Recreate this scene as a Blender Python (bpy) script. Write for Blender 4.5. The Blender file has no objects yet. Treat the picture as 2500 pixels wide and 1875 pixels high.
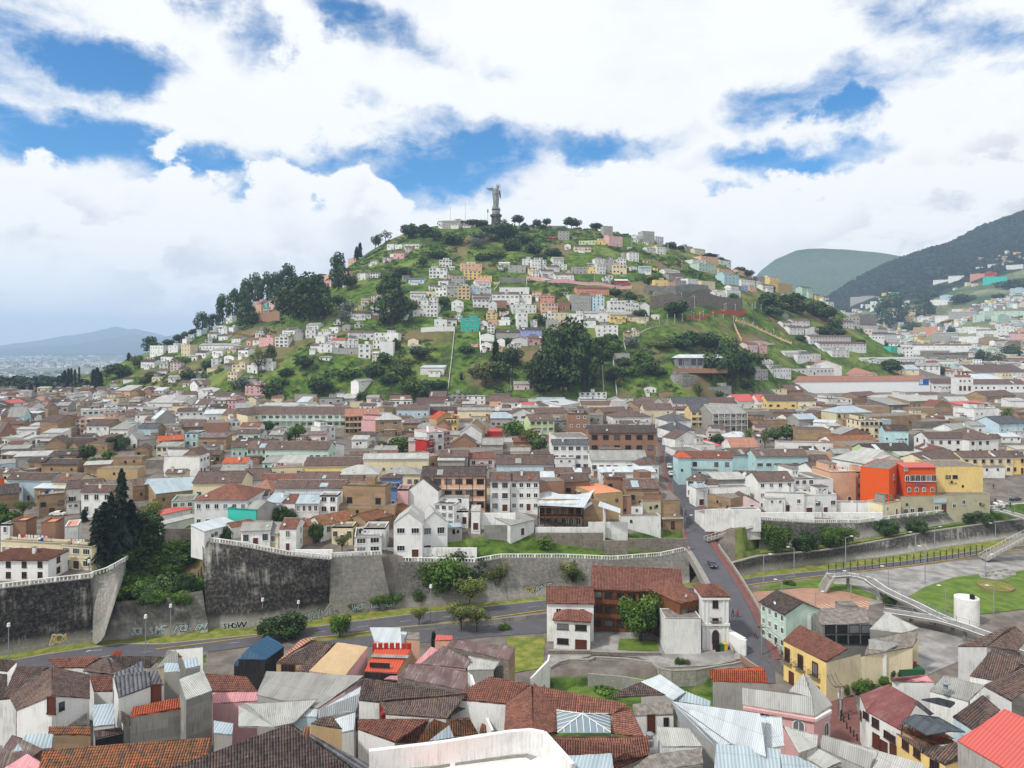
import bpy, bmesh, math, random
import numpy as np
from mathutils import Vector, Matrix
random.seed(7); NR=np.random.RandomState(7)
SC=bpy.context.scene; COL=SC.collection
F=1785.0; CZ=62.0; HY=840.0; CX=1250.0   # focal length in photo pixels, eye height, horizon row, centre column
# ------------------------------------------------------------------ camera, light, exposure
cam=bpy.data.cameras.new('camera'); camo=bpy.data.objects.new('camera',cam); COL.objects.link(camo)
camo.location=(0,0,CZ); camo.rotation_euler=(math.pi/2,0,0)
cam.sensor_width=36; cam.lens=36*F/2500; cam.shift_y=-(937.5-HY)/2500
cam.clip_start=1; cam.clip_end=60000; SC.camera=camo
SUN_EL,SUN_AZ=math.radians(50),math.radians(236)    # sun high, behind and slightly left of the viewer, veiled by cloud
sun=bpy.data.lights.new('sun','SUN'); suno=bpy.data.objects.new('sun',sun); COL.objects.link(suno)
sun.energy=2.7; sun.angle=math.radians(5); sun.color=(1,.965,.91)
sd=Vector((math.sin(SUN_AZ)*math.cos(SUN_EL),math.cos(SUN_AZ)*math.cos(SUN_EL),math.sin(SUN_EL)))
suno.rotation_euler=sd.to_track_quat('Z','Y').to_euler()
vs=SC.view_settings; vs.view_transform='Standard'; vs.look='None'; vs.gamma=1; vs.exposure=0.25; vs.use_curve_mapping=False
SC.render.engine='CYCLES'; cy=SC.cycles
cy.max_bounces=4; cy.diffuse_bounces=2; cy.glossy_bounces=2; cy.transmission_bounces=2; cy.transparent_max_bounces=4; cy.volume_bounces=2
cy.use_denoising=True; cy.caustics_reflective=False; cy.caustics_refractive=False
# ------------------------------------------------------------------ node graph helper
class G:
    def __init__(s,nt): s.nt=nt
    def n(s,t,**k):
        o=s.nt.nodes.new(t)
        for a,b in k.items(): setattr(o,a,b)
        return o
    def put(s,inp,v):
        if v is None: return
        if isinstance(v,bpy.types.NodeSocket): s.nt.links.new(v,inp)
        else:
            try: inp.default_value=v
            except Exception: inp.default_value=tuple(v)+(1,)
    def m(s,op,a,b=None,c=None,clamp=False):
        o=s.n('ShaderNodeMath',operation=op,use_clamp=clamp)
        for i,v in enumerate((a,b,c)): s.put(o.inputs[i],v)
        return o.outputs[0]
    def vm(s,op,a,b=None):
        o=s.n('ShaderNodeVectorMath',operation=op); s.put(o.inputs[0],a); s.put(o.inputs[1],b)
        return o.outputs['Value'] if op in('LENGTH','DOT_PRODUCT','DISTANCE') else o.outputs[0]
    def mix(s,f,a,b,mode='MIX'):
        o=s.n('ShaderNodeMix',data_type='RGBA',blend_type=mode); s.put(o.inputs[0],f)
        s.put(o.inputs[6],a if isinstance(a,bpy.types.NodeSocket) else tuple(a)[:3]+(1,)); s.put(o.inputs[7],b if isinstance(b,bpy.types.NodeSocket) else tuple(b)[:3]+(1,))
        return o.outputs[2]
    def noise(s,vec,scale,detail=4,rough=.55,dist=0.):
        o=s.n('ShaderNodeTexNoise'); s.put(o.inputs['Vector'],vec); o.inputs['Scale'].default_value=scale
        o.inputs['Detail'].default_value=detail; o.inputs['Roughness'].default_value=rough; o.inputs['Distortion'].default_value=dist
        return o.outputs['Fac']
    def ramp(s,v,a,b,c=0.,d=1.,smooth=True):
        o=s.n('ShaderNodeMapRange',interpolation_type='SMOOTHSTEP' if smooth else 'LINEAR')
        s.put(o.inputs[0],v)
        for i,q in enumerate((a,b,c,d)): o.inputs[i+1].default_value=q
        return o.outputs[0]
    def sep(s,v): o=s.n('ShaderNodeSeparateXYZ'); s.put(o.inputs[0],v); return o.outputs
    def comb(s,x=0.,y=0.,z=0.):
        o=s.n('ShaderNodeCombineXYZ'); [s.put(o.inputs[i],v) for i,v in enumerate((x,y,z))]; return o.outputs[0]
    def map(s,v,loc=(0,0,0),sc=(1,1,1),rot=(0,0,0)):
        o=s.n('ShaderNodeMapping'); s.put(o.inputs[0],v); o.inputs[1].default_value=loc; o.inputs[2].default_value=rot; o.inputs[3].default_value=sc; return o.outputs[0]
# ------------------------------------------------------------------ world: Nishita sky seen through broken cloud
W=bpy.data.worlds.new('World'); SC.world=W; W.use_nodes=True; W.node_tree.nodes.clear(); g=G(W.node_tree)
tc=g.n('ShaderNodeTexCoord').outputs['Generated']; X,Y,Z=g.sep(tc)
sky=g.n('ShaderNodeTexSky',sky_type='NISHITA',sun_disc=False); sky.sun_elevation=SUN_EL; sky.sun_rotation=SUN_AZ
sky.altitude=2800; sky.air_density=1.2; sky.dust_density=.4; sky.ozone_density=2.2
blue=g.mix(1.,sky.outputs[0],(.030,.108,.150),'MULTIPLY')
blue=g.mix(1.,blue,(0.001,0.02,0.05),'ADD')
az=g.m('ARCTAN2',X,Y); el=g.m('ARCSINE',Z)
P=g.comb(az,el,0.)
warp=g.noise(tc,3.2,7,.62)
wv=g.m('MULTIPLY',g.m('SUBTRACT',warp,.5),.75)
wv2=g.m('MULTIPLY',g.m('SUBTRACT',g.noise(g.map(tc,(3,1,7)),9,6,.6),.5),.22)
Pw=g.comb(g.m('ADD',az,g.m('MULTIPLY',wv,.55)),g.m('ADD',el,g.m('ADD',g.m('MULTIPLY',wv2,.45),g.m('MULTIPLY',wv,.12))),0.)
def ang(px,py): u=(px-CX)/F; v=(HY-py)/F; return math.atan(u),math.atan(v/math.hypot(1,u))
# gaps in the cloud deck (direction, half width, half height, tilt, strength)
holes=[(300,150,110,45,0,1.25),(480,5,60,50,0,.95),(605,100,55,40,-.6,.85),(850,55,90,55,-.3,1.),(1010,105,130,45,-.35,.8),(1240,155,70,25,-.2,.55),
(90,320,300,52,-.06,1.2),(440,372,340,40,-.12,1.05),(700,440,60,55,0,.9),(800,390,150,38,-.1,.7),(1080,405,190,72,.1,1.25),(940,470,90,45,0,.7),(880,235,50,28,0,.45),
(1090,320,150,22,0,.6),(1400,375,230,34,.08,.95),(2000,225,210,45,.12,.7),(2090,258,60,34,0,1.2),(1800,250,80,32,0,.5),(1960,375,230,26,.02,.8),(2220,425,80,42,.2,1.15),
(1760,480,80,24,.25,.8),(2200,60,190,50,-.35,.55),(2330,100,140,40,-.3,.5),(2430,195,60,20,0,.4),(-500,100,420,160,.2,.9),(3200,250,480,130,.1,.9),(900,-900,600,220,.2,.9),(2500,-700,500,250,0,.8)]
hs=None
for (hx,hy,rx,ry,tl,st) in holes:
    a0,e0=ang(hx,hy)
    v=g.map(Pw,(-a0*1,-e0*1,0)); o=g.map(v,(0,0,0),(1,1,1),(0,0,-tl)); o=g.map(o,(0,0,0),(F/rx,F/ry,1))
    r=g.m('MULTIPLY',g.ramp(g.vm('LENGTH',o),.15,2.0,1.,0.),st); hs=r if hs is None else g.m('MAXIMUM',hs,r)
fine=g.noise(g.map(tc,(0,0,0),(1,1,1.7)),7,9,.6)
wisp=g.noise(g.map(tc,(5,2,1),(1,1,2.2)),16,9,.66,.6)
cover=g.m('ADD',g.m('MULTIPLY',g.m('SUBTRACT',fine,.5),1.7),g.m('MULTIPLY',g.m('SUBTRACT',wisp,.5),.9))
gap=g.ramp(g.m('ADD',hs,g.m('MULTIPLY',cover,-1.3)),.14,1.08)
# generic far-from-view broken cover, the same noise all round
bgap=g.ramp(g.noise(g.map(tc,(9,4,2),(1,1,1.6)),2.6,6,.6),.60,.78,0.,.0)
gap=g.m('MAXIMUM',gap,bgap)
# high deck colour: bright white with pale grey veils
veil=g.ramp(g.noise(g.map(tc,(1,8,3),(1,1,1.8)),5,7,.6),.50,.78)
deck=g.mix(g.m('MULTIPLY',veil,.30),(1.10,1.12,1.12),(.72,.80,.95))
edge=g.ramp(hs,.12,.75)
deck=g.mix(g.m('MULTIPLY',edge,g.m('MULTIPLY_ADD',veil,.55,.28)),deck,(.46,.56,.83))
col=g.mix(gap,deck,blue)
# cumulus banks standing near the horizon
pn=g.noise(g.map(tc,(2.3,.4,0),(1,1,1.35)),4.2,10,.56); pf=g.noise(g.map(tc,(2,5,1)),17,8,.6)
top=g.m('ADD',g.m('MULTIPLY',g.m('SUBTRACT',pn,.5),.52),g.m('MULTIPLY',g.m('SUBTRACT',pf,.5),.075))
ea=None
def bump(px,py,w,hh):
    a0,e0=ang(px,py); return g.m('MULTIPLY',g.ramp(g.m('ABSOLUTE',g.m('SUBTRACT',az,a0)),0.,w/F,1.,0.),hh)
top=g.m('ADD',top,bump(430,400,330,.055)); top=g.m('ADD',top,bump(680,400,90,.03))
top=g.m('ADD',top,bump(880,420,110,.075)); top=g.m('ADD',top,bump(1150,480,190,-.085)); top=g.m('ADD',top,bump(1500,430,240,.03))
top=g.m('ADD',top,bump(2100,420,170,.035)); top=g.m('ADD',top,bump(2480,250,260,.12)); top=g.m('ADD',top,bump(1740,480,110,-.02))
cm=g.ramp(g.m('SUBTRACT',g.m('ADD',top,.188),el),-.004,.012)
dep=g.m('SUBTRACT',g.m('ADD',top,.188),el)      # how far below the cloud top
sh1=g.noise(g.map(tc,(2.3,.4,0),(1,1,1.9)),5,9,.58); sh2=g.noise(g.map(tc,(2.3,.4,.055),(1,1,1.9)),5,9,.58)
lit=g.m('MULTIPLY_ADD',g.m('SUBTRACT',sh2,sh1),4.2,.40)
grey=g.m('MULTIPLY',g.ramp(dep,.02,.14),g.ramp(g.m('ADD',lit,g.m('MULTIPLY',g.m('SUBTRACT',pf,.5),.9)),.22,.62),clamp=True)
lrg=g.ramp(az,-.05,-.5); rrg=g.ramp(az,.40,.62)
gst=g.m('MULTIPLY_ADD',g.m('ADD',lrg,rrg),.34,.46)
cum=g.mix(g.m('MULTIPLY',grey,gst,clamp=True),(1.12,1.13,1.13),(.66,.71,.80))
cum=g.mix(g.ramp(el,.13,-.01),cum,(1.1,1.15,1.2))
col=g.mix(cm,col,cum)
col=g.mix(g.ramp(Z,.0,-.06),col,(.20,.22,.20))
bg=g.n('ShaderNodeBackground'); g.put(bg.inputs[0],col); bg.inputs[1].default_value=.80
o=g.n('ShaderNodeOutputWorld'); W.node_tree.links.new(bg.outputs[0],o.inputs[0])
W.cycles.sampling_method='MANUAL'; W.cycles.sample_map_resolution=512
# ------------------------------------------------------------------ terrain height
def tab(rows):   # (photo column, photo row, height) on the ground -> sorted X, distance, height
    a=[]
    for px,py,z in rows:
        D=(CZ-z)*F/(py-HY); a.append(((px-CX)/F*D,D,z))
    a=np.array(sorted(a)); return a[:,0],a[:,1],a[:,2]
EX,ED,EZ=tab([(-400,1475,10),(0,1432,10),(110,1419,10),(228,1406,10),(268,1452,4),(300,1465,3.6),(380,1462,3.8),(444,1450,4.5),(500,1320,13.5),(600,1332,13),(703,1353,11),(809,1363,10),(820,1356,10.3),(929,1353,10.3),(1035,1370,7.4),
 (1223,1361,7.1),(1376,1361,5.6),(1494,1365,4.4),(1611,1356,3.6),(1679,1342,3.6),(1760,1335,3.2),(1850,1352,1.2),(2003,1340,1.2),(2114,1322,1.0),(2261,1295,1.0),(2438,1270,1.0),(2900,1225,1)])
FX,FD,FZ=tab([(-400,1640,-4),(0,1595,-4),(118,1573,-4),(229,1559,-4),(323,1548,-4),(514,1532,-4),(741,1516,-4),(805,1500,-3.7),(1000,1482,-3),(1200,1468,-2.6),(1340,1452,-2.2),(1679,1422,-2.4),(1850,1394,-3),(1997,1376,-3),(2173,1356,-3),(2320,1332,-3),(2446,1315,-3.5),(2900,1280,-3.5)])
RX,RD,RZ=tab([(1650,1330,8),(1790,1300,8),(1850,1268,8.8),(1982,1276,7),(2094,1276,5.5),(2203,1262,5.2),(2350,1247,4.6),(2420,1241,4.5),(2900,1212,4.5)])
def sm(t): t=np.clip(t,0,1); return t*t*(3-2*t)
def pxx(rows,Yr): 
    r=np.array(rows,float); return (r[:,0]-CX)/F*Yr, CZ+(HY-r[:,1])/F*Yr
HYR=850.
HX,HZ=pxx([(100,990),(200,965),(250,918),(300,888),(345,872),(400,845),(480,800),(560,762),(640,722),(720,676),(800,650),(850,622),(900,592),(950,570),(1000,556),(1060,550),(1150,548),(1250,552),(1350,555),(1450,562),(1500,570),(1560,582),(1620,598),(1700,622),(1760,645),(1800,668),(1850,690),(1900,706),(1950,718),(2000,735),(2050,760),(2100,795),(2150,832),(2200,872),(2300,935),(2500,960)],HYR)
BX,_=pxx([(100,0),(250,0),(600,0),(1250,0),(1700,0),(1850,0),(2100,0),(2400,0)],HYR); BY=np.array([640,600,500,492,500,555,650,700.])
MX,MZ=pxx([(1500,860),(1900,812),(1980,775),(2040,732),(2100,694),(2160,659),(2220,629),(2280,606),(2340,590),(2400,565),(2440,542),(2500,520),(2600,480),(2900,430),(3600,380)],2600.)
STD=np.array([149,175,208,225,262,365,480.]); STZ=np.array([-3,0,3.6,8,14.8,18.6,21.5]); STP=np.array([1852,1790,1712,1690,1652,1612,1600.])
PN=NR.rand(64,64)
def vnoise(x,y,s):
    x=x/s; y=y/s; xi=np.floor(x).astype(int); yi=np.floor(y).astype(int); fx=sm(x-xi); fy=sm(y-yi)
    a=PN[xi%64,yi%64]; b=PN[(xi+1)%64,yi%64]; c=PN[xi%64,(yi+1)%64]; d=PN[(xi+1)%64,(yi+1)%64]
    return (a*(1-fx)+b*fx)*(1-fy)+(c*(1-fx)+d*fx)*fy-.5
def H(x,y):
    x=np.asarray(x,float); y=np.asarray(y,float)
    px=CX+F*x/np.maximum(y,1)
    ed=np.interp(x,EX,ED); ez=np.interp(x,EX,EZ); fd=np.interp(x,FX,FD); fz=np.interp(x,FX,FZ); fd=np.minimum(fd,ed-.4)
    # plateau behind the retaining walls
    P1=np.interp(px,[0,228,240,500,520,900,1000,1650,1700,2500],[11.5,11.5,12,13,13.5,14,14.3,14.3,10.5,9.5])
    L=np.interp(px,[0,228,245,490,510,900,1000,1650,1700,1850,1900,2500],[60,60,38,38,18,18,22,22,30,30,30,30])
    pl=ez+(P1-ez)*sm((y-ed-5)/L)
    rd=np.interp(x,RX,RD); rz=np.interp(x,RX,RZ); right=x>np.interp(x,[-1,1],[60,60])
    plr=np.where(y<rd-1.2,ez+(y-ed)*.02,np.where(y<rd,rz,rz+(np.maximum(rz,10)-rz)*sm((y-rd-8)/45)))
    pl=np.where(px>1750,plr,pl)
    pl=pl+np.maximum(y-230,0)*.030
    # near side of the road
    low=-3+0*x
    low=np.interp(x,[-200,0,60,120],[-4,-3.4,-3,-3.5])
    nr=low+(3.5-low)*sm((118-y)/45)
    lawn=(px>1335)&(px<1810)&(y<146.5)&(y>121); nr=np.where(lawn,np.minimum(nr,-6),nr)
    rav=np.where(y<fd-18,nr,fz+(nr-fz)*sm((fd-y)/18))
    e0=np.where((px>226)&(px<500),ed-.8,ed-.35); t=np.clip((y-e0)/np.maximum(ed-e0,.3),0,1)
    z=np.where(y<fd,rav,np.where(y<ed,rav*0+fz+(ez-fz)*t,pl))
    # street ramp
    sx=(np.interp(y,STD,STP)-CX)/F*y; sz=np.interp(y,STD,STZ)
    w=sm(1.45-np.abs(x-sx)/7.)*((y>209)|(y<172))*(y>140)*(y<470)
    z=z*(1-w)+sz*w
    # the hill
    base=np.interp(y,[0,230,600,1000],[12,12,23,26]); by=np.interp(x*HYR/np.maximum(y,1),BX,BY)
    hx=x*(HYR/np.clip(y,by,HYR))**.45
    zr=np.interp(hx,HX,HZ); tt=np.clip((y-by)/(HYR-by),0,1)
    g1=tt**.86; gt=np.maximum(zr-base,0)*g1
    gt=np.where(y>HYR,gt*sm(1-(y-HYR)/500),gt)
    am=np.minimum(gt,25)/25
    gt=gt+am*(vnoise(x,y,48)*9+vnoise(x+90,y+50,19)*3.2+vnoise(x,y,7)*1.)*np.where((y>720)&(y<HYR+80),np.clip((HYR-y)/130,.12,1),1.)
    # ground falls away to the valley on the left beyond the town
    fall=sm((y-640)/900)*sm((-60-x)/160)
    z=np.where(y>640,z*0+26+(-96-26)*fall,z)
    z=z+gt
    # rising city and wooded mountain on the right
    mz=np.interp(x*2600/np.clip(y,900,2600)*.5+x*.5,MX,MZ); t2=np.clip((y-880)/1720,0,1)
    mm=np.maximum(mz-26,0)*t2**1.22; mm=np.where(y>2600,mm*sm(1-(y-2600)/1500),mm)
    mm=mm+np.minimum(mm,60)/60*(vnoise(x,y,170)*46+vnoise(x+30,y,60)*16+vnoise(x,y,25)*5)*np.clip((2600-y)/700,.25,1)
    return z+mm
def Hs(x,y): return float(H(np.array([x]),np.array([y]))[0])
def U(px,py,z):          # point where the sight line meets height z
    D=(CZ-z)*F/(py-HY); return Vector(((px-CX)/F*D,D,z))
YS=np.concatenate([np.arange(70,270,.5),np.geomspace(270,4200,900)])
def GR(px,py,h=0.,y0=70):      # first point of the sight line at h above the ground
    x=(px-CX)/F*YS; z=CZ-(py-HY)/F*YS; d=z-(H(x,YS)+h); ok=np.nonzero((d<=0)&(YS>y0))[0]
    i=ok[0] if len(ok) else len(YS)-1
    if y0>=300 and YS[i]>1000 and px<2160:      # a sight line that just clears the hilltop: take the crest itself
        m=(YS>520)&(YS<900); j=np.nonzero(m)[0][np.argmin(d[m]/YS[m])]
        if d[j]<22: D=YS[j]; return Vector(((px-CX)/F*D,D,float(H(np.array([x[j]]),np.array([D]))[0])))
    if i>0 and d[i-1]>0: k=d[i-1]/(d[i-1]-d[i]); D=YS[i-1]+k*(YS[i]-YS[i-1])
    else: D=YS[i]
    return Vector(((px-CX)/F*D,D,CZ-(py-HY)/F*D))
# ------------------------------------------------------------------ materials
def lin(h): 
    h=h.lstrip('#'); c=[int(h[i:i+2],16)/255 for i in(0,2,4)]; return tuple((v/12.92 if v<=.04045 else ((v+.055)/1.055)**2.4) for v in c)
MATS={}
def newmat(name,rough=.9,spec=.2):
    m=bpy.data.materials.new(name); m.use_nodes=True; nt=m.node_tree; b=nt.nodes['Principled BSDF']
    b.inputs['Roughness'].default_value=rough; b.inputs['Specular IOR Level'].default_value=spec; MATS[name]=m
    return m,G(nt),b
def bumpn(g,b,h,dist,st=1.):
    o=g.n('ShaderNodeBump'); o.inputs['Distance'].default_value=dist; o.inputs['Strength'].default_value=st; g.put(o.inputs['Height'],h); g.put(b.inputs['Normal'],o.outputs[0])
def uvs(g): return g.n('ShaderNodeUVMap',uv_map='UVMap').outputs[0]
def gpos(g): return g.n('ShaderNodeNewGeometry').outputs['Position']
def rnd(g): return g.n('ShaderNodeObjectInfo').outputs['Random']
def plaster(name,hexc,dirt=.35,dcol='6f675c',joint=None,bump=.02):
    c=lin(hexc); m,g,b=newmat(name,.92,.15); P=gpos(g); uv=uvs(g)
    big=g.noise(P,.35,5,.6); st=g.noise(g.map(uv,(0,0,0),(2.2,.16,1)),1.6,6,.65); fn=g.noise(P,5,5,.6)
    f=g.m('MULTIPLY',g.ramp(g.m('ADD',g.m('MULTIPLY',st,.6),g.m('MULTIPLY',big,.5)),.50,.74),dirt)
    col=g.mix(f,c,lin(dcol))
    col=g.mix(1.,col,g.comb(*[g.m('MULTIPLY_ADD',fn,.22,.89)]*3),'MULTIPLY')
    if joint:
        v=g.n('ShaderNodeTexBrick'); g.put(v.inputs['Vector'],uv); v.inputs['Scale'].default_value=1
        v.inputs['Brick Width'].default_value=joint[0]; v.inputs['Row Height'].default_value=joint[1]; v.inputs['Mortar Size'].default_value=joint[2]
        v.inputs['Color1'].default_value=(.78,.78,.78,1); v.inputs['Color2'].default_value=(1.12,1.08,1.04,1); v.inputs['Mortar'].default_value=tuple([joint[3]]*3)+(1,)
        col=g.mix(1.,col,v.outputs[0],'MULTIPLY')
    r=g.m('MULTIPLY_ADD',rnd(g),.16,.92); col=g.mix(1.,col,g.comb(r,r,r),'MULTIPLY')
    g.put(b.inputs['Base Color'],col); bumpn(g,b,fn,bump); return m
for k,(h,d) in {'white':('e2e2df',.5),'bright white':('dfdfdd',.35),'cream':('dccfae',.35),'yellow':('e3c783',.35),'ochre':('d9a43f',.3),'orange':('dd5a22',.15),'peach':('d9ae92',.4),'salmon':('cf8f7b',.35),
  'pink':('d8a9a8',.3),'red':('a92f2b',.3),'blue':('6f93c4',.3),'light blue':('b7ced8',.4),'lavender':('9fa8d8',.3),'turquoise':('3fb5a6',.2),'aqua':('b4d3d6',.35),'mint':('bcd2c3',.4),'lime green':('bccf9c',.35),
  'grey':('a3a19c',.5),'khaki':('b1ab90',.45),'tan':('b89d76',.35),'pale pink':('d9c3c0',.4)}.items(): plaster(k,h,d)
plaster('adobe brown','9d866b',.4,'6f5c48',(3.2,.9,.02,.88),.05)
plaster('brick','9c7a66',.4,'7a5a48',(.45,.16,.02,.7),.02)
plaster('stone','8a837a',.7,'4b4742',(.7,.38,.04,.55),.06)
plaster('block grey','9a9892',.5,'6c6a66',(.4,.2,.015,.85),.02)
plaster('concrete','8e8d89',.6,'55534f',(3.,1.5,.02,.9),.03)
plaster('dark paint','2a2a2c',.2); plaster('timber','7a4f33',.5,'4a3020',(.3,9,.02,.7)); plaster('dark timber','4a3227',.4,'2c1f18',(.3,9,.02,.7))
plaster('clean white','e9ebec',.08); plaster('teal paint','2aa89c',.15)
def tiles(name,c1,c2,c3,dark='3a302c',pitch=.34,row=.42,lich=.35,wear=.5):
    m,g,b=newmat(name,.93,.1); uv=uvs(g); u,v,_=g.sep(uv); P=gpos(g)
    cu=g.m('FLOOR',g.m('DIVIDE',u,pitch)); cv=g.m('FLOOR',g.m('ADD',g.m('DIVIDE',v,row),g.m('MULTIPLY',g.m('MODULO',cu,3.),.21)))
    wn=g.n('ShaderNodeTexWhiteNoise',noise_dimensions='3D'); g.put(wn.inputs['Vector'],g.comb(cu,cv,0.)); r=wn.outputs['Value']
    colr=g.n('ShaderNodeTexWhiteNoise',noise_dimensions='1D'); g.put(colr.inputs['W'],cu); rc=colr.outputs['Value']
    pt=g.noise(P,.22,5,.62); pt2=g.noise(g.map(P,(40,3,9)),.9,5,.6); 
    rr=g.m('ADD',g.m('MULTIPLY',r,.55),g.m('ADD',g.m('MULTIPLY',rc,.25),g.m('MULTIPLY',pt,.5)))
    col=g.mix(g.ramp(rr,.35,.8),lin(c1),lin(c2)); col=g.mix(g.m('MULTIPLY',g.ramp(rr,.84,.98),wear),col,lin(c3))
    col=g.mix(g.m('MULTIPLY',g.ramp(pt2,.50,.74),lich),col,lin(dark))
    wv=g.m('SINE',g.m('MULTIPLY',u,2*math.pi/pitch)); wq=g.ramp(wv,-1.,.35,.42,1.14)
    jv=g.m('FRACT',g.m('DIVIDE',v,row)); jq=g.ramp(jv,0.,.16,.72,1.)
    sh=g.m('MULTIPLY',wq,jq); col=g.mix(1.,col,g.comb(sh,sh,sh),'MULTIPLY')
    sp=g.m('MULTIPLY',g.ramp(g.noise(g.map(P,(7,7,7),(1,1,1)),2.4,3,.7),.66,.72),.55); col=g.mix(sp,col,lin('b0a6a0'))
    o=g.m('MULTIPLY_ADD',rnd(g),.34,.83); col=g.mix(1.,col,g.comb(o,g.m('MULTIPLY_ADD',o,.9,.09),g.m('MULTIPLY_ADD',o,.85,.13)),'MULTIPLY')
    g.put(b.inputs['Base Color'],col); bumpn(g,b,g.m('ADD',wv,g.m('MULTIPLY',jv,.6)),.05,.8); return m
tiles('brown tile','5f5250','796860','9a6d59','383231')
tiles('dark tile','4b4443','615754','785f54','2f2b2b')
tiles('red tile','75524a','8d6355','a9664e','433633')
tiles('orange tile','b0583f','bd664b','c77858','7f473a',lich=.15,wear=.3)
tiles('terracotta panel','a77868','b58573','bb8d7c','7c5c50',pitch=.5,row=3.2,lich=.2)
tiles('slate shingle','55565a','696a70','757377','3d3d42',pitch=.6,row=.5,lich=.3)
tiles('weathered tile','6b5a4e','9c6a4c','c0663c','3b322d',lich=.55,wear=.9)
def metal(name,hexc,rust='7b5a4a',ra=.25,pitch=.28,panel=(1.1,4.),rough=.55,spec=.4,var=.25):
    m,g,b=newmat(name,rough,spec); uv=uvs(g); u,v,_=g.sep(uv); P=gpos(g)
    cu=g.m('FLOOR',g.m('DIVIDE',u,panel[0])); cv=g.m('FLOOR',g.m('DIVIDE',v,panel[1])); wn=g.n('ShaderNodeTexWhiteNoise',noise_dimensions='3D'); g.put(wn.inputs['Vector'],g.comb(cu,cv,3.))
    s=g.m('MULTIPLY_ADD',wn.outputs['Value'],var,1-var*.6); col=g.mix(1.,lin(hexc),g.comb(s,s,s),'MULTIPLY')
    st=g.noise(g.map(uv,(0,0,0),(2.6,.22,1)),1.3,6,.65); pt=g.noise(P,.5,5,.6)
    col=g.mix(g.m('MULTIPLY',g.ramp(g.m('ADD',g.m('MULTIPLY',st,.6),g.m('MULTIPLY',pt,.5)),.52,.75),ra*2),col,lin(rust))
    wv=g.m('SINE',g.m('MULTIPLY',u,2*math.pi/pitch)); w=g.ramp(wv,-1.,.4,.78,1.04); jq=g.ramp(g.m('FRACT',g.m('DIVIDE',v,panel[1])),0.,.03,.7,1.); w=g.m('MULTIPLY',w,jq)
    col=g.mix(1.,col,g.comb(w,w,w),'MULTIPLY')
    g.put(b.inputs['Base Color'],col); bumpn(g,b,wv,.03,.7); return m
metal('white metal','c6ced2',ra=.10,rough=.5); metal('grey fibre cement','9b9a96','6d675f',ra=.3,rough=.9,spec=.15); metal('zinc','a4b2ba','7e8488',ra=.14,pitch=.5); metal('light fibre cement','b4b4b0','6b655d',ra=.22,rough=.9,spec=.15)
metal('rusty metal','6d5754','c9c4bd',ra=.22,panel=(.9,2.4),var=.5); metal('red rusty metal','7c4543','a9a19c',ra=.14,panel=(1.,3.),rough=.6); metal('red metal','c05a52','b76a60',ra=.05,pitch=.5,rough=.5,var=.05)
metal('orange metal','c25237','b86a4a',ra=.08,pitch=.5,rough=.6,var=.06); metal('pink metal','c98d92','9c6e70',ra=.2,pitch=.4); metal('tan plastic','d2b48c','a58a66',ra=.15,pitch=.1,panel=(1.4,.8),rough=.8,var=.12); metal('peach plastic','d88c66','c8825f',ra=.1,pitch=.6,panel=(1.1,2.),rough=.7,var=.1)
metal('navy metal','1f4c6b','2b5064',ra=.1,pitch=.8,rough=.5,var=.08); metal('charcoal metal','4a5056','3a3f44',ra=.1,pitch=1.2,rough=.5,var=.15)
def flatm(name,hexc,rough=.9,nz=.5,c2=None,spec=.2,sc=1.2):
    m,g,b=newmat(name,rough,spec); P=gpos(g); f=g.ramp(g.noise(P,sc,6,.62),.36,.68); c=lin(hexc); d=lin(c2) if c2 else tuple(v*(1-nz*.6) for v in c)
    fn=g.noise(P,sc*9,4,.6); s=g.m('MULTIPLY_ADD',fn,.3,.85)
    col=g.mix(f,d,c)
    if 'glass' in name: col=g.mix(g.ramp(rnd(g),.70,.85,0.,.55),col,lin('8f9296'))
    g.put(b.inputs['Base Color'],g.mix(1.,col,g.comb(s,s,s),'MULTIPLY')); return m
flatm('flat roof','8d867e',nz=.8); flatm('window glass','23282c',.12,.3,spec=.7); flatm('dark interior','15130f',.9,.3); flatm('white trim','dfdfdc',.8,.1); flatm('brown trim','5d3427',.8,.2); flatm('iron','2b2b2d',.6,.2)
flatm('steel pole','8d9297',.5,.15); flatm('asphalt','5c5b60',.95,.25,sc=.4); flatm('paint line','b9b9b4',.8,.5,sc=2); flatm('yellow kerb','b39a4c',.9,.5,sc=1); flatm('kerb stone','9c9890',.9,.4); flatm('sidewalk red','7d5550',.95,.4)
flatm('plaza stone','a19e9b',.9,.45,'7e7b79',sc=.25); flatm('plaza tan','a88470',.9,.3,sc=.4); flatm('lawn','6b7e34',.98,.5,'50662a',sc=.3); flatm('verge grass','8a8743',.98,.4,'5f6c2c',sc=.5); flatm('cobble','67615f',.95,.4,'534e4c',sc=2)
flatm('bark','4c4038',.95,.4); flatm('black plastic','202124',.6,.2); flatm('car paint','2f3d40',.25,.05,spec=.6); flatm('red plastic','b52a26',.6,.1); flatm('blue paint','2a62a8',.7,.1); flatm('yellow paint','d3a72a',.7,.1); flatm('green paint','2e5c3b',.8,.1); flatm('skin','8a5f48',.8,.05); flatm('cloth dark','26252b',.9,.1)
flatm('statue metal','979c99',.7,.35,'6a6f6e',spec=.3,sc=.6); flatm('pedestal stone','6e6a68',.9,.5,'474446',sc=.4); flatm('white cloth','d8d5d2',.9,.1); flatm('flower red','a4322a',.9,.3)
flatm('earth','7d6248',.98,.5,'5f4a37',sc=.2)
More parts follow.
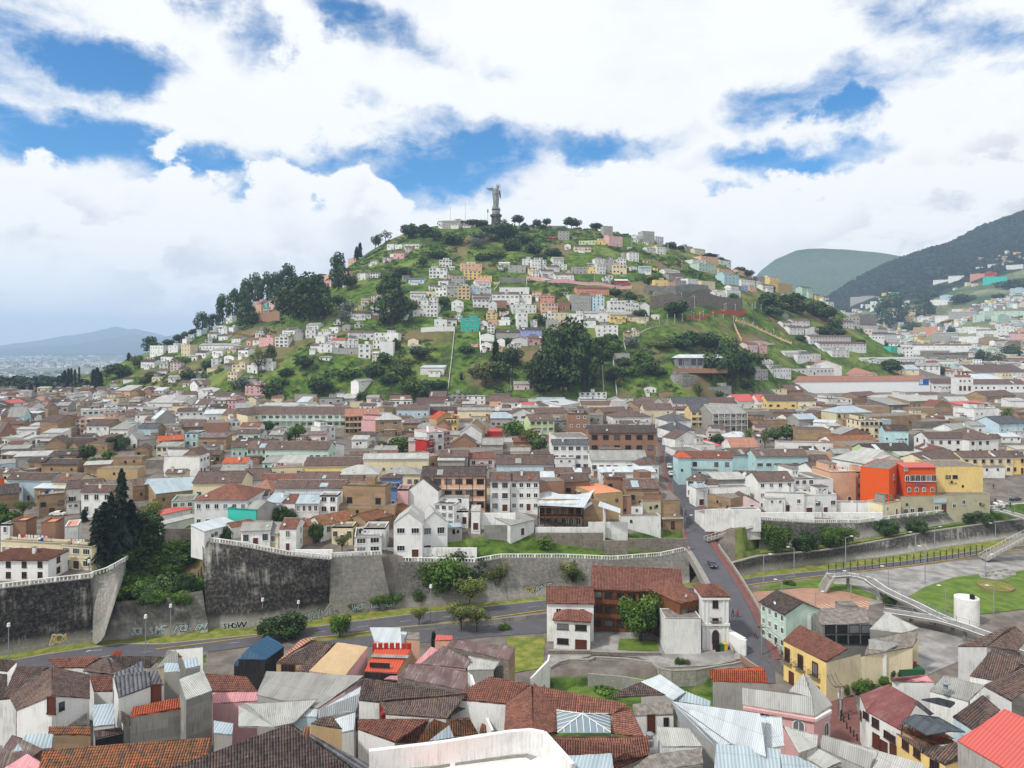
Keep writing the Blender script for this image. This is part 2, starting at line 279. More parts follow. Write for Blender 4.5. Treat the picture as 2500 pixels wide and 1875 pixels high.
def brickpav(): 
    m,g,b=newmat('striped paving',.9,.15); P=gpos(g); x,y,z=g.sep(P); w=g.ramp(g.m('SINE',g.m('MULTIPLY',g.m('ADD',x,g.m('MULTIPLY',y,.45)),2*math.pi/1.5)),-.2,.2); g.put(b.inputs['Base Color'],g.mix(w,lin('a5725d'),lin('b9a08c')))
brickpav()
def leafm(name,c1,c2,c3):
    m,g,b=newmat(name,.75,.2); a=g.n('ShaderNodeAttribute',attribute_name='tone'); P=gpos(g)
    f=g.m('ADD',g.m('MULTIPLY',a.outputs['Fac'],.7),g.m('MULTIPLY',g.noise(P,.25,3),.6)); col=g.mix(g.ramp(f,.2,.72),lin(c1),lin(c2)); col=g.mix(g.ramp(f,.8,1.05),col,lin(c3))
    r=g.m('MULTIPLY_ADD',rnd(g),.5,.75); col=g.mix(1.,col,g.comb(r,r,r),'MULTIPLY'); g.put(b.inputs['Base Color'],col)
    b.inputs['Subsurface Weight'].default_value=0; return m
leafm('dark foliage','1f2f1c','3a5029','5b7040'); leafm('green foliage','2d4219','4a6526','6f8a3c'); leafm('pine foliage','16221a','263529','35462f'); leafm('olive foliage','3b4423','5d6632','858a4c'); leafm('palm foliage','2f3a1c','4e5a2a','8a854a')
leafm('silver foliage','46524a','6a7568','8b9484')
# terrain material, zone attribute: 0 paved yards, 1 grass hill, 2 wooded, 3 far city
m,g,b=newmat('terrain ground',.98,.1); P=gpos(g)
zn=g.n('ShaderNodeAttribute',attribute_name='zone').outputs['Fac']; bare=g.n('ShaderNodeAttribute',attribute_name='bare').outputs['Fac']
pav=g.mix(g.ramp(g.noise(P,.25,6,.65),.35,.65),lin('665e58'),lin('7f7870'))
n1=g.noise(P,.045,6,.62); n2=g.noise(P,.22,6,.65); n3=g.noise(g.map(P,(50,0,0)),1.3,5,.6)
gr=g.mix(g.ramp(n2,.36,.62),lin('34481f'),lin('5a722f')); gr=g.mix(g.ramp(n1,.48,.62),gr,lin('374725')); gr=g.mix(g.m('MULTIPLY',g.ramp(n3,.55,.75),.5),gr,lin('26371c'))
gr=g.mix(g.m('MULTIPLY',g.ramp(g.noise(g.map(P,(9,9,9)),.09,5,.6),.58,.70),.65),gr,lin('78693f'))
gr=g.mix(g.m('MULTIPLY',g.ramp(g.noise(g.map(P,(21,3,5)),.03,6,.65),.52,.62),.55),gr,lin('7f8a4a')); gr=g.mix(bare,gr,lin('7a6850'))
wd=g.mix(g.ramp(g.noise(P,.02,8,.68),.35,.65),lin('1c2a20'),lin('31422c'))
col=g.mix(g.ramp(zn,.35,.65),pav,gr); col=g.mix(g.ramp(zn,1.3,1.7),col,wd)
fc=g.mix(g.ramp(g.noise(P,.006,8,.72),.40,.62),lin('3f5130'),lin('7c7f62')); col=g.mix(g.ramp(zn,2.3,2.7),col,fc)
g.put(b.inputs['Base Color'],col); bumpn(g,b,n3,.5,.6)
# big stained retaining wall
m,g,b=newmat('stained concrete',.95,.1); uv=uvs(g); u,v,_=g.sep(uv); P=gpos(g)
pt=g.noise(g.map(P,(0,0,0),(.6,.6,1)),.075,7,.62); st=g.noise(g.map(uv,(0,0,0),(1,.12,1)),.8,7,.68); fn=g.noise(P,1.4,6,.65)
dk=g.ramp(g.m('ADD',g.m('MULTIPLY',pt,.75),g.m('MULTIPLY',st,.35)),.40,.53)
dk=g.m('MULTIPLY',dk,g.m('ADD',g.n('ShaderNodeAttribute',attribute_name='bare').outputs['Fac'],.06),clamp=True)
low=g.ramp(g.m('ADD',v,g.m('MULTIPLY',fn,1.6)),1.5,4.5); dk=g.m('MULTIPLY',dk,low)
col=g.mix(g.ramp(fn,.35,.7),lin('8d8b85'),lin('a7a39a')); col=g.mix(dk,col,g.mix(g.ramp(fn,.42,.72),lin('2b2a29'),lin('5c5853')))
bk=g.n('ShaderNodeTexBrick'); g.put(bk.inputs['Vector'],uv); bk.inputs['Scale'].default_value=1; bk.inputs['Brick Width'].default_value=3.2; bk.inputs['Row Height'].default_value=1.7; bk.inputs['Mortar Size'].default_value=.03
bk.inputs['Color1'].default_value=(.92,.92,.92,1); bk.inputs['Color2'].default_value=(1.05,1.04,1.03,1); bk.inputs['Mortar'].default_value=(.58,.58,.57,1)
col=g.mix(1.,col,bk.outputs[0],'MULTIPLY')
chip=g.ramp(g.noise(g.map(uv,(3,3,0),(1,.5,1)),1.3,6,.75),.60,.70); col=g.mix(g.m('MULTIPLY',chip,.6),col,lin('b0aca3'))
g.put(b.inputs['Base Color'],col); bumpn(g,b,fn,.15,.6)
# haze
hz=bpy.data.materials.new('air haze'); hz.use_nodes=True; hz.node_tree.nodes.clear(); g=G(hz.node_tree)
pv=g.n('ShaderNodeVolumePrincipled'); pv.inputs['Color'].default_value=(.56,.73,1.,1); pv.inputs['Density'].default_value=1.15e-4; pv.inputs['Anisotropy'].default_value=.1
o=g.n('ShaderNodeOutputMaterial'); hz.node_tree.links.new(pv.outputs[0],o.inputs['Volume'])
# ------------------------------------------------------------------ mesh helpers
class MB:
    def __init__(s): s.v=[]; s.f=[]; s.m=[]; s.uv=[]; s.mats=[]
    def mi(s,name):
        if name not in s.mats: s.mats.append(name)
        return s.mats.index(name)
    def face(s,pts,mat,uv=None):
        pts=[Vector(p) for p in pts]; i=len(s.v); s.v+=[tuple(p) for p in pts]; s.f.append(tuple(range(i,i+len(pts)))); s.m.append(s.mi(mat))
        if uv is None:
            e=(pts[1]-pts[0]); n=e.cross(pts[-1]-pts[0])
            if n.length<1e-9: n=Vector((0,0,1))
            n.normalize()
            if abs(n.z)<.9:
                a=Vector((-n.y,n.x,0)).normalized(); c=n.cross(a); c=c if c.z>0 else -c
            else: a=e.normalized() if e.length>1e-6 else Vector((1,0,0)); c=n.cross(a)
            uv=[(p.dot(a),p.dot(c)) for p in pts]
        s.uv+=uv
    def box(s,x0,x1,y0,y1,z0,z1,mat,top=None,bottom=True):
        a=[(x0,y0,z0),(x1,y0,z0),(x1,y1,z0),(x0,y1,z0),(x0,y0,z1),(x1,y0,z1),(x1,y1,z1),(x0,y1,z1)]
        for q in((0,1,5,4),(1,2,6,5),(2,3,7,6),(3,0,4,7)): s.face([a[k] for k in q],mat)
        s.face([a[k] for k in(4,5,6,7)],top or mat)
        if bottom: s.face([a[k] for k in(3,2,1,0)],mat)
    def tube(s,p,q,r0,r1=None,mat='steel pole',n=6):
        p=Vector(p); q=Vector(q); r1=r0 if r1 is None else r1; d=(q-p).normalized(); a=d.orthogonal().normalized(); c=d.cross(a)
        A=[p+(a*math.cos(t)+c*math.sin(t))*r0 for t in [2*math.pi*i/n for i in range(n)]]; B=[q+(a*math.cos(t)+c*math.sin(t))*r1 for t in [2*math.pi*i/n for i in range(n)]]
        for i in range(n): j=(i+1)%n; s.face([A[i],A[j],B[j],B[i]],mat)
        s.face(B,mat); s.face(A[::-1],mat)
    def bar(s,p,q,w,h,mat):      # rectangular bar from p to q, h up
        p=Vector(p); q=Vector(q); d=(q-p).normalized(); n=Vector((-d.y,d.x,0)).normalized()*w/2 if abs(d.z)<.99 else Vector((w/2,0,0)); u=Vector((0,0,h))
        a=[p-n,p+n,q+n,q-n]; b=[v+u for v in a]
        s.face([b[0],b[3],b[2],b[1]][::-1],mat); s.face(a,mat)
        for i in range(4): j=(i+1)%4; s.face([a[i],a[j],b[j],b[i]],mat)
    def mesh(s,name,smooth=False):
        me=bpy.data.meshes.new(name); me.from_pydata(s.v,[],s.f)
        for k in s.mats: me.materials.append(MATS[k])
        me.polygons.foreach_set('material_index',s.m)
        l=me.uv_layers.new(name='UVMap'); l.data.foreach_set('uv',np.array(s.uv,np.float32).ravel())
        if smooth: me.polygons.foreach_set('use_smooth',[True]*len(s.f))
        me.update(); return me
    def obj(s,name,parent=None,loc=None,smooth=False):
        if not s.f: return None
        o=bpy.data.objects.new(name,s.mesh(name,smooth)); COL.objects.link(o)
        if parent: o.parent=parent
        if loc is not None: o.location=loc
        return o
def link(name,me,parent=None,loc=(0,0,0),rot=(0,0,0),sc=(1,1,1)):
    o=bpy.data.objects.new(name,me); COL.objects.link(o); o.parent=parent; o.location=loc; o.rotation_euler=rot; o.scale=sc; return o
THINGS=[]     # (object, description, tail or None, photo column, photo row, group)
def project(v): return CX+F*v[0]/v[1], HY+F*(CZ-v[2])/v[1]
def tag(o,label,cat,group=None):
    o['label']=label; o['category']=cat
    if group: o['group']=group
    return o
def auto(o,desc,cat,group=None,pos=None):
    p=pos if pos is not None else o.location; px,py=project(p); THINGS.append((o,desc,px,py)); o['category']=cat
    if group: o['group']=group
    return o
def empty(name,loc,rz=0):
    o=bpy.data.objects.new(name,None); COL.objects.link(o); o.location=loc; o.rotation_euler=(0,0,rz); o.empty_display_size=.5; return o
# ------------------------------------------------------------------ terrain meshes
def gridmesh(name,xs,ys,zs,mat,attrs={},kind='structure'):
    n,mn=xs.shape; me=bpy.data.meshes.new(name); co=np.stack([xs,ys,zs],-1).reshape(-1,3).astype(np.float32)
    me.vertices.add(n*mn); me.vertices.foreach_set('co',co.ravel())
    i=np.arange(n-1)[:,None]*mn+np.arange(mn-1)[None,:]; q=np.stack([i,i+1,i+mn+1,i+mn],-1).reshape(-1,4).astype(np.int32); k=len(q)
    me.loops.add(k*4); me.loops.foreach_set('vertex_index',q.ravel()); me.polygons.add(k); me.polygons.foreach_set('loop_start',np.arange(k,dtype=np.int32)*4)
    me.polygons.foreach_set('use_smooth',np.ones(k,bool)); me.update(calc_edges=True)
    uv=me.uv_layers.new(name='UVMap'); uv.data.foreach_set('uv',co[q.ravel()][:,:2].ravel())
    for a,v in attrs.items(): at=me.attributes.new(a,'FLOAT','POINT'); at.data.foreach_set('value',v.ravel().astype(np.float32))
    me.materials.append(MATS[mat]); o=bpy.data.objects.new(name,me); COL.objects.link(o)
    if kind: o['kind']=kind
    return o
def zone_of(x,y,z):
    base=np.interp(y,[0,230,600,1000],[12,12,23,26]); px=CX+F*x/y
    zn=np.where((y>480)&(z>base+3.5)&(px<2190),1.,0.); zn=np.where((px>240)&(px<505)&(y<205)&(y>150),1.,zn)
    edx=np.interp(x,EX,ED); zn=np.where((px>1000)&(px<1680)&(y>edx)&(y<edx+13),1.,zn); zn=np.where((px>1760)&(y>np.interp(x,EX,ED)-2)&(y<np.interp(x,RX,RD)+1),1.,zn)
    zn=np.where((px>1335)&(px<1810)&(y<146.5)&(y>121),1.,zn)
    zn=np.where((y>600)&(px<300)&(z<26.5),2.,zn); zn=np.where((y>1250)&(px<700)&(z<0),3.,zn)
    zn=np.where((px>=2060)&(y>900),3.,zn); row=HY-(z-CZ)/y*F
    zn=np.where((px>=1900)&(y>1150)&(row<np.interp(px,[1900,2100,2250,2350,2500],[840,760,740,700,655])),2.,zn)
    return zn
us=np.linspace(-1.25,1.25,640); ys=np.concatenate([np.arange(50,270,.8),np.geomspace(270,3600,250)[1:]])
yy,uu=np.meshgrid(ys,us,indexing='ij'); xx=uu*yy; zz=H(xx,yy); px_=CX+F*xx/yy; py_=HY-(zz-CZ)/yy*F
bare=np.clip(vnoise(xx,yy,26)*6-1.1,0,1)*.7
def spot(px,py,rx,ry,s=1.):
    global bare; bare=np.maximum(bare,s*np.clip(1.4-np.hypot((px_-px)/rx,(py_-py)/ry),0,1)*(yy>400))
for s in((1440,545,60,14),(640,815,55,16),(1310,870,45,22),(1330,945,30,12),(1180,930,35,14),(590,888,40,14),(1560,700,40,12),(1600,490,60,20),(1375,795,50,14),(1830,830,40,14),(1665,640,6,18)): spot(*s)
gridmesh('ground',xx,yy,zz,'terrain ground',{'zone':zone_of(xx,yy,zz),'bare':bare})
# far valley plain and distant mountains
us2=np.linspace(-1.,1.,200); ys2=np.geomspace(3400,13500,90); y2,u2=np.meshgrid(ys2,us2,indexing='ij'); x2=u2*y2
px2=CX+F*u2
z2=-100+np.clip(y2-7000,0,27000)*.0030+vnoise(x2,y2,900)*40+ (vnoise(x2,y2,2500)+.5)*60*sm((y2-6000)/6000)
gridmesh('valley_plain',x2,y2,z2,'terrain ground',{'zone':np.full(z2.shape,3.),'bare':z2*0})
def range_(name,Yr,dep,rows,z0,zone,rough,seed=0,nx=260,ny=36,drop=.55):
    xr,zr=pxx(rows,Yr); x=np.linspace(xr[0],xr[-1],nx); t=np.linspace(-1,drop,ny); tt,X_=np.meshgrid(t,x,indexing='ij')
    zz=np.interp(X_,xr,zr); s=np.where(tt<0,(1+tt)**1.15,(1-tt)**1.); Y_=Yr+tt*dep
    Z_=z0+(zz-z0)*s+ (vnoise(X_+seed,Y_,dep*.35)+.6*vnoise(X_,Y_+seed,dep*.13)+.35*vnoise(X_,Y_+seed,dep*.05))*rough*(np.abs(tt)*.9+.12)*np.clip(s,0,1)
    return gridmesh(name,X_,Y_,Z_,'terrain ground',{'zone':Z_*0+zone,'bare':Z_*0})
range_('distant_hill',5200,2600,[(1560,850),(1780,760),(1840,690),(1862,655),(1900,626),(1950,606),(2000,602),(2060,606),(2120,612),(2180,621),(2260,634),(2400,650),(2700,640),(3000,700)],-20,1.5,200,11)
range_('distant_ridge',11500,2300,[(-700,870),(-100,857),(0,853),(100,846),(170,841),(250,832),(300,820),(326,815),(350,822),(385,829),(420,818),(520,800),(700,790),(900,800),(1200,830)],-60,2.,150,5)
range_('distant_volcano',14000,2500,[(-300,862),(80,848),(120,838),(180,817),(225,812),(262,803),(285,796),(300,799),(312,806),(328,801),(350,806),(380,820),(450,830),(700,845)],-60,2.,300,3)
# ------------------------------------------------------------------ windows and doors, shared meshes (unit size, facing -y)
def winmesh(frame,kind):
    b=MB(); t=.09
    if kind=='arch':
        n=7; outer=[(-.5,-.5),(.5,-.5)]+[(.5*math.cos(math.pi*i/(n-1)),.1+.4*math.sin(math.pi*i/(n-1))) for i in range(n)]; inner=[(x*.80,(y)*.86) for x,y in outer]
        for i in range(len(outer)):
            j=(i+1)%len(outer); a,c,d,e=outer[i],outer[j],inner[j],inner[i]; b.face([(a[0],-t,a[1]),(c[0],-t,c[1]),(d[0],-t,d[1]),(e[0],-t,e[1])],frame); b.face([(c[0],-t,c[1]),(a[0],-t,a[1]),(a[0],0,a[1]),(c[0],0,c[1])],frame)
        b.face([(x,-.03,y) for x,y in inner],'window glass'); b.bar((0,-.06,-.43),(0,-.06,.42),.05,.0,frame) if 0 else b.box(-.03,.03,-.06,-.03,-.43,.4,frame); return b.mesh('window_'+kind)
    fw={'plain':.055,'wide':.035,'door':.07,'shutter':.12,'bare':.03}[kind]
    b.box(-.5,-.5+fw,-t,0,-.5,.5,frame); b.box(.5-fw,.5,-t,0,-.5,.5,frame); b.box(-.5+fw,.5-fw,-t,0,.5-fw*.9,.5,frame); b.box(-.5-.04,.5+.04,-t-.05,0,-.56,-.5+fw*.7,frame)
    gl={'door':'brown trim'}.get(kind,'window glass')
    b.face([(-.5+fw,-.03,-.5+fw*.6),(.5-fw,-.03,-.5+fw*.6),(.5-fw,-.03,.5-fw*.8),(-.5+fw,-.03,.5-fw*.8)],gl)
    if kind in('plain','shutter'): b.box(-.025,.025,-.06,-.03,-.45,.43,frame)
    if kind=='wide':
        for x in(-.17,.17): b.box(x-.012,x+.012,-.06,-.03,-.45,.43,frame)
    return b.mesh('window_'+kind)
WM={(f,k):winmesh(f,k) for f in('white trim','brown trim','iron') for k in('plain','wide','door','shutter','bare','arch')}
WM[('steel pole','wide')]=winmesh('steel pole','wide')
def balcony_mesh():
    b=MB(); b.box(-.5,.5,-.6,0,-.09,0,'flat roof')
    for i in range(9): x=-.48+.96*i/8; b.box(x-.012,x+.012,-.6,-.575,0,.95,'iron')
    b.box(-.5,.5,-.61,-.57,.93,.98,'iron'); b.box(-.5,-.47,-.6,0,.93,.98,'iron'); b.box(.47,.5,-.6,0,.93,.98,'iron')
    return b.mesh('balcony')
BALM=balcony_mesh()
def dish_mesh():
    b=MB(); b.tube((0,0,0),(0,0,.7),.04,.04,'steel pole',5); n=8
    for i in range(n):
        a,c=2*math.pi*i/n,2*math.pi*(i+1)/n; b.face([(0,-.12,.8),(.38*math.cos(a),-.32,.8+.38*math.sin(a)),(.38*math.cos(c),-.32,.8+.38*math.sin(c))],'white trim')
    return b.mesh('satellite_dish')
DISH=dish_mesh()
def tank_mesh(mat):
    b=MB(); b.tube((0,0,0),(0,0,1.1),.6,.62,mat,10); b.tube((0,0,1.1),(0,0,1.4),.62,.2,mat,10); return b.mesh('water_tank')
TANK=[tank_mesh('black plastic'),tank_mesh('blue paint'),tank_mesh('light fibre cement')]
WALLC={'w':('white','white'),'W':('bright white','bright white'),'c':('cream','cream'),'y':('yellow','yellow'),'o':('peach','peach orange'),'O':('orange','vivid orange'),'p':('pink','pale pink'),'a':('adobe brown','brown adobe'),'k':('brick','bare brick'),
 'g':('grey','grey'),'G':('block grey','grey block'),'b':('light blue','light blue'),'B':('blue','blue'),'t':('turquoise','turquoise'),'q':('aqua','pale aqua'),'m':('mint','mint green'),'l':('lime green','pale lime'),'r':('red','red'),'s':('stone','rough stone'),
 'd':('dark paint','black'),'n':('tan','tan'),'K':('khaki','khaki'),'v':('lavender','lavender'),'S':('salmon','salmon pink'),'C':('concrete','raw concrete'),'P':('pale pink','faded pink'),'I':('clean white','plain white'),'x':('timber','timber'),'X':('stained','stained')}
ROOFC={'T':('brown tile','brown tile'),'D':('dark tile','dark tile'),'R':('red tile','reddish tile'),'O':('orange tile','orange tile'),'E':('terracotta panel','terracotta panel'),'M':('white metal','white metal'),'G':('grey fibre cement','grey sheet'),'H':('light fibre cement','pale sheet'),
 'Z':('zinc','zinc'),'X':('rusty metal','rusty metal'),'K':('red metal','red metal'),'P':('pink metal','pink metal'),'N':('tan plastic','tan plastic'),'L':('slate shingle','slate'),'F':('flat roof','flat'),'Q':('peach plastic','peach sheet'),'B':('navy metal','navy metal'),'Y':('weathered tile','mottled tile')}
NUMW={1:'one-storey',2:'two-storey',3:'three-storey',4:'four-storey',5:'five-storey',6:'six-storey'}
PITCH={'brown tile':.34,'dark tile':.34,'red tile':.34,'orange tile':.34,'weathered tile':.34}
def slope(b,A,B,C,D,mat,near=False,th=.14,uv0=0.):
    """roof plane: A,B eave left/right, C,D upper right/left; tile or sheet corrugation modelled on near roofs"""
    A,B,C,D=map(Vector,(A,B,C,D)); e=(B-A); n=e.cross(D-A); 
    if n.length<1e-6: n=e.cross(C-A)
    n.normalize(); n=n if n.z>0 else -n; e=e.normalized() if e.length>.01 else (C-D).normalized(); s=n.cross(e); s=s if s.z>=0 else -s
    def uv(p): return (p.dot(e),p.dot(s))
    q=[A,B,C,D]; 
    if (C-D).length<.05: q=[A,B,C]
    lo=[p-Vector((0,0,th)) for p in q]
    for i in range(len(q)): j=(i+1)%len(q); b.face([lo[i],lo[j],q[j],q[i]],mat,[(0,0),(1,0),(1,.1),(0,.1)])
    b.face(lo[::-1],mat)
    if not near: b.face(q,mat,[uv(p) for p in q]); return
    p=PITCH.get(mat,.28 if 'fibre' in mat or 'metal' in mat else .5)*(1.0); u0=min(uv(x)[0] for x in q); u1=max(uv(x)[0] for x in q); vv=[uv(x)[1] for x in q]; v0,v1=min(vv),max(vv)
    tile=mat in PITCH; k0=math.floor(u0/p*4); k1=math.ceil(u1/p*4); amp=.05 if tile else .028
    # polygon clip per column: find v range at each u
    P2=[uv(x) for x in q]; base=A; ub,vb=uv(A)
    def vr(u):
        r=[]
        for i in range(len(P2)):
            (a,c),(d,f)=P2[i],P2[(i+1)%len(P2)]
            if min(a,d)-1e-6<=u<=max(a,d)+1e-6:
                if abs(a-d)<1e-6: r+=[c,f]
                else: r.append(c+(f-c)*(u-a)/(d-a))
        return (min(r),max(r)) if r else None
    def pt(u,v,h): return A+e*(u-ub)+s*(v-vb)+n*(h+.05*math.sin(u*.47+v*.31)+.04*math.sin(v*1.3+u*.23)+.025*math.sin(u*2.1+v*1.7))
    cols=[max(u0,min(u1,k*p/4)) for k in range(k0,k1+1)]; rs=.42
    for i in range(len(cols)-1):
        a,c=cols[i],cols[i+1]
        if c-a<1e-4: continue
        ra,rc=vr(a+1e-5),vr(c-1e-5)
        if not ra or not rc: continue
        wa=(math.sin(2*math.pi*a/p)*.5+.5)*amp; wc=(math.sin(2*math.pi*c/p)*.5+.5)*amp
        if not tile: b.face([pt(a,ra[0],wa),pt(c,rc[0],wc),pt(c,rc[1],wc),pt(a,ra[1],wa)],mat,[(a,ra[0]),(c,rc[0]),(c,rc[1]),(a,ra[1])]); continue
        r0=math.floor(min(ra[0],rc[0])/rs); r1=math.ceil(max(ra[1],rc[1])/rs)
        for r in range(r0,r1):
            va,vb_=max(ra[0],r*rs),min(ra[1],(r+1)*rs); vc,vd=max(rc[0],r*rs),min(rc[1],(r+1)*rs)
            if vb_<=va and vd<=vc: continue
            va=min(va,vb_) if vb_>va else vb_; vc=min(vc,vd) if vd>vc else vd
            j=((r*7919+k0+i//4*104729)%13)/13*.05
            b.face([pt(a,va,wa+.04+j),pt(c,vc,wc+.04+j),pt(c,vd,wc+j*.4),pt(a,vb_,wa+j*.4)],mat,[(a,va),(c,vc),(c,vd),(a,vb_)])
def auto_windows(root,W,h,S,n,x0=None,x1=None,y=0.,rz=0.,frame='white trim',kind='plain',wh=None,ww=None,door=True,fl=None,z0=0.,bal=False,jit=.0):
    x0=-W/2 if x0 is None else x0; x1=W/2 if x1 is None else x1; fh=fl or h/S
    ks=random.uniform(.82,1.18); kh=random.uniform(.85,1.2)
    if kind=='plain': kind=random.choice(['plain','plain','wide','shutter'])
    for s in range(S):
        for i in range(n):
            if random.random()<jit: continue
            gx=x0+(x1-x0)*(i+.5)/n; cw=(x1-x0)/n; w=ww or min((1.25 if kind!='wide' else min(cw*.72,2.2))*ks,cw*.66); hh=wh or min(1.45*kh,fh*.58); k=kind; zc=z0+s*fh+fh*.55
            if s==0 and door and i==n//2 and z0==0 and fh>2.3: k='door'; hh=min(2.2,fh*.75); zc=hh/2+.05
            if rz==0: loc=(gx,y,zc)
            else: loc=(y,gx,zc)
            nm='door' if k=='door' else 'window'; f=frame if (frame,k) in WM else 'brown trim'
            link(nm,WM[(f,k)],root,loc,(0,0,rz),(w,1,hh))
            if bal and s>0 and k!='door': link('balcony',BALM,root,(loc[0],loc[1],zc-hh*.5),(0,0,rz),(w*1.35,1,.9))
FOOT=[]; LAST=[None]
def build(A,B,h,T,wall,roof,S,n,dep,rise,zg,opts='',label=None,cat=None,name=None):
    """a building from its two front eave corners A,B (world), eave height h over ground zg"""
    A=Vector(A); B=Vector(B); mid=(A+B)/2; d=(B-A); Wd=d.length; rz=math.atan2(d.y,d.x); ze=A.z-zg; h=ze
    root=empty(name or ('apartment_building' if S>=3 else ('walled_building' if S==0 else {'f':'flat_roofed_house','g':'house','e':'gabled_house','h':'hipped_roof_house','s':'lean_to_house'}[T])),(mid.x,mid.y,zg),rz); dist=mid.y; near=dist<165
    wm,wn=WALLC[wall]; rm,rn=ROOFC[roof]; ov=.45 if T in'ghs' and Wd>5 else .15; x=Wd/2-ov*.6; b=MB(); r=MB(); y0=ov; y1=dep; dn=-4. if dist<420 else -max(5.,Wd*.35)
    wq=[(-x,y0),(x,y0),(x,y1),(-x,y1)]
    top={'f':h+.0,'g':h,'e':h,'h':h,'s':h}[T]
    def wf(i,j,za,zb): (xa,ya),(xb,yb)=wq[i],wq[j]; b.face([(xa,ya,dn),(xb,yb,dn),(xb,yb,zb),(xa,ya,za)],wm if 'A' not in opts or i==0 else 'adobe brown')
    if T=='f':
        par=.5 if S>0 else .15
        for i in range(4): wf(i,(i+1)%4,h,h)
        b.face([(-x,y0,h-par),(x,y0,h-par),(x,y1,h-par),(-x,y1,h-par)],rm)
        t=.18
        for q in((-x,-x+t,y0,y1),(x-t,x,y0,y1),(-x+t,x-t,y0,y0+t),(-x+t,x-t,y1-t,y1)): b.box(*q,h-par+.01,h+.004,wm)
        if S and Wd>5: 
            for s in range(1,S): b.box(-x-.06,x+.06,y0-.08,y0-.005,h*s/S-.12,h*s/S+.06,wm)
    elif T in'gs':
        if T=='g': ym=(y0+y1)/2; zr=h+rise
        wf(0,1,h,h)
        if T=='g':
            yr=dep/2; 
            for sx,i,j in((1,1,2),(-1,3,0)):
                b.face([(sx*x,y0,dn),(sx*x,y1,dn),(sx*x,y1,h),(sx*x,yr,h+rise-.1),(sx*x,y0,h)][::sx],'adobe brown' if 'A' in opts else wm)
            wf(2,3,h,h); X=Wd/2; sl=rise/max(yr,.1)
            slope(r,(-X,0,h-sl*0.),(X,0,h),(X,yr,h+rise),(-X,yr,h+rise),rm,near); slope(r,(X,dep,h),(-X,dep,h),(-X,yr,h+rise),(X,yr,h+rise),rm,False)
            r.box(-X,X,yr-.13,yr+.13,h+rise-.1,h+rise+.10,'kerb stone' if 'tile' in rm and random.random()<.5 else rm)
        else:
            X=Wd/2; slope(r,(-X,0,h),(X,0,h),(X,dep,h+rise),(-X,dep,h+rise),rm,near)
            for sx in(1,-1): b.face([(sx*x,y0,dn),(sx*x,y1,dn),(sx*x,y1,h+rise*y1/dep-.1),(sx*x,y0,h)][::sx],wm)
            wf(2,3,h+rise-.1,h+rise-.1)
    elif T=='e':
        X=Wd/2; b.face([(-x,y0,dn),(x,y0,dn),(x,y0,h),(0,y0,h+rise-.1),(-x,y0,h)],wm); b.face([(x,y1,dn),(-x,y1,dn),(-x,y1,h),(0,y1,h+rise-.1),(x,y1,h)],wm); wf(1,2,h,h); wf(3,0,h,h)
        slope(r,(-X,dep,h),(-X,0,h),(0,0,h+rise),(0,dep,h+rise),rm,near); slope(r,(X,0,h),(X,dep,h),(0,dep,h+rise),(0,0,h+rise),rm,near)
    elif T=='h':
        for i in range(4): wf(i,(i+1)%4,h,h)
        X=Wd/2; k=min(dep/2,X*.95); yr=dep/2; L=(-X+k,yr,h+rise); R=(X-k,yr,h+rise)
        slope(r,(-X,0,h),(X,0,h),R,L,rm,near); slope(r,(X,0,h),(X,dep,h),R,R,rm,near); slope(r,(X,dep,h),(-X,dep,h),L,R,rm,False); slope(r,(-X,dep,h),(-X,0,h),L,L,rm,near)
    if 'C' in opts:   # white cornice under the eave
        b.box(-x-.1,x+.1,y0-.14,y0-.003,h-.55,h-.25,'white trim')
    if 'V' in opts:   # open galleries along the front
        for s in range(S):
            z_=h*s/S
            if s: q=MB(); q.box(-x,x,y0-1.3,y0-.01,z_-.12,z_+.06,'white trim'); q.obj('gallery_floor',root); q=MB(); q.box(-x,x,y0-1.3,y0-1.22,z_+.55,z_+.68,wm); q.box(-x,x,y0-1.3,y0-1.24,z_+.07,z_+.4,wm); q.obj('gallery_rail',root)
        for i in range(int(Wd/3.4)+1): q=MB(); xi=-x+2*x*i/int(Wd/3.4); q.box(xi-.09,xi+.09,y0-1.32,y0-1.14,-2,h-.05,'dark timber' if 'b' in opts else 'white trim'); q.obj('post',root)
    if not S and dist<430 and h>2.6 and random.random()<.6:
        for i in range(random.choice([1,2,3])): link('window',WM[('iron','bare')],root,(random.uniform(-x+1,x-1),y0-.004,h*random.uniform(.45,.7)),(0,0,0),(.7,1,.8))
    if 'Q' in opts:   # plinth band
        b.box(-x-.04,x+.04,y0-.06,y0-.003,0,.9,'stone')
    b.obj('wall',root); ro=r.obj('roof',root)
    fr='brown trim' if ('b' in opts) else ('iron' if wall in'akGgC' and dist<300 else 'white trim'); kd='shutter' if 's' in opts else ('wide' if 'w' in opts else ('arch' if 'a' in opts else 'plain'))
    if S and n: auto_windows(root,2*x,h,S,n,y=y0-.004,frame=fr,kind=kd,bal='B' in opts,jit=.06 if dist>230 else 0)
    if S and 'n' not in opts:
        mx=mid.x; side=1 if mx<0 else -1     # the flank that faces the viewer
        vis=math.atan2(abs(mx),mid.y)
        if (vis>.12 or abs(rz)>.15) and dep>5 and 'A' not in opts and dist<700 and wall not in 'a':
            if abs(rz)>.15: side=1 if rz<0 else -1; side=-side if False else (1 if rz>0 else -1)
            ns=max(1,int(dep/4.2)); auto_windows(root,dep,h,S,ns,x0=y0,x1=y1,y=side*(x+.004),rz=math.pi/2*side,frame=fr,door=False,jit=.15)
    rr=random.random()
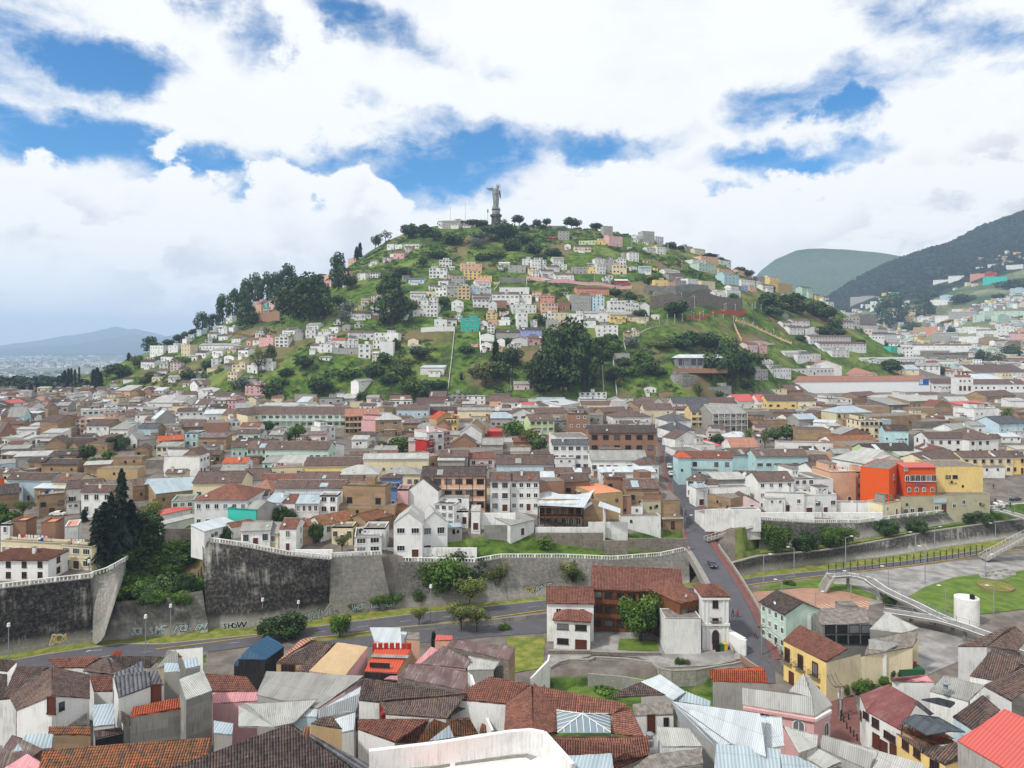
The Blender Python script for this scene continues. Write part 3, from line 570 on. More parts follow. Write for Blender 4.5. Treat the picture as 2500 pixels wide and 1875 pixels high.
    if S and Wd>5.5 and dist>205 and random.random()<.6 and dep>4.5:      # set-back upper room or low front annex gives the stepped look of these houses
        t=MB(); w=Wd*random.uniform(.28,.5); cx=random.uniform(-1,1)*(x-w/2)*.9; m2=wm if random.random()<.6 else random.choice(['white','block grey','brick','bright white'])
        if T=='f': ya,yb,za,zb=y1*.35,y1-.3,h-.5,h+2.1
        else: ya,yb,za,zb=-random.uniform(1.5,3),y0-.01,-3.,h*random.uniform(.35,.6)
        t.box(cx-w/2,cx+w/2,ya,yb,za,zb,m2,'flat roof'); t.box(cx-w/2-.2,cx+w/2+.2,ya-.25,yb,zb+.005,zb+.12,random.choice(['flat roof','grey fibre cement','light fibre cement','brown tile']))
        a_=t.obj('upper_room' if T=='f' else 'annex',root)
        for q_ in(-.22,.22): link('window',WM[(fr,'plain')],root,(cx+w*q_,ya-.004,zb-1.05),(0,0,0),(min(.9,w*.3),1,.9))
    if T=='g' and 'tile' in rm and Wd>6 and rr<.5 and dist>130:     # sheets patched into the tiles
        t=MB(); w=random.uniform(.9,2.6); cx=random.uniform(-x+w,x-w); a_,b_=.12,random.uniform(.5,.9); yr=dep/2; f_=lambda u_,t_:(u_,yr*t_,h+rise*t_+.09)
        t.face([f_(cx-w/2,a_),f_(cx+w/2,a_),f_(cx+w/2,b_),f_(cx-w/2,b_)],random.choice(['white metal','white metal','zinc','grey fibre cement','red tile'])); t.obj('roof_patch',root)
    if T=='f' and Wd>6 and S>0 and dist<650:
        if rr<.45: t=MB(); w=1.3; cx=random.uniform(-x*.5,x*.5); t.box(cx-w,cx+w,y1*.45,y1*.45+2.4,h-.5,h+1.9,wm,'flat roof'); t.obj('stair_head',root)
        if .3<rr<.8: link('water_tank',random.choice(TANK),root,(random.uniform(-x*.7,x*.7),y1*.6,h-.5),sc=(.8,.8,.8))
        if rr>.6 and dist<450:
            t=MB(); xa,xb=-x*.6,x*.5; yy_=y0+1.2; t.tube((xa,yy_,h-.5),(xa,yy_,h+1.3),.04,mat='iron',n=4); t.tube((xb,yy_,h-.5),(xb,yy_,h+1.3),.04,mat='iron',n=4); t.box(xa,xb,yy_-.01,yy_+.01,h+1.18,h+1.2,'iron')
            cx=xa+.3
            while cx<xb-.8:
                w=random.uniform(.4,.8); t.box(cx,cx+w,yy_-.02,yy_+.02,h+1.2-random.uniform(.5,.9),h+1.18,random.choice(['white cloth','white cloth','blue paint','red plastic','cloth dark','pink'])); cx+=w+random.uniform(.1,.6)
            t.obj('clothes_line',root)
    elif T in'gh' and dist<420:
        if rr<.28 and ro: t=MB(); cx=random.uniform(-x*.6,x*.6); t.box(cx-.3,cx+.3,dep*.3-.3,dep*.3+.3,h,h+rise*.6+1.3,wm if wall in'wWca' else 'white'); t.box(cx-.38,cx+.38,dep*.3-.38,dep*.3+.38,h+rise*.6+1.3,h+rise*.6+1.42,'flat roof'); o=t.obj('chimney',ro)
    if 'nd' not in opts and rr>.55 and dist<350 and S: link('satellite_dish',DISH,root,(random.uniform(-x*.8,x*.8),y0+.8,h+(0 if T=='f' else .25)))
    d1=f'{wn} {NUMW[S]+" " if S in NUMW else ""}'+('block' if S>=3 else ('house' if S>0 else 'blank-walled building')); d2=f'with {"a " if rn=="flat" else "a "}{rn} roof'
    desc=f'{d1}, {rn} roof'; ca=cat or ('apartment building' if S>=3 else ('house' if S>0 else 'building'))
    root['category']=ca; root['group']='buildings of the hill' if dist>480 else 'buildings of the town'
    if label: root['label']=label
    else:
        p=project(root.matrix_basis@Vector((0,0,h))); THINGS.append((root,desc,p[0],p[1]))
    FOOT.append((mid.x,mid.y,rz,Wd,dep)); LAST[0]=root
    return root
PT={'g':.42,'h':.42,'e':.42,'s':.16,'f':0.}
Sc=650/2212
def ZC(ox,oy,s=Sc): return lambda x,y:(ox+x*s,oy+y*s)
def town(zone,txt,h0=70,deep=None,hs=.80):
    z=ZC(*zone)
    for ln in txt.strip().split('\n'):
        ln=ln.split('#'); lab=ln[1].strip() if len(ln)>1 else None; t=ln[0].split()
        if not t: continue
        x0,y0,x1,y1,yr,h=map(float,t[:6]); h*=hs; T,wl,rf=t[6:9]; S=int(t[9]) if len(t)>9 else 0; n=int(t[10]) if len(t)>10 else 0; op=t[11] if len(t)>11 else ''
        (ax,ay),(bx,by)=z(x0,y0),z(x1,y1); ry=z(0,yr)[1]; mx,my=(ax+bx)/2,(ay+by)/2
        M=GR(mx,my,h,h0); ze=M.z; A=U(ax,ay,ze); B=U(bx,by,ze); zg=float(H(np.array([M.x]),np.array([M.y+2]))[0])
        zg=min(zg,ze-2.)
        if T=='e': dep=9. if deep is None else deep; rise=max(.3,(my-ry)*M.y/F)
        else:
            p=PT[T]; num=F*(CZ-ze)-(ry-HY)*M.y; d=num/(F*p+(ry-HY)); d=max(2.,min(d,26.))
            if T=='f': dep=min(max(d,3.),15.); rise=0
            elif T=='s': dep=d; rise=p*d
            else: dep=2*d; rise=p*d
        m=None
        for o in op.split(','):
            if o.startswith('d='): dep=float(o[2:])
        rise=min(rise,dep*.3) if 'd=' in op else rise; build(A,B,h,T,wl,rf,S,n,dep,rise,zg,op,label=lab)
def hill(zone,txt,s=Sc):
    z=ZC(zone[0],zone[1],s)
    for ln in txt.strip().split('\n'):
        ln=ln.split('#'); lab=ln[1].strip() if len(ln)>1 else None; t=ln[0].split()
        if not t: continue
        x0,x1,y0,y1=map(float,t[:4]); T,wl,rf=t[4:7]; S=int(t[7]) if len(t)>7 else 0; n=int(t[8]) if len(t)>8 else 0; op=t[9] if len(t)>9 else ''
        (ax,ay),(bx,by)=z(x0,y0),z(x1,y1); mx=(ax+bx)/2; M=GR(mx,by,0,300); D=M.y; h=max(2.4,(by-ay)*D/F); w=(bx-ax)*D/F; dep=min(12,max(5.5,w*.75)); e_=max(8,w*.45); gx=(Hs(M.x+e_,M.y)-Hs(M.x-e_,M.y)); gy=max(.5,Hs(M.x,M.y+e_)-Hs(M.x,M.y-e_)); yaw=max(-.75,min(.75,math.atan2(-gx,gy)))*.85+random.uniform(-.1,.1)     # stand along the contour
        if T in'gh': dep=min(9,dep); rise=dep*.2; 
        elif T=='e': rise=h*.25; h-=rise*.8
        elif T=='s': rise=dep*.12
        else: rise=0
        for o in op.split(','):
            if o.startswith('d='): dep=float(o[2:])
        c=Vector((M.x,M.y,M.z+h)); dv=Vector((math.cos(yaw),math.sin(yaw),0))*w/2/math.cos(yaw)
        build(c-dv,c+dv,h,T,wl,rf,S,n,dep,rise,M.z,op,label=lab)
# ------------------------------------------------------------------ town, back rows to front rows
A1=(0,880);A2=(600,880);A3=(1200,880);A4=(1850,880);Z5=(0,1150);Z6=(600,1150);Z7=(1200,1150);Z8=(1850,1150)
town(A1,'''
955 250 1080 250 205 7 s o H 2 3
1080 265 1150 265 245 7 e a T 0 0
1150 250 1245 250 215 7 s w H 2 2
1190 245 1255 245 222 8 e a T 0 0
1255 250 1350 250 222 7 s w M 2 3
1225 350 1520 350 288 6 s w H 1 3 # long barn-like building with a pale sheet roof and open front
1520 340 1610 330 290 6 e W G 1 1
810 310 985 310 296 5 f c F 1 3
1375 270 1475 275 245 4 g w T 1 3
1500 285 1640 285 255 4 g a T 1 3
1640 270 1710 270 245 4 g w T 1 2
1715 290 1790 290 265 5 g w T 1 2
1640 205 1775 200 160 4 g w T 1 3
1645 235 1860 235 215 5 e W T 1 3
1790 300 2040 300 260 5 g w T 1 4
1730 335 1865 335 318 6 f w F 2 3
1865 330 1960 330 315 7 f p F 2 3
1960 395 2110 390 350 6 s g G 1 2
2035 205 2150 205 188 9 f p F 3 3
2120 215 2212 215 200 8 f p F 2 2
2130 320 2212 310 290 5 g c T 1 2
1595 365 1730 365 320 5 g w T 1 4
0 390 120 360 335 6 g a T 0 0
60 360 215 345 322 6 g w K 2 3
200 470 260 460 385 6 e q G 0 0
255 390 395 380 345 6 e w T 1 2
400 400 490 395 355 6 e a T 0 0
395 335 470 330 300 4 f S F 1 2
530 310 600 310 255 5 f w F 1 2
0 460 215 455 420 6 g a T 0 0
460 375 565 375 345 5 g g G 1 2
665 385 850 385 355 6 f g G 1 2
680 415 1050 400 375 9 f w H 2 8 w # long white terrace block with open upper floor behind peach facade
660 490 1000 480 425 9 f o H 3 7 # peach-painted three-storey building with white roof canopy
945 470 1130 465 430 6 g w T 1 4
1120 450 1290 450 430 7 f w F 2 3 a
1290 490 1460 480 420 6 e g M 0 0
1475 425 1700 420 392 9 g w T 2 4 sC
1690 445 1900 440 405 7 s w M 1 6
1925 460 2030 450 405 7 e n T 1 2
2055 455 2212 445 385 9 h c T 2 3
0 610 135 600 515 8 e k T 0 0
130 570 300 570 550 6 s w H 1 3
240 540 435 540 515 7 s w H 1 6
480 510 660 480 450 10 e a T 1 1
510 500 665 480 455 10 g w R 3 5
350 600 520 600 565 6 s w H 1 4
0 640 175 640 600 6 s w H 1 6
50 655 240 655 620 5 s w H 1 8
285 635 450 635 610 6 s w G 1 3
685 570 830 570 540 6 g w T 1 3
710 540 905 540 485 9 g w T 2 3 A
905 570 1060 570 510 7 s w G 1 4
1075 520 1165 515 485 9 f b F 2 2
1140 560 1310 560 525 7 g b L 1 3 A
1310 540 1480 540 520 7 f G F 0 0
1480 555 1690 550 490 5 g a T 1 3
1690 520 1900 515 485 9 f k F 0 0
1535 600 1640 600 580 8 f q F 2 2
1885 505 2000 500 480 9 f w F 2 3
1640 640 1880 640 600 7 s a X 1 2
1990 550 2160 550 515 6 g w R 1 3
1960 605 2160 605 570 5 g m T 1 3
370 695 550 690 635 7 e a T 1 1
440 690 720 690 640 5 g a D 0 0
570 720 650 720 680 5 e a T 0 0
705 690 890 690 610 6 f a T 0 0
780 640 900 640 610 6 f k T 0 0
1045 660 1140 660 600 5 e w H 1 2
1150 660 1340 650 615 6 f g F 1 2
1320 670 1535 655 620 6 g a O 1 3
1290 715 1480 715 675 7 s c G 2 4
1115 740 1240 735 705 6 e a T 0 0
1940 680 2140 680 645 6 g w D 1 3
1480 760 1760 755 715 5 f G F 0 0
1510 795 1670 795 735 9 e a T 0 0
1660 795 1745 770 738 9 f w D 2 3
0 740 240 730 700 5 s g G 0 0
110 800 400 790 750 4 s g H 0 0
470 790 690 780 740 4 g a D 1 3
0 780 110 785 755 4 s a H 1 2
0 860 130 850 815 5 s b G 1 2
220 840 370 840 800 6 g a D 1 2
330 860 640 860 815 5 g a D 0 0
690 870 920 860 830 4 s a H 0 0
915 800 1180 800 785 5 f a F 0 0
1180 830 1470 830 795 4 f s F 0 0
1345 850 1465 850 820 4 g w T 1 3
800 900 1140 900 875 5 f n F 0 0 # long low tan-topped wall house
1840 850 2050 850 805 5 g w O 1 2 # white pavilion with orange tile roof beside the side street
1915 725 2212 715 668 7 g m T 1 6
''')
town(A2,'''
1185 330 1370 330 320 5 f w F 1 6 w
1195 280 1370 280 250 8 f k F 1 2
1410 355 1650 355 310 5 g w T 1 6
1520 300 1665 300 255 6 g S T 1 4
1665 275 1845 275 265 7 f g F 2 4 w
1835 295 1990 295 290 7 f W F 2 3
2035 310 2200 310 275 6 g o T 1 3
720 315 905 315 275 5 s g H 1 3
610 310 800 310 305 6 f g F 1 3 w
405 280 590 280 255 5 f g F 0 0
420 345 510 345 300 5 s w M 1 1
130 375 430 375 350 4 s w H 0 0
940 175 1080 165 150 6 g W G 2 2 # small white two-storey cottage alone on the green slope
10 445 840 445 382 9 g m T 2 15 wCV # long white and mint two-storey cloister with glazed verandahs and tile roof
820 465 1110 460 400 11 g n E 3 8 bV # timber-framed gallery block under a terracotta panel roof
1075 495 1300 490 435 10 h a H 2 2 # tan adobe corner house with grey hipped sheet roof
1175 500 1290 480 450 9 f p F 3 5 B
1150 395 1250 390 380 8 f a T 0 0
1250 405 1520 405 365 8 g b T 1 5 sC
1520 415 1755 415 382 6 g r D 0 0
1755 415 2040 415 390 7 g c G 1 4 B
1450 480 1585 480 450 6 f G F 0 0
1310 520 1450 520 480 5 s a X 0 0
1585 490 1755 480 428 8 e n O 0 0
1650 480 1755 480 440 9 f y R 2 4 B
1425 545 1595 545 515 5 f q G 0 0
1330 590 1440 590 545 6 f k F 1 2
1570 545 1700 545 500 7 e a R 0 0
1505 600 1650 590 565 10 f W P 2 2
1570 590 1700 580 555 9 f p F 3 4 B
1345 670 1520 670 640 9 g P G 1 1 # faded cream house with grey roof joined to the red house
1505 665 1575 655 640 10 f r F 3 3 B # crimson red three-storey house with white window trim
1780 600 1960 600 538 7 e W G 0 0
1850 540 1985 540 485 7 e a G 0 0
2030 480 2212 480 435 8 s g Z 1 4
2005 590 2130 590 555 3 f r K 0 0 # low shed covered by a bright red awning
1985 680 2130 680 590 4 f k F 0 0
1700 695 1920 695 625 6 e k T 0 0
1815 690 1960 690 672 6 s w G 2 3
1960 700 2140 700 645 6 s g G 1 2
1830 770 2130 740 690 5 f g F 0 0
0 545 115 545 515 5 g w T 1 3
0 600 145 600 570 5 g w T 1 2 a
620 555 745 545 530 8 f W F 2 3
0 735 215 735 665 7 g m T 2 5 # mint green school wing with brown roof at the street corner
150 740 690 740 670 8 g m T 1 9 w # mint green school hall with long brown roof
620 720 820 700 680 7 e W T 1 1
265 850 480 850 785 4 s q H 0 0
130 850 265 850 785 4 s q G 0 0
200 890 475 880 850 6 f c F 1 4
480 875 970 870 800 8 g y T 1 6 wC # yellow verandah house with brown roof and white sheet patch
970 820 1520 815 770 10 g c H 1 8 aC # cream hall with a row of tall arched windows
765 950 1110 945 865 7 h c H 1 5 a # low cream pavilion with hipped grey roof
1155 945 1450 945 880 7 h c G 1 5
120 990 430 990 938 6 g w R 0 0
400 990 765 990 925 6 g w T 0 0
-20 1000 200 990 895 6 g w T 0 0
1600 800 1850 800 740 6 g g T 0 0
1590 830 1820 830 800 5 s g H 0 0
1500 800 1610 790 720 6 f a G 1 1
230 1060 820 1060 990 9 g W T 1 7 # white house with brown tile roof holding two skylight sheets
-20 1110 230 1110 990 7 h w E 1 3
0 1175 230 1150 1080 6 h a T 1 3
770 1010 960 1010 950 6 g a T 0 0
''')
town(A3,'''
735 320 955 320 265 6 f W Z 1 5
575 375 740 350 320 5 s w M 0 0
380 335 620 335 305 4 s w Z 0 0
270 380 380 375 345 4 g w K 0 0
80 345 230 345 305 5 g w T 1 3
-20 330 150 330 290 5 g o T 1 3
385 375 575 370 340 5 g w T 0 0
740 365 1000 365 335 5 g c T 0 0
1000 385 1140 385 340 5 g c G 0 0
1190 340 1340 350 305 6 g w T 0 0
975 330 1110 330 305 4 e w G 1 1
1080 310 1180 310 290 4 f m F 1 1
1230 395 1400 385 330 5 g a T 0 0
0 420 170 420 378 5 f w F 1 5
165 445 360 440 400 10 e w T 2 3
360 440 630 435 390 7 g c T 0 0
315 500 525 495 445 11 g l T 3 4 # pale lime green three-storey house with small square windows
525 500 635 500 440 9 f G F 2 2
635 440 805 440 410 15 f k F 3 3 # bare brick five-storey block with concrete frame
640 400 820 400 370 14 f C F 0 0
810 455 930 455 430 7 f G F 0 0
820 430 920 430 390 6 g w T 0 0
930 430 1140 420 385 7 g a T 0 0
1005 470 1330 465 418 7 h w T 1 5
1265 405 1510 405 355 10 g c T 2 3 sC
1505 355 1805 355 305 9 g P L 2 5 sC
1800 345 2020 350 305 7 g P T 1 2
2050 340 2212 335 280 7 g w K 1 2
1655 425 1960 425 365 11 g y L 3 6 wV # cream and yellow school wing with slate roof and open galleries
1830 445 2125 440 362 12 g G G 3 4 wnV # grey sheet roofed block joined to the yellow school galleries
2125 430 2212 430 390 11 f G F 0 0
1455 500 1665 495 435 8 h w L 0 0
1490 585 1695 580 505 8 h w L 0 0
1525 655 1730 640 588 7 e w T 1 1
0 475 165 475 430 6 s g Z 0 0
805 600 1375 600 535 15 g k D 3 6 wn # three-storey bare brick block with dark roof and open attic
820 830 1300 830 745 7 g w G 1 8 w # low long house under a grey patched sheet roof
535 640 815 635 590 12 f w F 0 0
500 700 820 700 655 12 g W L 3 5 w # white four-level block with dark roof and glazed attic
1220 865 1400 860 758 7 h w T 1 3 n,d=7
35 865 525 865 780 8 g b T 1 5 sC # light blue house with long mottled brown roof
360 800 500 795 745 5 g w T 0 0
1550 760 1770 755 715 6 f W F 0 0
1770 725 1920 705 665 5 s w K 0 0
1552 810 2010 815 750 12 g q R 2 5 bC,d=9 # aqua-blue two-storey corner house with reddish tile roof
1548 808 1668 806 745 12 h q O 0 0 n,d=6
1990 790 2230 785 725 8 g q T 0 0
1990 720 2230 720 640 7 g w E 0 0
1950 640 2190 640 590 6 h w M 0 0
1650 700 1860 690 660 7 f w F 1 1
440 935 830 935 890 6 g w T 0 0
900 930 1370 925 880 6 s W M 0 0
-20 1000 160 1000 925 12 g W T 3 2 # white three-storey house with brown roof, its west half
150 1000 405 1000 920 12 g W T 3 4 # white three-storey house with brown roof and bay windows, east half
400 990 530 990 920 8 s w M 0 0
600 1010 830 1000 935 7 g k T 1 3
400 1010 610 1000 955 9 f k F 0 0
940 970 1120 970 930 8 g k T 1 2
1230 930 1330 925 905 9 f k F 0 0
1110 1065 1400 1065 980 9 g a T 1 3 # adobe courtyard house with brown roof and pink ridge sheets
1610 985 1770 1000 930 8 h w T 2 2
1700 1060 1810 1050 1020 8 s w Z 1 1
1770 1030 1890 1030 985 8 g w T 0 0
1850 990 2130 985 925 7 s g H 1 2
1810 1060 2150 1050 1030 8 f w F 0 0
1745 1100 1985 1150 1075 8 f a F 0 0
1975 1180 2230 1180 1115 3.6 e P T 1 2
2130 960 2230 960 915 10 g w T 2 1
''')
town(A4,'''
1050 75 1345 75 35 6 g c Z 1 3 # stone pavilion with curved blue-grey metal roof
1260 45 1520 45 20 6 g w G 2 5
1810 100 2240 95 35 9 g w T 1 6 # long white convent wing with broad brown hipped roof at the frame edge
200 70 700 60 48 9 f W M 1 16 wn # long white glass-fronted hall with thin flat white roof
440 45 700 45 -2 13 e W E 0 0 # white gabled block with terracotta top above the glass hall
685 115 1000 112 60 7 h W E 1 5
200 178 1440 168 128 12 g I E 0 0 # long plain white convent wall under a thin terracotta roof
1450 190 1662 190 148 9 g W T 1 5 b
1790 195 2240 195 155 9 g W T 1 9 b
1790 155 2050 155 112 7 s w M 0 0
100 240 245 238 205 6 f c F 1 4
240 250 385 250 200 6 g k T 0 0
0 335 75 335 282 8 g w K 0 0
75 335 330 335 285 9 g y T 1 4 bC
330 335 490 335 290 9 g c T 1 4 bC
490 345 560 345 290 7 f a F 0 0
565 320 785 318 298 8 f W F 2 5
590 350 760 345 330 6 f W F 1 2
785 315 900 310 280 6 f a T 0 0
835 300 1010 290 258 7 g a T 0 0
830 385 1100 385 340 6 f a F 0 0
940 310 1200 305 285 6 s g H 1 4
1090 370 1260 365 310 6 s s G 1 3
1170 290 1290 290 268 7 f w F 1 2
1265 340 1500 330 285 8 s a H 1 6 # adobe house with strips of white sheet on its roof
1340 280 1500 280 262 6 g w T 0 0
1470 380 1610 370 330 7 e a R 0 0
1600 350 1780 350 300 6 g g H 0 0
1300 400 1620 400 385 6 f a F 0 0
1680 370 1920 360 335 6 s a K 1 3
1800 400 1965 395 370 9 f W F 1 4
1960 400 2010 400 360 8 f w F 0 0
1900 300 2150 290 250 6 g a T 1 4
2090 335 2240 335 310 6 s w H 0 0
2100 400 2240 400 370 5 f a F 0 0
650 435 960 430 375 10 h c Z 2 6 bB # cream balconied house with blue-grey metal hipped roof
0 425 120 420 395 8 f G F 0 0
0 500 250 490 440 7 f a F 1 1 n
120 430 330 430 405 6 g a T 0 0
250 480 380 475 440 5 g w T 0 0
340 490 505 485 442 6 g g Z 1 1
480 370 640 380 360 5 g a T 0 0
470 460 585 450 415 6 e a T 0 0
540 450 665 450 420 6 f w F 1 5
455 510 640 520 490 5 s w M 0 0
850 500 1045 500 470 12 f c F 3 5 bBC # cream three-storey balconied house with a balustraded roof
1000 500 1110 490 460 9 f b F 1 1
900 470 1360 450 400 10 f a F 0 0 # very long blank brown adobe wall house
1050 580 1260 585 535 11 g q D 1 5 sC # teal and white house with tall windows between pilasters
1245 620 1500 610 575 8 f g F 0 0
1415 650 1780 650 590 9 g W T 2 5 bC # white galleried house with long brown roof
1760 660 2010 650 555 9 h W T 2 4 b # white courtyard house end with broad brown hip roof
1350 510 1650 500 460 6 f s F 0 0
1640 500 1810 505 395 8 f a F 0 0
2010 530 2240 520 460 9 g b L 1 5
1750 540 2020 540 505 7 g w G 1 4
1640 580 1810 570 520 6 g w G 1 2
330 575 610 580 530 10 f a T 0 0
555 610 680 600 540 5 s w Z 0 0
660 600 750 600 545 5 g w T 0 0
690 615 940 605 560 6 e k G 0 1
620 680 1000 670 620 5 g w Y 0 0
520 660 900 730 640 6 f a F 0 0 # long adobe boundary building with sloping top
160 680 640 690 670 5 f w F 0 0
430 780 620 770 745 6 f o F 0 0
840 710 1110 700 665 6 f g F 0 0
900 750 1290 745 685 7 g l D 1 8
1290 720 1450 760 690 6 g w R 0 0
-20 800 430 795 735 9 g q T 1 6
430 835 610 835 780 7 g w T 0 0
450 900 670 890 840 8 g w T 0 0
605 810 900 860 745 12 s w H 0 1
880 870 1210 830 745 12 e W H 1 1
1175 790 1380 790 755 7 s l H 1 2
1440 860 1700 805 745 9 g c T 2 4 bBC
1700 808 2130 803 750 9 g c T 2 6 bBC # cream two-storey row with tall brown shutters and iron balconies
2110 805 2240 800 748 9 g y T 2 2 bBC # orange-yellow end house with iron balconies
600 925 820 920 875 14 f o M 1 2
630 925 955 925 912 13 f o M 3 5 bn # peach three-storey house with iron-framed windows and curved terrace
950 1000 1165 990 915 11 s w G 2 3 w
0 1005 310 1000 922 12 g W T 3 4 n # white mansard house with four round dormer windows
300 980 475 975 850 12 f W F 3 3 w
470 990 630 985 840 12 f W F 0 0
''')
town(Z5,'''
40 70 420 75 10 9 g b T 1 5 C
420 90 630 95 15 9 g c T 1 4 C
270 140 590 145 100 7 s a M 0 0
540 150 850 130 70 9 g w T 1 3
660 175 930 175 115 9 g W T 2 3 A
320 200 540 180 150 8 f a G 1 3 n
1195 110 1630 90 55 6 s a Z 0 0 # brown walled house under a wide zinc sheet roof
1290 190 1650 150 60 6 s a Z 0 0
1590 100 2010 95 0 9 g c T 1 4 # stately cream house with arched gable ornament and brown roof
1420 250 1610 240 190 7 f m F 2 3
1600 240 2060 240 100 10 h W R 2 6 # big white house with hipped reddish roof and bay window
1970 210 2230 200 150 8 g W T 1 3
1310 370 1600 310 300 5 s W K 0 0 # low white annex with a red metal roof
1330 450 1650 375 380 4 s W H 0 0
2040 310 2140 320 240 8 g g G 2 2
2130 320 2250 275 240 8 f t G 2 3 n # teal-painted house flank with dark windows
1700 500 1980 430 390 4 s W M 0 0
1920 470 2130 430 410 4 g w Y 0 0
1990 500 2250 490 420 5 g w G 1 3 w
0 70 40 65 30 8 g O R 1 1
1100 130 1210 120 60 6 g a T 0 0
-30 200 170 180 95 6 s a D 0 0
0 440 80 440 372 8 f W F 2 1
''')
town(Z6,'''
0 290 100 270 240 7 g g G 2 2
160 255 290 265 180 8 g W Z 1 1
290 265 410 265 190 8 g W R 1 2
400 270 610 270 192 8 g W Z 2 4
610 200 760 200 170 10 f W F 3 2 # white square tower house with flat roof beside the adobe hall
800 110 1160 120 85 12 f a F 1 3 n # broad windowless brown adobe hall with three small openings
1110 60 1290 60 15 11 h B T 2 4 B # blue-painted house flank with iron balconies
1255 150 1350 150 110 9 f p F 1 1 # narrow pink house front with one window
1345 155 1600 165 60 9 e W D 0 1 # white blind gable house with charcoal tile roof
1450 45 2000 45 -40 13 g o D 3 6 bnV # peach courtyard gallery house with dark tile roof and balconies
1880 150 1995 150 90 8 s a G 0 0
750 285 1240 290 265 6 f a F 0 1 # long low brown adobe yard wall
1000 420 1400 320 300 4 g a Y 1 2
620 450 900 400 345 5 g w Y 1 2
710 460 890 460 420 6 f c F 1 3 w # small cream house with flat roof below the brown roofs
880 400 1040 390 350 4 f w F 1 2
900 550 1130 540 460 7 f w F 2 2 w
975 470 1160 470 420 7 f w F 1 2
1225 430 1470 430 340 11 e W H 2 2 # large white gable-roofed workshop with narrow slit windows
1450 440 1680 425 335 11 e W H 2 2
0 500 270 520 420 4 g c G 1 3
275 480 420 480 390 7 g W R 2 1
410 470 560 450 400 6 g a Y 0 0
1680 470 1800 460 430 5 s g Z 0 0
1870 330 1950 330 280 8 s w H 1 1
1720 330 1850 330 290 6 f w F 1 2
1560 270 1730 280 240 9 f w L 3 3 w
''')
town(Z7,'''
1070 290 1260 290 200 5 f w F 0 0
1250 250 1410 250 190 8 f K F 0 0
1400 240 1570 240 130 11 f a F 0 0 # tall brown adobe block at the steep street corner
1085 210 1165 210 200 8 f k F 0 0
865 190 1095 170 90 10 f n Q 0 0 # tan walled block under slanting peach sheets
1270 190 1420 190 160 9 f k F 0 0
1070 380 1410 375 340 6 f w F 0 0
1420 400 1600 395 330 5 s a G 1 1 # ramshackle adobe hut with grey sheet roof on timber posts
160 450 370 400 340 6 s W G 1 1 # white sloping-roofed outbuilding above the yard steps
1770 360 2020 340 315 4.5 f w F 0 0
2010 330 2240 320 300 8 f w F 0 0
''')
town(Z8,'''
20 170 390 180 160 8 f W F 1 4 n # low white annex with grille windows under the mansard house
470 200 660 190 165 8 f W F 1 3 w
380 200 480 195 150 8 f w F 1 1
660 260 1040 265 250 5 f w F 0 0
1040 270 1195 240 225 6 f c F 1 2
''')
# ------------------------------------------------------------------ retaining walls, road, bridge
def lerp_line(L,n):
    L=[Vector(p) for p in L]; d=[0]
    for a,b_ in zip(L,L[1:]): d.append(d[-1]+(b_-a).length)
    out=[]
    for i in range(n):
        t=d[-1]*i/(n-1); k=max(j for j in range(len(d)) if d[j]<=t+1e-9); k=min(k,len(L)-2); out.append(L[k].lerp(L[k+1],(t-d[k])/max(d[k+1]-d[k],1e-9)))
    return out
def wall_strip(name,foot,top,label,mat='stained concrete',dark=1.,rough=.25,coping=True,rail=None,group='retaining walls of the ravine road'):
    f=[U(*p) for p in foot]; t=[U(*p) for p in top]; n=max(8,int((f[-1]-f[0]).length/1.2)); f=lerp_line(f,n); t=lerp_line(t,n); m=16
    X_=np.zeros((m,n));Y_=X_.copy();Z_=X_.copy();B_=X_.copy(); uvv=np.zeros((m,n,2)); L=0
    for i in range(n):
        if i: L+=(f[i]-f[i-1]).length
        for j in range(m):
            k=j/(m-1); p=f[i].lerp(t[i],k); X_[j,i],Y_[j,i],Z_[j,i]=p; uvv[j,i]=(L,(t[i]-f[i]).length*k)
    dx=float(f[-1].x-f[0].x); Y_-=1.0+vnoise(X_*1.,Z_*1.+7,2.7)*rough; B_[:]=dark
    Z_[0]-=1.5
    root=empty(name,(f[0].x,f[0].y,f[0].z)); tag(root,label,'retaining wall',group)
    o=gridmesh('wall_face',X_,Y_,Z_,mat,{'bare':B_},None)
    q=[]; N=n
    uvl=o.data.uv_layers[0]; idx=np.zeros(len(o.data.loops),np.int32); o.data.loops.foreach_get('vertex_index',idx); uvl.data.foreach_set('uv',uvv.reshape(-1,2)[idx].astype(np.float32).ravel())
    o.parent=root; o.location=(-f[0].x,-f[0].y,-f[0].z)
    if coping:
        c=MB()
        for a,b_ in zip(t,t[1:]): c.bar(a+Vector((0,-.4,-.1)),b_+Vector((0,-.4,-.1)),1.,.28,'kerb stone')
        o=c.obj('coping',root); o.location=-f[0]
    if rail:
        c=MB(); pts=lerp_line(t,max(3,int(sum((a-b_).length for a,b_ in zip(t,t[1:]))/.75)))
        for i,p in enumerate(pts): w=.11 if i%6 else .24; c.box(p.x-w,p.x+w,p.y-.5-w,p.y-.5+w,p.z+.15,p.z+1.,rail)
        for a,b_ in zip(pts,pts[1:]): c.bar(a+Vector((0,-.5,.95)),b_+Vector((0,-.5,.95)),.32,.16,rail)
        o=c.obj('balustrade',root); o.location=-f[0]
    return root
wall_strip('retaining_wall',[(-120,1622,-4.3),(0,1603,-4.3),(118,1581,-4.3),(230,1566,-4.3)],[(-120,1453,10),(0,1435,10),(110,1422,10),(228,1409,10)],'dark stained wall with white balustrade under the white corner houses','stained concrete',1.,rail='white')
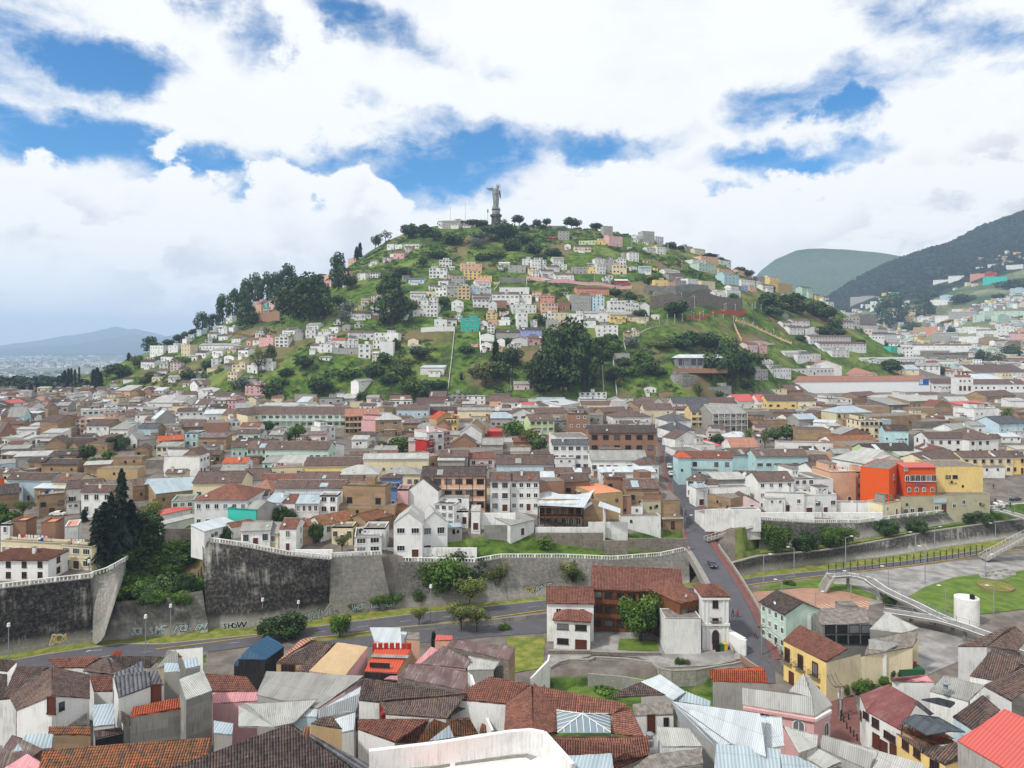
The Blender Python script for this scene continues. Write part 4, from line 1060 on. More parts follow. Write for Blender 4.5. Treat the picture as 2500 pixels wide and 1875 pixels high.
wall_strip('retaining_wall',[(229,1560,-4),(258,1540,0),(290,1440,8),(314,1372,9)],[(228,1406,10),(262,1396,10.2),(290,1381,10.3),(314,1366,10.5)],'short curving wall below the tall conifers','stained concrete',.35,rail='white',coping=False)
wall_strip('retaining_wall',[(228,1568,-4.2),(323,1557,-4.2),(420,1550,-4.2),(514,1541,-4.2)],[(234,1450,4),(300,1463,3.8),(380,1460,4),(496,1440,4.8)],'broken grey rock wall below the bushy green gully','stained concrete',.55,rough=2.2,coping=False)
wall_strip('retaining_wall',[(508,1533,-4.2),(600,1530,-4.2),(700,1520,-4.2),(806,1500,-4)],[(498,1319,13.7),(600,1333,13),(703,1354,11),(809,1364,10)],'tall leaning blackened wall between the gully and the pale panel','stained concrete',.95,rough=.7,rail='white')
wall_strip('retaining_wall',[(805,1500,-3.8),(880,1492,-3.6),(960,1485,-3.4)],[(809,1359,10.2),(880,1355,10.2),(932,1354,10.2)],'pale grey concrete wall panel with dark drips near its top','stained concrete',.15,rail='white')
wall_strip('retaining_wall',[(925,1488,-3.6),(1035,1480,-3.2),(1160,1471,-3),(1240,1466,-2.8)],[(929,1369,8),(1035,1370,7.5),(1158,1372,7.2),(1223,1361,7.1)],'grey wall with dark patches behind the roadside trees','stained concrete',.6,rail='white')
wall_strip('retaining_wall',[(1215,1467,-2.8),(1340,1453,-2.4),(1500,1440,-2.6),(1682,1424,-2.6)],[(1223,1361,7.1),(1376,1361,5.6),(1494,1366,4.4),(1611,1357,3.6),(1679,1342,3.6)],'long grey wall with silver graffiti ending at the bridge','stained concrete',.45,rail='white')
wall_strip('retaining_wall',[(1735,1432,-3),(1850,1395,-3.2),(1997,1377,-3.2),(2173,1357,-3.2),(2320,1333,-3.2),(2446,1316,-3.6),(2620,1296,-3.6)],[(1740,1385,1),(1850,1356,1.2),(2003,1343,1.2),(2114,1325,1),(2261,1298,1),(2438,1273,1),(2600,1252,1)],'lower dark stone wall beside the road right of the bridge','stained concrete',.85,coping=True)
wall_strip('retaining_wall',[(1850,1340,1),(1982,1330,1),(2094,1316,1),(2203,1298,1),(2350,1275,1),(2440,1258,1),(2600,1235,1)],[(1850,1268,8.8),(1982,1276,7),(2094,1276,5.6),(2203,1262,5.2),(2350,1247,4.7),(2420,1241,4.6),(2600,1226,4.6)],'upper dark wall with a white parapet above the grassy ledge','stained concrete',.8,rail='white')
def drape(name,far,near,mat,off=.05,nv=6,step=1.5,kind='structure',z=None,parent=None):
    fa=[GR(*p) if z is None else U(*p,z) for p in far]; ne=[GR(*p) if z is None else U(*p,z) for p in near]
    n=max(3,int(sum((a-b_).length for a,b_ in zip(fa,fa[1:]))/step)); fa=lerp_line(fa,n); ne=lerp_line(ne,n)
    X_=np.array([[ne[i].lerp(fa[i],j/(nv-1)).x for i in range(n)] for j in range(nv)]); Y_=np.array([[ne[i].lerp(fa[i],j/(nv-1)).y for i in range(n)] for j in range(nv)])
    Z_=H(X_,Y_)+off if z is None else X_*0+z+off
    Z_[0,:]-= .0
    return gridmesh(name,X_,Y_,Z_,mat,{'bare':X_*0},kind)
RFAR=[(-150,1660),(38,1612),(118,1598),(294,1573),(400,1574),(514,1562),(650,1549),(732,1538),(853,1520),(997,1502),(1180,1483),(1340,1466),(1500,1452),(1690,1436),(1850,1410),(2020,1393),(2200,1372),(2320,1356),(2400,1343),(2560,1325)]
RNEAR=[(-150,1720),(60,1665),(300,1622),(400,1606),(514,1592),(650,1574),(741,1561),(853,1550),(967,1534),(1190,1511),(1338,1490),(1500,1476),(1690,1458),(1850,1426),(2020,1405),(2203,1384),(2320,1368),(2400,1352),(2560,1335)]
WFOOT=[(-150,1625),(0,1597),(118,1576),(229,1562),(323,1551),(514,1535),(640,1532),(741,1518),(805,1503),(1000,1485),(1200,1471),(1340,1455),(1679,1426),(1850,1397),(1997,1379),(2173,1359),(2320,1335),(2446,1318),(2560,1305)]
drape('verge',WFOOT,RFAR,'verge grass',.04,8)
drape('road',RFAR,RNEAR,'asphalt',.10,8)
def ribbon(name,pts,w,h,mat,kind='structure',off=.05):
    P_=[GR(*p) for p in pts]; P_=lerp_line(P_,max(2,int(sum((a-b_).length for a,b_ in zip(P_,P_[1:]))/2))); b=MB()
    P_=[Vector((p.x,p.y,Hs(p.x,p.y)+off)) for p in P_]
    for a,c in zip(P_,P_[1:]): b.bar(a,c,w,h,mat)
    o=b.obj(name); 
    if kind: o['kind']=kind
    return o
ribbon('kerb',RFAR,.35,.16,'kerb stone'); ribbon('kerb',RNEAR[6:],.35,.18,'yellow kerb'); ribbon('kerb',[(379,1587),(514,1570),(650,1552),(732,1541)],.3,.17,'yellow kerb')
mk=MB()
def mark(p,q,w=.14):
    a=GR(*p); c=GR(*q); 
    for k in(a,c): k.z=Hs(k.x,k.y)+.13
    mk.bar(a,c,w,.004,'paint line')
for i in range(22):
    t=i/22; 
    def rp(t): 
        px=140+t*2300; y=(np.interp(px,[p[0] for p in RFAR],[p[1] for p in RFAR])*.5+np.interp(px,[p[0] for p in RNEAR],[p[1] for p in RNEAR])*.5); return px,float(y)
    if not .66<t<.74: mark(rp(t),rp(t+.012))
mark((222,1590),(250,1588),.18); mark((210,1592),(222,1589),.6)
o=mk.obj('road_markings'); o['kind']='structure'
# parallel low road wall and grassy strip beyond the near kerb
drape('verge',[(741,1563),(829,1556),(967,1538),(1100,1524),(1338,1497)],[(741,1572),(829,1566),(967,1541),(1100,1528),(1338,1502)],'verge grass',.07,3)
drape('service_road',[(741,1572),(967,1545),(1190,1527),(1338,1512)],[(741,1590),(967,1575),(1190,1556),(1338,1545)],'asphalt',.09,5)
b=MB(); L=[GR(*p) for p in [(955,1545),(1080,1534),(1200,1523),(1338,1508)]]
for a,c in zip(L,L[1:]): b.bar(a,c,.3,1.1,'concrete')
tag(b.obj('low_wall'),'low grey concrete wall between the road and the lane behind the red roofs','wall')
# the steep street with its bridge
def street_pt(D,off,z=0.): 
    c=(np.interp(D,STD,STP)-CX)/F*D; zz=np.interp(D,STD,STZ); return Vector((c+off,D,zz+z))
def street_strip(name,d0,d1,o0,o1,mat,z,kind='structure',n=None):
    n=n or int((d1-d0)/1.5)+2; ds=np.linspace(d0,d1,n); X_=np.zeros((3,n));Y_=X_.copy();Z_=X_.copy()
    for i,D in enumerate(ds):
        for j in range(3): p=street_pt(D,o0+(o1-o0)*j/2,z); X_[j,i],Y_[j,i],Z_[j,i]=p
    return gridmesh(name,X_,Y_,Z_,mat,{'bare':X_*0},kind)
street_strip('street',140,480,-3.2,3.2,'asphalt',.10)
street_strip('pavement',150,470,3.2,5.,'sidewalk red',.24); street_strip('pavement',209,470,-4.4,-3.2,'sidewalk red',.24); street_strip('pavement',150,209,-4.6,-3.2,'kerb stone',.22)
root=empty('bridge',street_pt(190,0)); tag(root,'stone-sided road bridge carrying the steep street over the ravine road','bridge')
for s,o_ in((-1,-4.8),(1,5.1)):
    b=MB(); L=[street_pt(D,o_)-root.location for D in np.linspace(152,209,20)]
    for a,c in zip(L,L[1:]): b.bar(a+Vector((0,0,-1.1)),c+Vector((0,0,-1.1)),.4,2.15,'kerb stone')
    b.obj('parapet',root)
b=MB(); L=[street_pt(D,.2)-root.location for D in np.linspace(174,209,12)]
for a,c in zip(L,L[1:]): b.bar(a+Vector((0,0,-1.2)),c+Vector((0,0,-1.2)),9.4,1.1,'concrete')
b.obj('deck',root)
for D in(176,206): 
    p=street_pt(D,.2)-root.location; b=MB(); b.box(p.x-5,p.x+5,p.y-1,p.y+1,-9,p.z-1.2,'concrete'); b.obj('pier',root)
# plaza, lawns, paths right of the bridge
drape('plaza',[(2010,1407),(2200,1387),(2330,1371),(2560,1348)],[(2120,1478),(2240,1462),(2390,1440),(2560,1420)],'plaza stone',.06)
drape('lawn',[(2212,1460),(2262,1432),(2330,1410),(2400,1402),(2560,1388)],[(2290,1496),(2330,1505),(2400,1500),(2470,1492),(2560,1480)],'lawn',.14,10)
drape('plaza',[(2385,1400),(2430,1391),(2480,1398)],[(2395,1412),(2440,1418),(2480,1406)],'plaza stone',.20)
drape('lawn',[(1855,1432),(1940,1420),(2010,1412)],[(1855,1444),(1940,1436),(2010,1436)],'lawn',.14)
drape('lawn',[(2010,1425),(2080,1428),(2140,1455)],[(2010,1438),(2070,1446),(2140,1466)],'lawn',.12)
drape('plaza',[(1830,1452),(1850,1444),(1910,1441),(1997,1432),(2056,1438),(2126,1464)],[(1830,1500),(1850,1515),(1915,1500),(1976,1478),(2050,1472),(2126,1468)],'plaza tan',.08)
drape('plaza',[(1915,1500),(1976,1478),(2050,1472),(2126,1468)],[(1930,1530),(1990,1530),(2060,1515),(2120,1488)],'striped paving',.09)
drape('plaza',[(2150,1560),(2235,1530),(2300,1545),(2420,1570)],[(2200,1680),(2260,1650),(2330,1620),(2440,1590)],'plaza stone',.08)
drape('verge',[(1856,1345),(2003,1332),(2114,1316),(2261,1292),(2438,1268)],[(1856,1355),(2003,1342),(2114,1324),(2261,1297),(2438,1272)],'verge grass',.08,3)
def steps(name,lo,hi,w,n,mat,label,rail=True):
    lo,hi=Vector(lo),Vector(hi); d=hi-lo; h=Vector((d.x,d.y,0)); side=Vector((-h.y,h.x,0)).normalized()*w/2; root=empty(name,lo); tag(root,label,'stairs')
    for i in range(n):
        a=h*(i/n); c=h*((i+1)/n); z=d.z*(i+1)/n; b=MB(); q=[a-side,c-side,c+side,a+side]; b.face([p+Vector((0,0,z)) for p in q][::1],mat)
        lowz=-.35; 
        for k in range(4): j=(k+1)%4; b.face([q[k]+Vector((0,0,z-d.z/n*1.6)),q[j]+Vector((0,0,z-d.z/n*1.6)),q[j]+Vector((0,0,z)),q[k]+Vector((0,0,z))],mat)
        b.obj('step',root)
    for s in(-1,1):
        b=MB(); b.bar(side*s+Vector((0,0,-.2)),d+side*s+Vector((0,0,-.2)),.18,.35,mat)
        if rail:
            b.bar(side*s+Vector((0,0,1.)),d+side*s+Vector((0,0,1.)),.07,.07,'white trim')
            for i in range(n//2+1): p=d*(i/(n//2))+side*s; b.box(p.x-.03,p.x+.03,p.y-.03,p.y+.03,p.z,p.z+1.,'white trim')
        b.obj('handrail',root)
steps('staircase',U(2400,1364,-2.8),U(2512,1305,4.3),3.6,24,'kerb stone','long white staircase climbing from the plaza to the footbridge')
steps('staircase',U(2008,1442,-2.8),U(2030,1408,.6),2.6,14,'kerb stone','short curved white steps rising from the tan plaza to the walkway')
steps('staircase',U(1723,1320,5),U(1856,1280,8.6),2.,30,'stone','dark railed steps climbing beside the white yard wall, uphill of the street')
def deck(name,pts,w,label,th=.55,piers=True):
    P_=lerp_line([U(*p) for p in pts],max(6,int(sum((U(*a)-U(*c)).length for a,c in zip(pts,pts[1:]))/2.5))); o0=P_[0].copy(); root=empty(name,o0); tag(root,label,'footbridge'); P_=[p-o0 for p in P_]
    b=MB(); [b.bar(a+Vector((0,0,-th)),c+Vector((0,0,-th)),w,th,'concrete') for a,c in zip(P_,P_[1:])]; b.obj('deck',root)
    for s in(-1,1):
        b=MB()
        for a,c in zip(P_,P_[1:]):
            n=Vector((-(c-a).y,(c-a).x,0)).normalized()*w/2*s; b.bar(a+n+Vector((0,0,1.)),c+n+Vector((0,0,1.)),.06,.06,'steel pole'); b.bar(a+n+Vector((0,0,.5)),c+n+Vector((0,0,.5)),.04,.04,'steel pole'); b.box((a+n).x-.04,(a+n).x+.04,(a+n).y-.04,(a+n).y+.04,(a+n).z,(a+n).z+1.05,'steel pole'); b.bar(a+n*1.02,c+n*1.02,.2,.12,'white trim')
        b.obj('railing',root)
    if piers:
        for p in P_[2::4]: b=MB(); b.box(p.x-.3,p.x+.3,p.y-.3,p.y+.3,-o0.z-5,p.z-th,'concrete'); b.obj('pier',root)
deck('footbridge',[(2023,1405,.8),(2075,1402,.8),(2115,1409,.6),(2147,1432,.2),(2185,1452,-.2),(2232,1473,-.2),(2285,1500,-.2),(2326,1517,-.2)],2.6,'curved grey walkway bending from the white steps round the lawn')
deck('footbridge',[(2158,1490,-.6),(2229,1500,-.4),(2300,1512,-.2),(2350,1527,0),(2420,1552,0),(2520,1590,0)],3.,'lower curved walkway passing in front of the round white tower')
deck('footbridge',[(2418,1243,4.9),(2455,1248,4.6),(2500,1262,4.2),(2560,1282,4.)],3.4,'white arched footbridge leaving the street above the long staircase',piers=False)
# plaza fence: posts with hanging rails
fp=[U(*p) for p in [(2023,1402,-2.9),(2150,1386,-2.9),(2280,1370,-2.9),(2398,1352,-2.9)]]; fp=lerp_line(fp,24); fr=empty('plaza_fence',fp[0]); tag(fr,'row of tall dark posts with looping rails between road and plaza','fence')
pm=MB(); pm.tube((0,0,0),(0,0,3.),.12,.09,'iron',6); pm.box(-.3,.3,-.04,.04,2.2,2.3,'iron'); pm=pm.mesh('post')
for i,p in enumerate(fp):
    link('post',pm,fr,p-fp[0])
    if i:
        a,c=fp[i-1]-fp[0],p-fp[0]; b=MB(); q=[a.lerp(c,k/6)+Vector((0,0,2.2-1.5*math.sin(math.pi*k/6))) for k in range(7)]
        for u_,v_ in zip(q,q[1:]): b.bar(u_,v_,.05,.06,'iron')
        b.obj('rail',fr)
# flower bed, round tower, blocks
def lathe(prof,mat,n=20):
    b=MB()
    for (r0,z0_),(r1,z1_) in zip(prof,prof[1:]):
        for i in range(n):
            a,c=2*math.pi*i/n,2*math.pi*(i+1)/n; b.face([(r0*math.cos(a),r0*math.sin(a),z0_),(r0*math.cos(c),r0*math.sin(c),z0_),(r1*math.cos(c),r1*math.sin(c),z1_),(r1*math.cos(a),r1*math.sin(a),z1_)],mat)
    return b
p=GR(2431,1435); r=empty('flower_bed',p); tag(r,'round raised flower bed with orange-brown rim on the lawn','planter'); lathe([(4.2,-.5),(4.2,.6),(3.8,.6),(3.7,.35)],'brick',24).obj('rim',r); lathe([(3.75,.4),(1.8,.55),(.01,.7)],'verge grass',24).obj('planting',r)
p=GR(2360,1521); D=p.y; R_=27*D/F; Hh=(1521-1458)*D/F; r=empty('round_tower',p); tag(r,'plain round white tower standing below the lawn','tower'); o=lathe([(R_,-3),(R_,Hh),(R_-.25,Hh),(R_-.25,Hh-.4),(.01,Hh-.4)],'white',32).obj('wall',r)
o=link('water_tank',TANK[0],r,(R_*.5,0,Hh-.4),sc=(.9,.9,.8))
bl=MB(); bl.box(-.6,.6,-.35,.35,0,.5,'kerb stone'); bl=bl.mesh('stone_bench')
for i,(x,y) in enumerate([(1900,855),(1945,850),(2005,840),(2055,832),(2085,855),(2135,845),(1915,880),(1970,875),(2055,885),(2110,880)]):
    px,py=1850+x*Sc,1150+y*Sc; o=link('stone_bench',bl,None,GR(px,py)+Vector((0,0,.2)),(0,0,random.uniform(-.4,.4))); auto(o,'small pale stone block seat','bench','stone blocks on the round plaza')
# ------------------------------------------------------------------ graffiti and signs (flat print)
def text(s,p,size,mat,label=None,parent=None,sx=1.,rz=0.,rx=math.pi/2,shear=0.,ext=.0,bold=.0,align='LEFT',name='graffiti'):
    c=bpy.data.curves.new(name,'FONT'); c.body=s; c.size=size; c.shear=shear; c.extrude=ext; c.offset=bold; c.align_x=align; c.materials.append(MATS[mat]); c.resolution_u=2
    o=bpy.data.objects.new(name,c); COL.objects.link(o); o.location=p; o.rotation_euler=(rx,0,rz); o.scale=(sx,1,1)
    if parent: o.parent=parent
    if label: tag(o,label,'graffiti' if name=='graffiti' else 'sign',)
    return o
flatm('graffiti silver','b5c3c4',.8,.1); flatm('graffiti black','161617',.8,.1); flatm('graffiti yellow','c3a84e',.8,.2); flatm('graffiti aqua','37a3a6',.8,.2)
def graf(s,px0,py0,px1,py1,h,mat,label,z=-3.6,back=None,sx=None,face=1.35):
    z+=.35; a=U(px0,py0-3,z); c=U(px1,py1-3,z+.01); rz=math.atan2(c.y-a.y,c.x-a.x); L=(c-a).length; n=Vector((math.sin(rz),-math.cos(rz),0))
    sz=h*1.1; w=len(s)*sz*.62; k=L/w; rt=empty('graffiti',a+n*face); tag(rt,label,'graffiti','graffiti on the ravine wall'); rt.rotation_euler=(0,0,rz)
    jr=random.Random(s)
    for i,ch in enumerate(s):      # hand-sprayed letters, each with its own lean, size and height
        if ch==' ': continue
        q=jr.uniform(.85,1.25); x=L*i/len(s)+jr.uniform(-.1,.1); zz=jr.uniform(-.12,.2); sh=jr.uniform(-.35,.5); w_=k*jr.uniform(.95,1.35)
        if back: text(ch,(x-.06,.03,zz-.05),sz*q*1.06,back,parent=rt,sx=w_,bold=.10,shear=sh,name='outline')
        text(ch,(x,0,zz),sz*q,mat,parent=rt,sx=w_,bold=.03,shear=sh,name='lettering')
graf('ENVOLNCE',733,1520,803,1500,2.3,'graffiti silver','silver block lettering with black outline at the foot of the pale panel',-3.2,'graffiti black')
graf('SHOTL',857,1490,890,1485,1.8,'graffiti silver','white and black letters under the bushes right of the pale panel',-2.9,'graffiti black')
graf('UIL  HOTI',905,1485,962,1479,1.5,'graffiti silver','faint white letters behind the small roadside trees',-2.8,'graffiti black')
graf('KAE',1300,1449,1341,1443,2.6,'graffiti silver','large silver letters with black outline beside the tiled gallery house',-2.0,'graffiti black')
graf('SHEA',1258,1450,1300,1449,1.9,'graffiti yellow','dark yellow and black tag left of the large silver letters',-2.0,'graffiti black')
graf('P-SUG',178,1562,226,1556,2.,'graffiti silver','pale blue-white letters on the dark left wall',-3.6,'steel pole')
graf('BOA',121,1572,161,1566,2.2,'graffiti yellow','yellow bubble letters on the dark left wall',-3.7,'white trim')
graf('NIN',85,1569,106,1566,1.1,'graffiti silver','small white letters low on the dark wall',-3.7)
graf('SHOW',548,1533,590,1531,1.6,'graffiti black','black tag at the foot of the tall leaning wall',-3.7,'graffiti silver')
graf('ZOR  SME',322,1550,400,1543,1.9,'graffiti silver','pale tags along the foot of the broken rock wall',-3.7,'steel pole')
graf('KOS EM',425,1541,500,1535,1.6,'graffiti silver','dull white tags near the corner of the rock wall',-3.7,'graffiti black')
graf('OIO',1,1539,37,1535,2.2,'graffiti aqua','turquoise painted shape with yellow eyes, far end of the dark wall',.6,'graffiti yellow',face=1.2)
# stone buttress on the far left
b=MB(); p0=[U(-60,1600,-4),U(0,1598,-4),U(78,1586,-4)]; q0=[U(-60,1560,-1.2),U(0,1553,-1.),U(57,1546,-1.)]
for i in range(2): b.face([p0[i]+Vector((0,-2,-1)),p0[i+1]+Vector((0,-2,-1)),q0[i+1]+Vector((0,-1,0)),q0[i]+Vector((0,-1,0))],'stone')
b.face([q0[0]+Vector((0,-1,0)),q0[1]+Vector((0,-1,0)),q0[2]+Vector((0,-1,0)),q0[2]+Vector((0,6,0)),q0[0]+Vector((0,6,0))],'verge grass'); b.face([p0[2]+Vector((0,-2,-1)),p0[2]+Vector((0,6,-1)),q0[2]+Vector((0,6,0)),q0[2]+Vector((0,-1,0))],'stone')
tag(b.obj('stone_buttress'),'low brick-coursed buttress with grass on top at the dark wall','buttress')
# ------------------------------------------------------------------ foreground roofs: each given by its roof corners (photo column, row, height)
town(Z5,'''
-150 742 398 742 640 4.6 h W R 2 4 b # white corner house with low reddish hipped roof behind the balustrade
500 612 760 630 590 5.5 f c F 2 3 w
0 572 520 600 560 5 f c F 1 9
85 410 215 408 372 7 f k Q 1 1 wn # first brick-sided box house with peach roof on the white terrace
335 425 462 420 380 7 f k Q 1 1 wn # middle brick-sided box house with peach roof on the white terrace
535 460 650 450 400 7 f W Q 1 1 wn # white box house with peach roof beside the dark conifers
''',hs=1)
SEG={}
DF=lambda y,z:(CZ-z)*F/(y-HY)
def R(name,zone,pts,faces,walls,label,cat='house',fw='white',extra=None,near=True):
    zc=ZC(*zone); Q=[p.split(',') for p in pts.split(';')]; V=[None]*len(Q)
    for it in range(4):
        for i,a in enumerate(Q):
            if V[i] is not None: continue
            px,py=zc(float(a[0]),float(a[1]))
            if a[2][0]=='e':       # eave of a slope of ordinary pitch, measured down from another corner
                k=a[2][1:].split('@'); ref=V[int(k[0])]
                if ref is None: continue
                pit=float(k[1]) if len(k)>1 else .42; ry=HY+F*(CZ-ref.z)/ref.y; D=ref.y; dD=(py-ry)*D/F/(pit+(CZ-ref.z)/D); z=ref.z-pit*dD
            else: z=float(a[2])
            V[i]=U(px,py,z)
    c=sum(V,Vector())/len(V); zg=Hs(c.x,c.y); o0=Vector((c.x,c.y,zg)); root=empty(name,o0); V=[v-o0 for v in V]; r=MB()
    for f in faces.split(';'):
        ids,mat=f.split(':'); ids=[int(i) for i in ids.split('.')]
        q=[V[i] for i in ids]; q=q if len(q)==4 else q+[q[-1]]
        m=ROOFC[mat][0]; slope(r,*q,m,near,.16)
    if r.f: r.obj('roof',root)
    wl=MB(); gz=-6.; sg=[]
    for w in walls.split(';'):
        if not w: continue
        ids,mat=w.split(':'); ids=[int(i) for i in ids.split('.')]; m=WALLC[mat][0]
        for i,j in zip(ids,ids[1:]):
            a,b_=V[i]+(c*0),V[j]; cc=sum((V[k] for k in ids),Vector())/len(ids); t=.985; a=Vector((a.x*t,a.y*t,a.z-.2)); b2=Vector((b_.x*t,b_.y*t,b_.z-.2)); sg.append((a,b2)); wl.face([(a.x,a.y,gz),(b2.x,b2.y,gz),b2,a],m)
    if wl.f: wl.obj('wall',root)
    SEG[root.name]=sg
    tag(root,label,cat,'buildings of the near slope')
    root['_']=0; del root['_']
    return root,V,o0
def fwin(root,o0,zone,x,y,z,w,h,frame='brown trim',kind='plain',rz=0.,name='window'):
    px,py=ZC(*zone)(x,y); d=Vector(((px-CX)/F,1,(HY-py)/F)); c0=Vector((0,0,CZ))-o0; best=None
    for a,b in SEG.get(root.name,[]):      # the wall that the sight line meets
        e=b-a; n=Vector((-e.y,e.x,0)); q=d.dot(n)
        if abs(q)<1e-6: continue
        t=(a-c0).dot(n)/q; p=c0+d*t; k=(p-a).dot(e)/e.dot(e)
        if t>0 and -.03<k<1.03 and (best is None or t<best[0]): best=(t,p,math.atan2(e.y,e.x))
    if best is None: return
    link(name,WM[(frame,kind)],root,best[1]+Vector((math.sin(best[2]),-math.cos(best[2]),0))*.03,(0,0,best[2]),(w,1.2,h))
Z1=(0,1500);Z2=(600,1500);Z3=(1200,1500);Z4=(1850,1500)
# far row along the road, left
R('house',Z1,'-60,455,3;60,470,3;140,392,5;0,368,5',"0.1.2.3:T",'0.1:w;1.2:w','dark tiled house end beside the road verge at the photo edge')
R('house',Z1,'470,442,e2;700,442,e3;850,358,5.6;385,362,5.6','0.1.2.3:R','0.1:w','long reddish tiled roof facing the dark road wall')
R('shed',Z1,'455,432,2.6;590,402,3;718,420,2.6;690,462,2.2','0.3.2.1:G','0.3.2:g','flat greenish grey roof with a white strip between tiled roofs','shed')
r,V,o=R('house',Z1,'690,470,e2;960,508,e2;895,362,7;1045,448,5;700,450,5;1250,440,e6;1340,350,6.6;905,345,6.6','4.1.2:T;0.1.2.4:T;1.3.2:T;3.5.6.7:D','4.1.3:w','broad dark tiled hip roof crowded against the plum metal roof')
R('house',Z1,'1300,445,e2;1480,395,e2;1480,290,5;1380,345,5','0.1.2.3:H','0.1:c;1.2:c','pale panelled roof wedge beside the white parapet','shed')
r,V,o=R('house',Z1,'1360,352,4;1688,350,4;1688,265,6.5;1400,290,5','0.1.2.3:F','0.1.2:W;3.0:W;3.2:W','small white parapet house with slotted wall and orange roof patch')
R('house',Z1,'915,345,3.4;1000,350,3.4;1020,305,4.6;960,300,4.6','0.1.2.3:O','0.1:w','small house with bright orange roof by the water tank')
R('house',Z1,'780,640,e3;938,636,e2;936,512,6;742,508,6','0.1.2.3:R','0.1:w','narrow reddish tiled roof in the gap between two dark roofs')
r,V,o=R('house',Z1,'430,440,8.4;430,672,8.4;135,795,5.6;40,610,5.6;748,695,5.6;742,505,5.6','3.2.1.0:T;4.5.0.1:T','2.1.4:W','dark tiled gable house with white end wall and brown door')
fwin(r,o,Z1,430,752,4.,1.5,2.6,'brown trim','door',name='door'); fwin(r,o,Z1,512,762,3.9,.8,1.3,'iron','bare')
R('house',Z1,'20,705,e3;130,690,e2;410,440,8;140,430,8','0.1.2.3:T','0.1:w','wide dark tiled slope behind the white gable end')
R('house',Z1,'-150,720,e3;65,700,e2;60,500,6;-150,480,6','0.1.2.3:D','0.1:w','grey shed roof strip at the photo edge under the dark tiles')
R('shed',Z1,'185,950,1.6;380,940,1.6;520,800,3.2;185,850,3.2','0.1.2.3:F','0.1:C','rough grey concrete terrace roof below the white gable','terrace')
R('shed',Z1,'525,925,2.6;725,925,2.6;720,770,3.6;530,790,3.6','0.1.2.3:F','0.1:c;1.2:C','cream painted roof slab with stains beside grey gutter','terrace')
r,V,o=R('house',Z1,'985,690,e2;1262,590,e2;1235,480,8.8;945,520,8.8;1360,582,e2;1310,470,8.8','0.1.2.3:L;1.4.5.2:L','0.1.4:W','plum metal roofed white attic house with tall brown door')
fwin(r,o,Z1,1298,655,5.6,1.6,3.,'brown trim','door',name='door')
R('house',Z1,'985,560,e2;1200,470,e2;1188,375,10;945,490,8.6','0.1.2.3:L','0.3:w','steep plum-grey metal roof rising behind the white attic')
r,V,o=R('house',Z1,'1545,708,8.4;1762,632,8.4;1690,470,9.4;1490,540,9.4','0.1.2.3:H','0.1.2:C;3.0:C','tall blank grey concrete house with ribbed grey slab roof')
r,V,o=R('house',Z1,'1080,850,5.2;1550,775,5.2;1530,690,5.6;1100,770,5.6','0.1.2.3:O','0.1:C;1.2:C;3.0:C','blank grey rendered house with orange tiled roof terrace')
R('house',Z1,'1010,800,5;1090,850,4.6;1070,930,3.6;1020,900,3.6','0.1.2.3:D','0.3:w','small plum roofed lean-to against the grey rendered wall','shed')
R('house',Z1,'775,930,3.6;950,915,3.6;950,740,5;770,750,5','0.1.2.3:Z','0.1:W','pale blue flat roofed annex beside a narrow stairwell')
R('house',Z1,'790,1030,3;1030,975,3;1000,935,4;780,965,4','0.1.2.3:X','0.1:d','dark lean-to roof at the bottom of the narrow stairwell','shed')
R('house',Z1,'1365,480,e3;1495,475,e2;1480,405,8;1365,408,8','0.1.2.3:Z','0.1:g','small translucent sheet canopy on posts, lower of two','shed'); R('house',Z1,'1540,450,e3;1665,425,e2;1635,360,9;1525,385,9','0.1.2.3:Z','0.1:g','small translucent sheet canopy on posts, upper of two','shed')
R('house',Z1,'1765,740,e3;2140,715,e2;2150,645,5.4;1765,650,5.4','0.1.2.3:P','0.1:p','faded pink metal roof in front of the reddish tiles')
R('house',Z1,'1760,640,e3;2150,650,e2;2050,520,6.6;1700,490,6.6','0.1.2.3:R','0.1:p','reddish ribbed tile roof behind the faded pink roof')
R('house',Z1,'1775,985,4.2;1930,1000,4.2;1940,905,5;1775,880,5','0.1.2.3:Z','0.1:g','grey flat sheet roof strip beside the blank concrete wall','shed')
R('shed',Z1,'-60,1250,5;120,1290,5;440,1110,7;100,1000,8.5','0.1.2.3:X','0.1:a','collapsing shed of overlapping rusty and silver sheets','shed'); R('shed',Z1,'100,1140,7;430,1110,7.2;450,1000,8.2;230,990,8.6','0.1.2.3:Z','0.1:k','loose silver and rust sheets piled on the corner shed','shed'); R('shed',Z1,'-60,1330,5;130,1380,5;370,1240,7.;230,1160,7.','0.1.2.3:P','','faded red and pink roofing sheets at the bottom corner','shed')
R('house',Z1,'400,1000,5;755,1000,5;750,930,5.6;405,930,5.6','0.1.2.3:Y','0.1:a;3.0:a','low brown roof slab in front of the stained terraces')
R('house',Z1,'200,1700,e3;1650,1590,e2;1752,1018,9.6;362,1128,9.4','0.1.2.3:Y','0.1:w;3.0:w','big mottled orange and black tile roof along the bottom left')
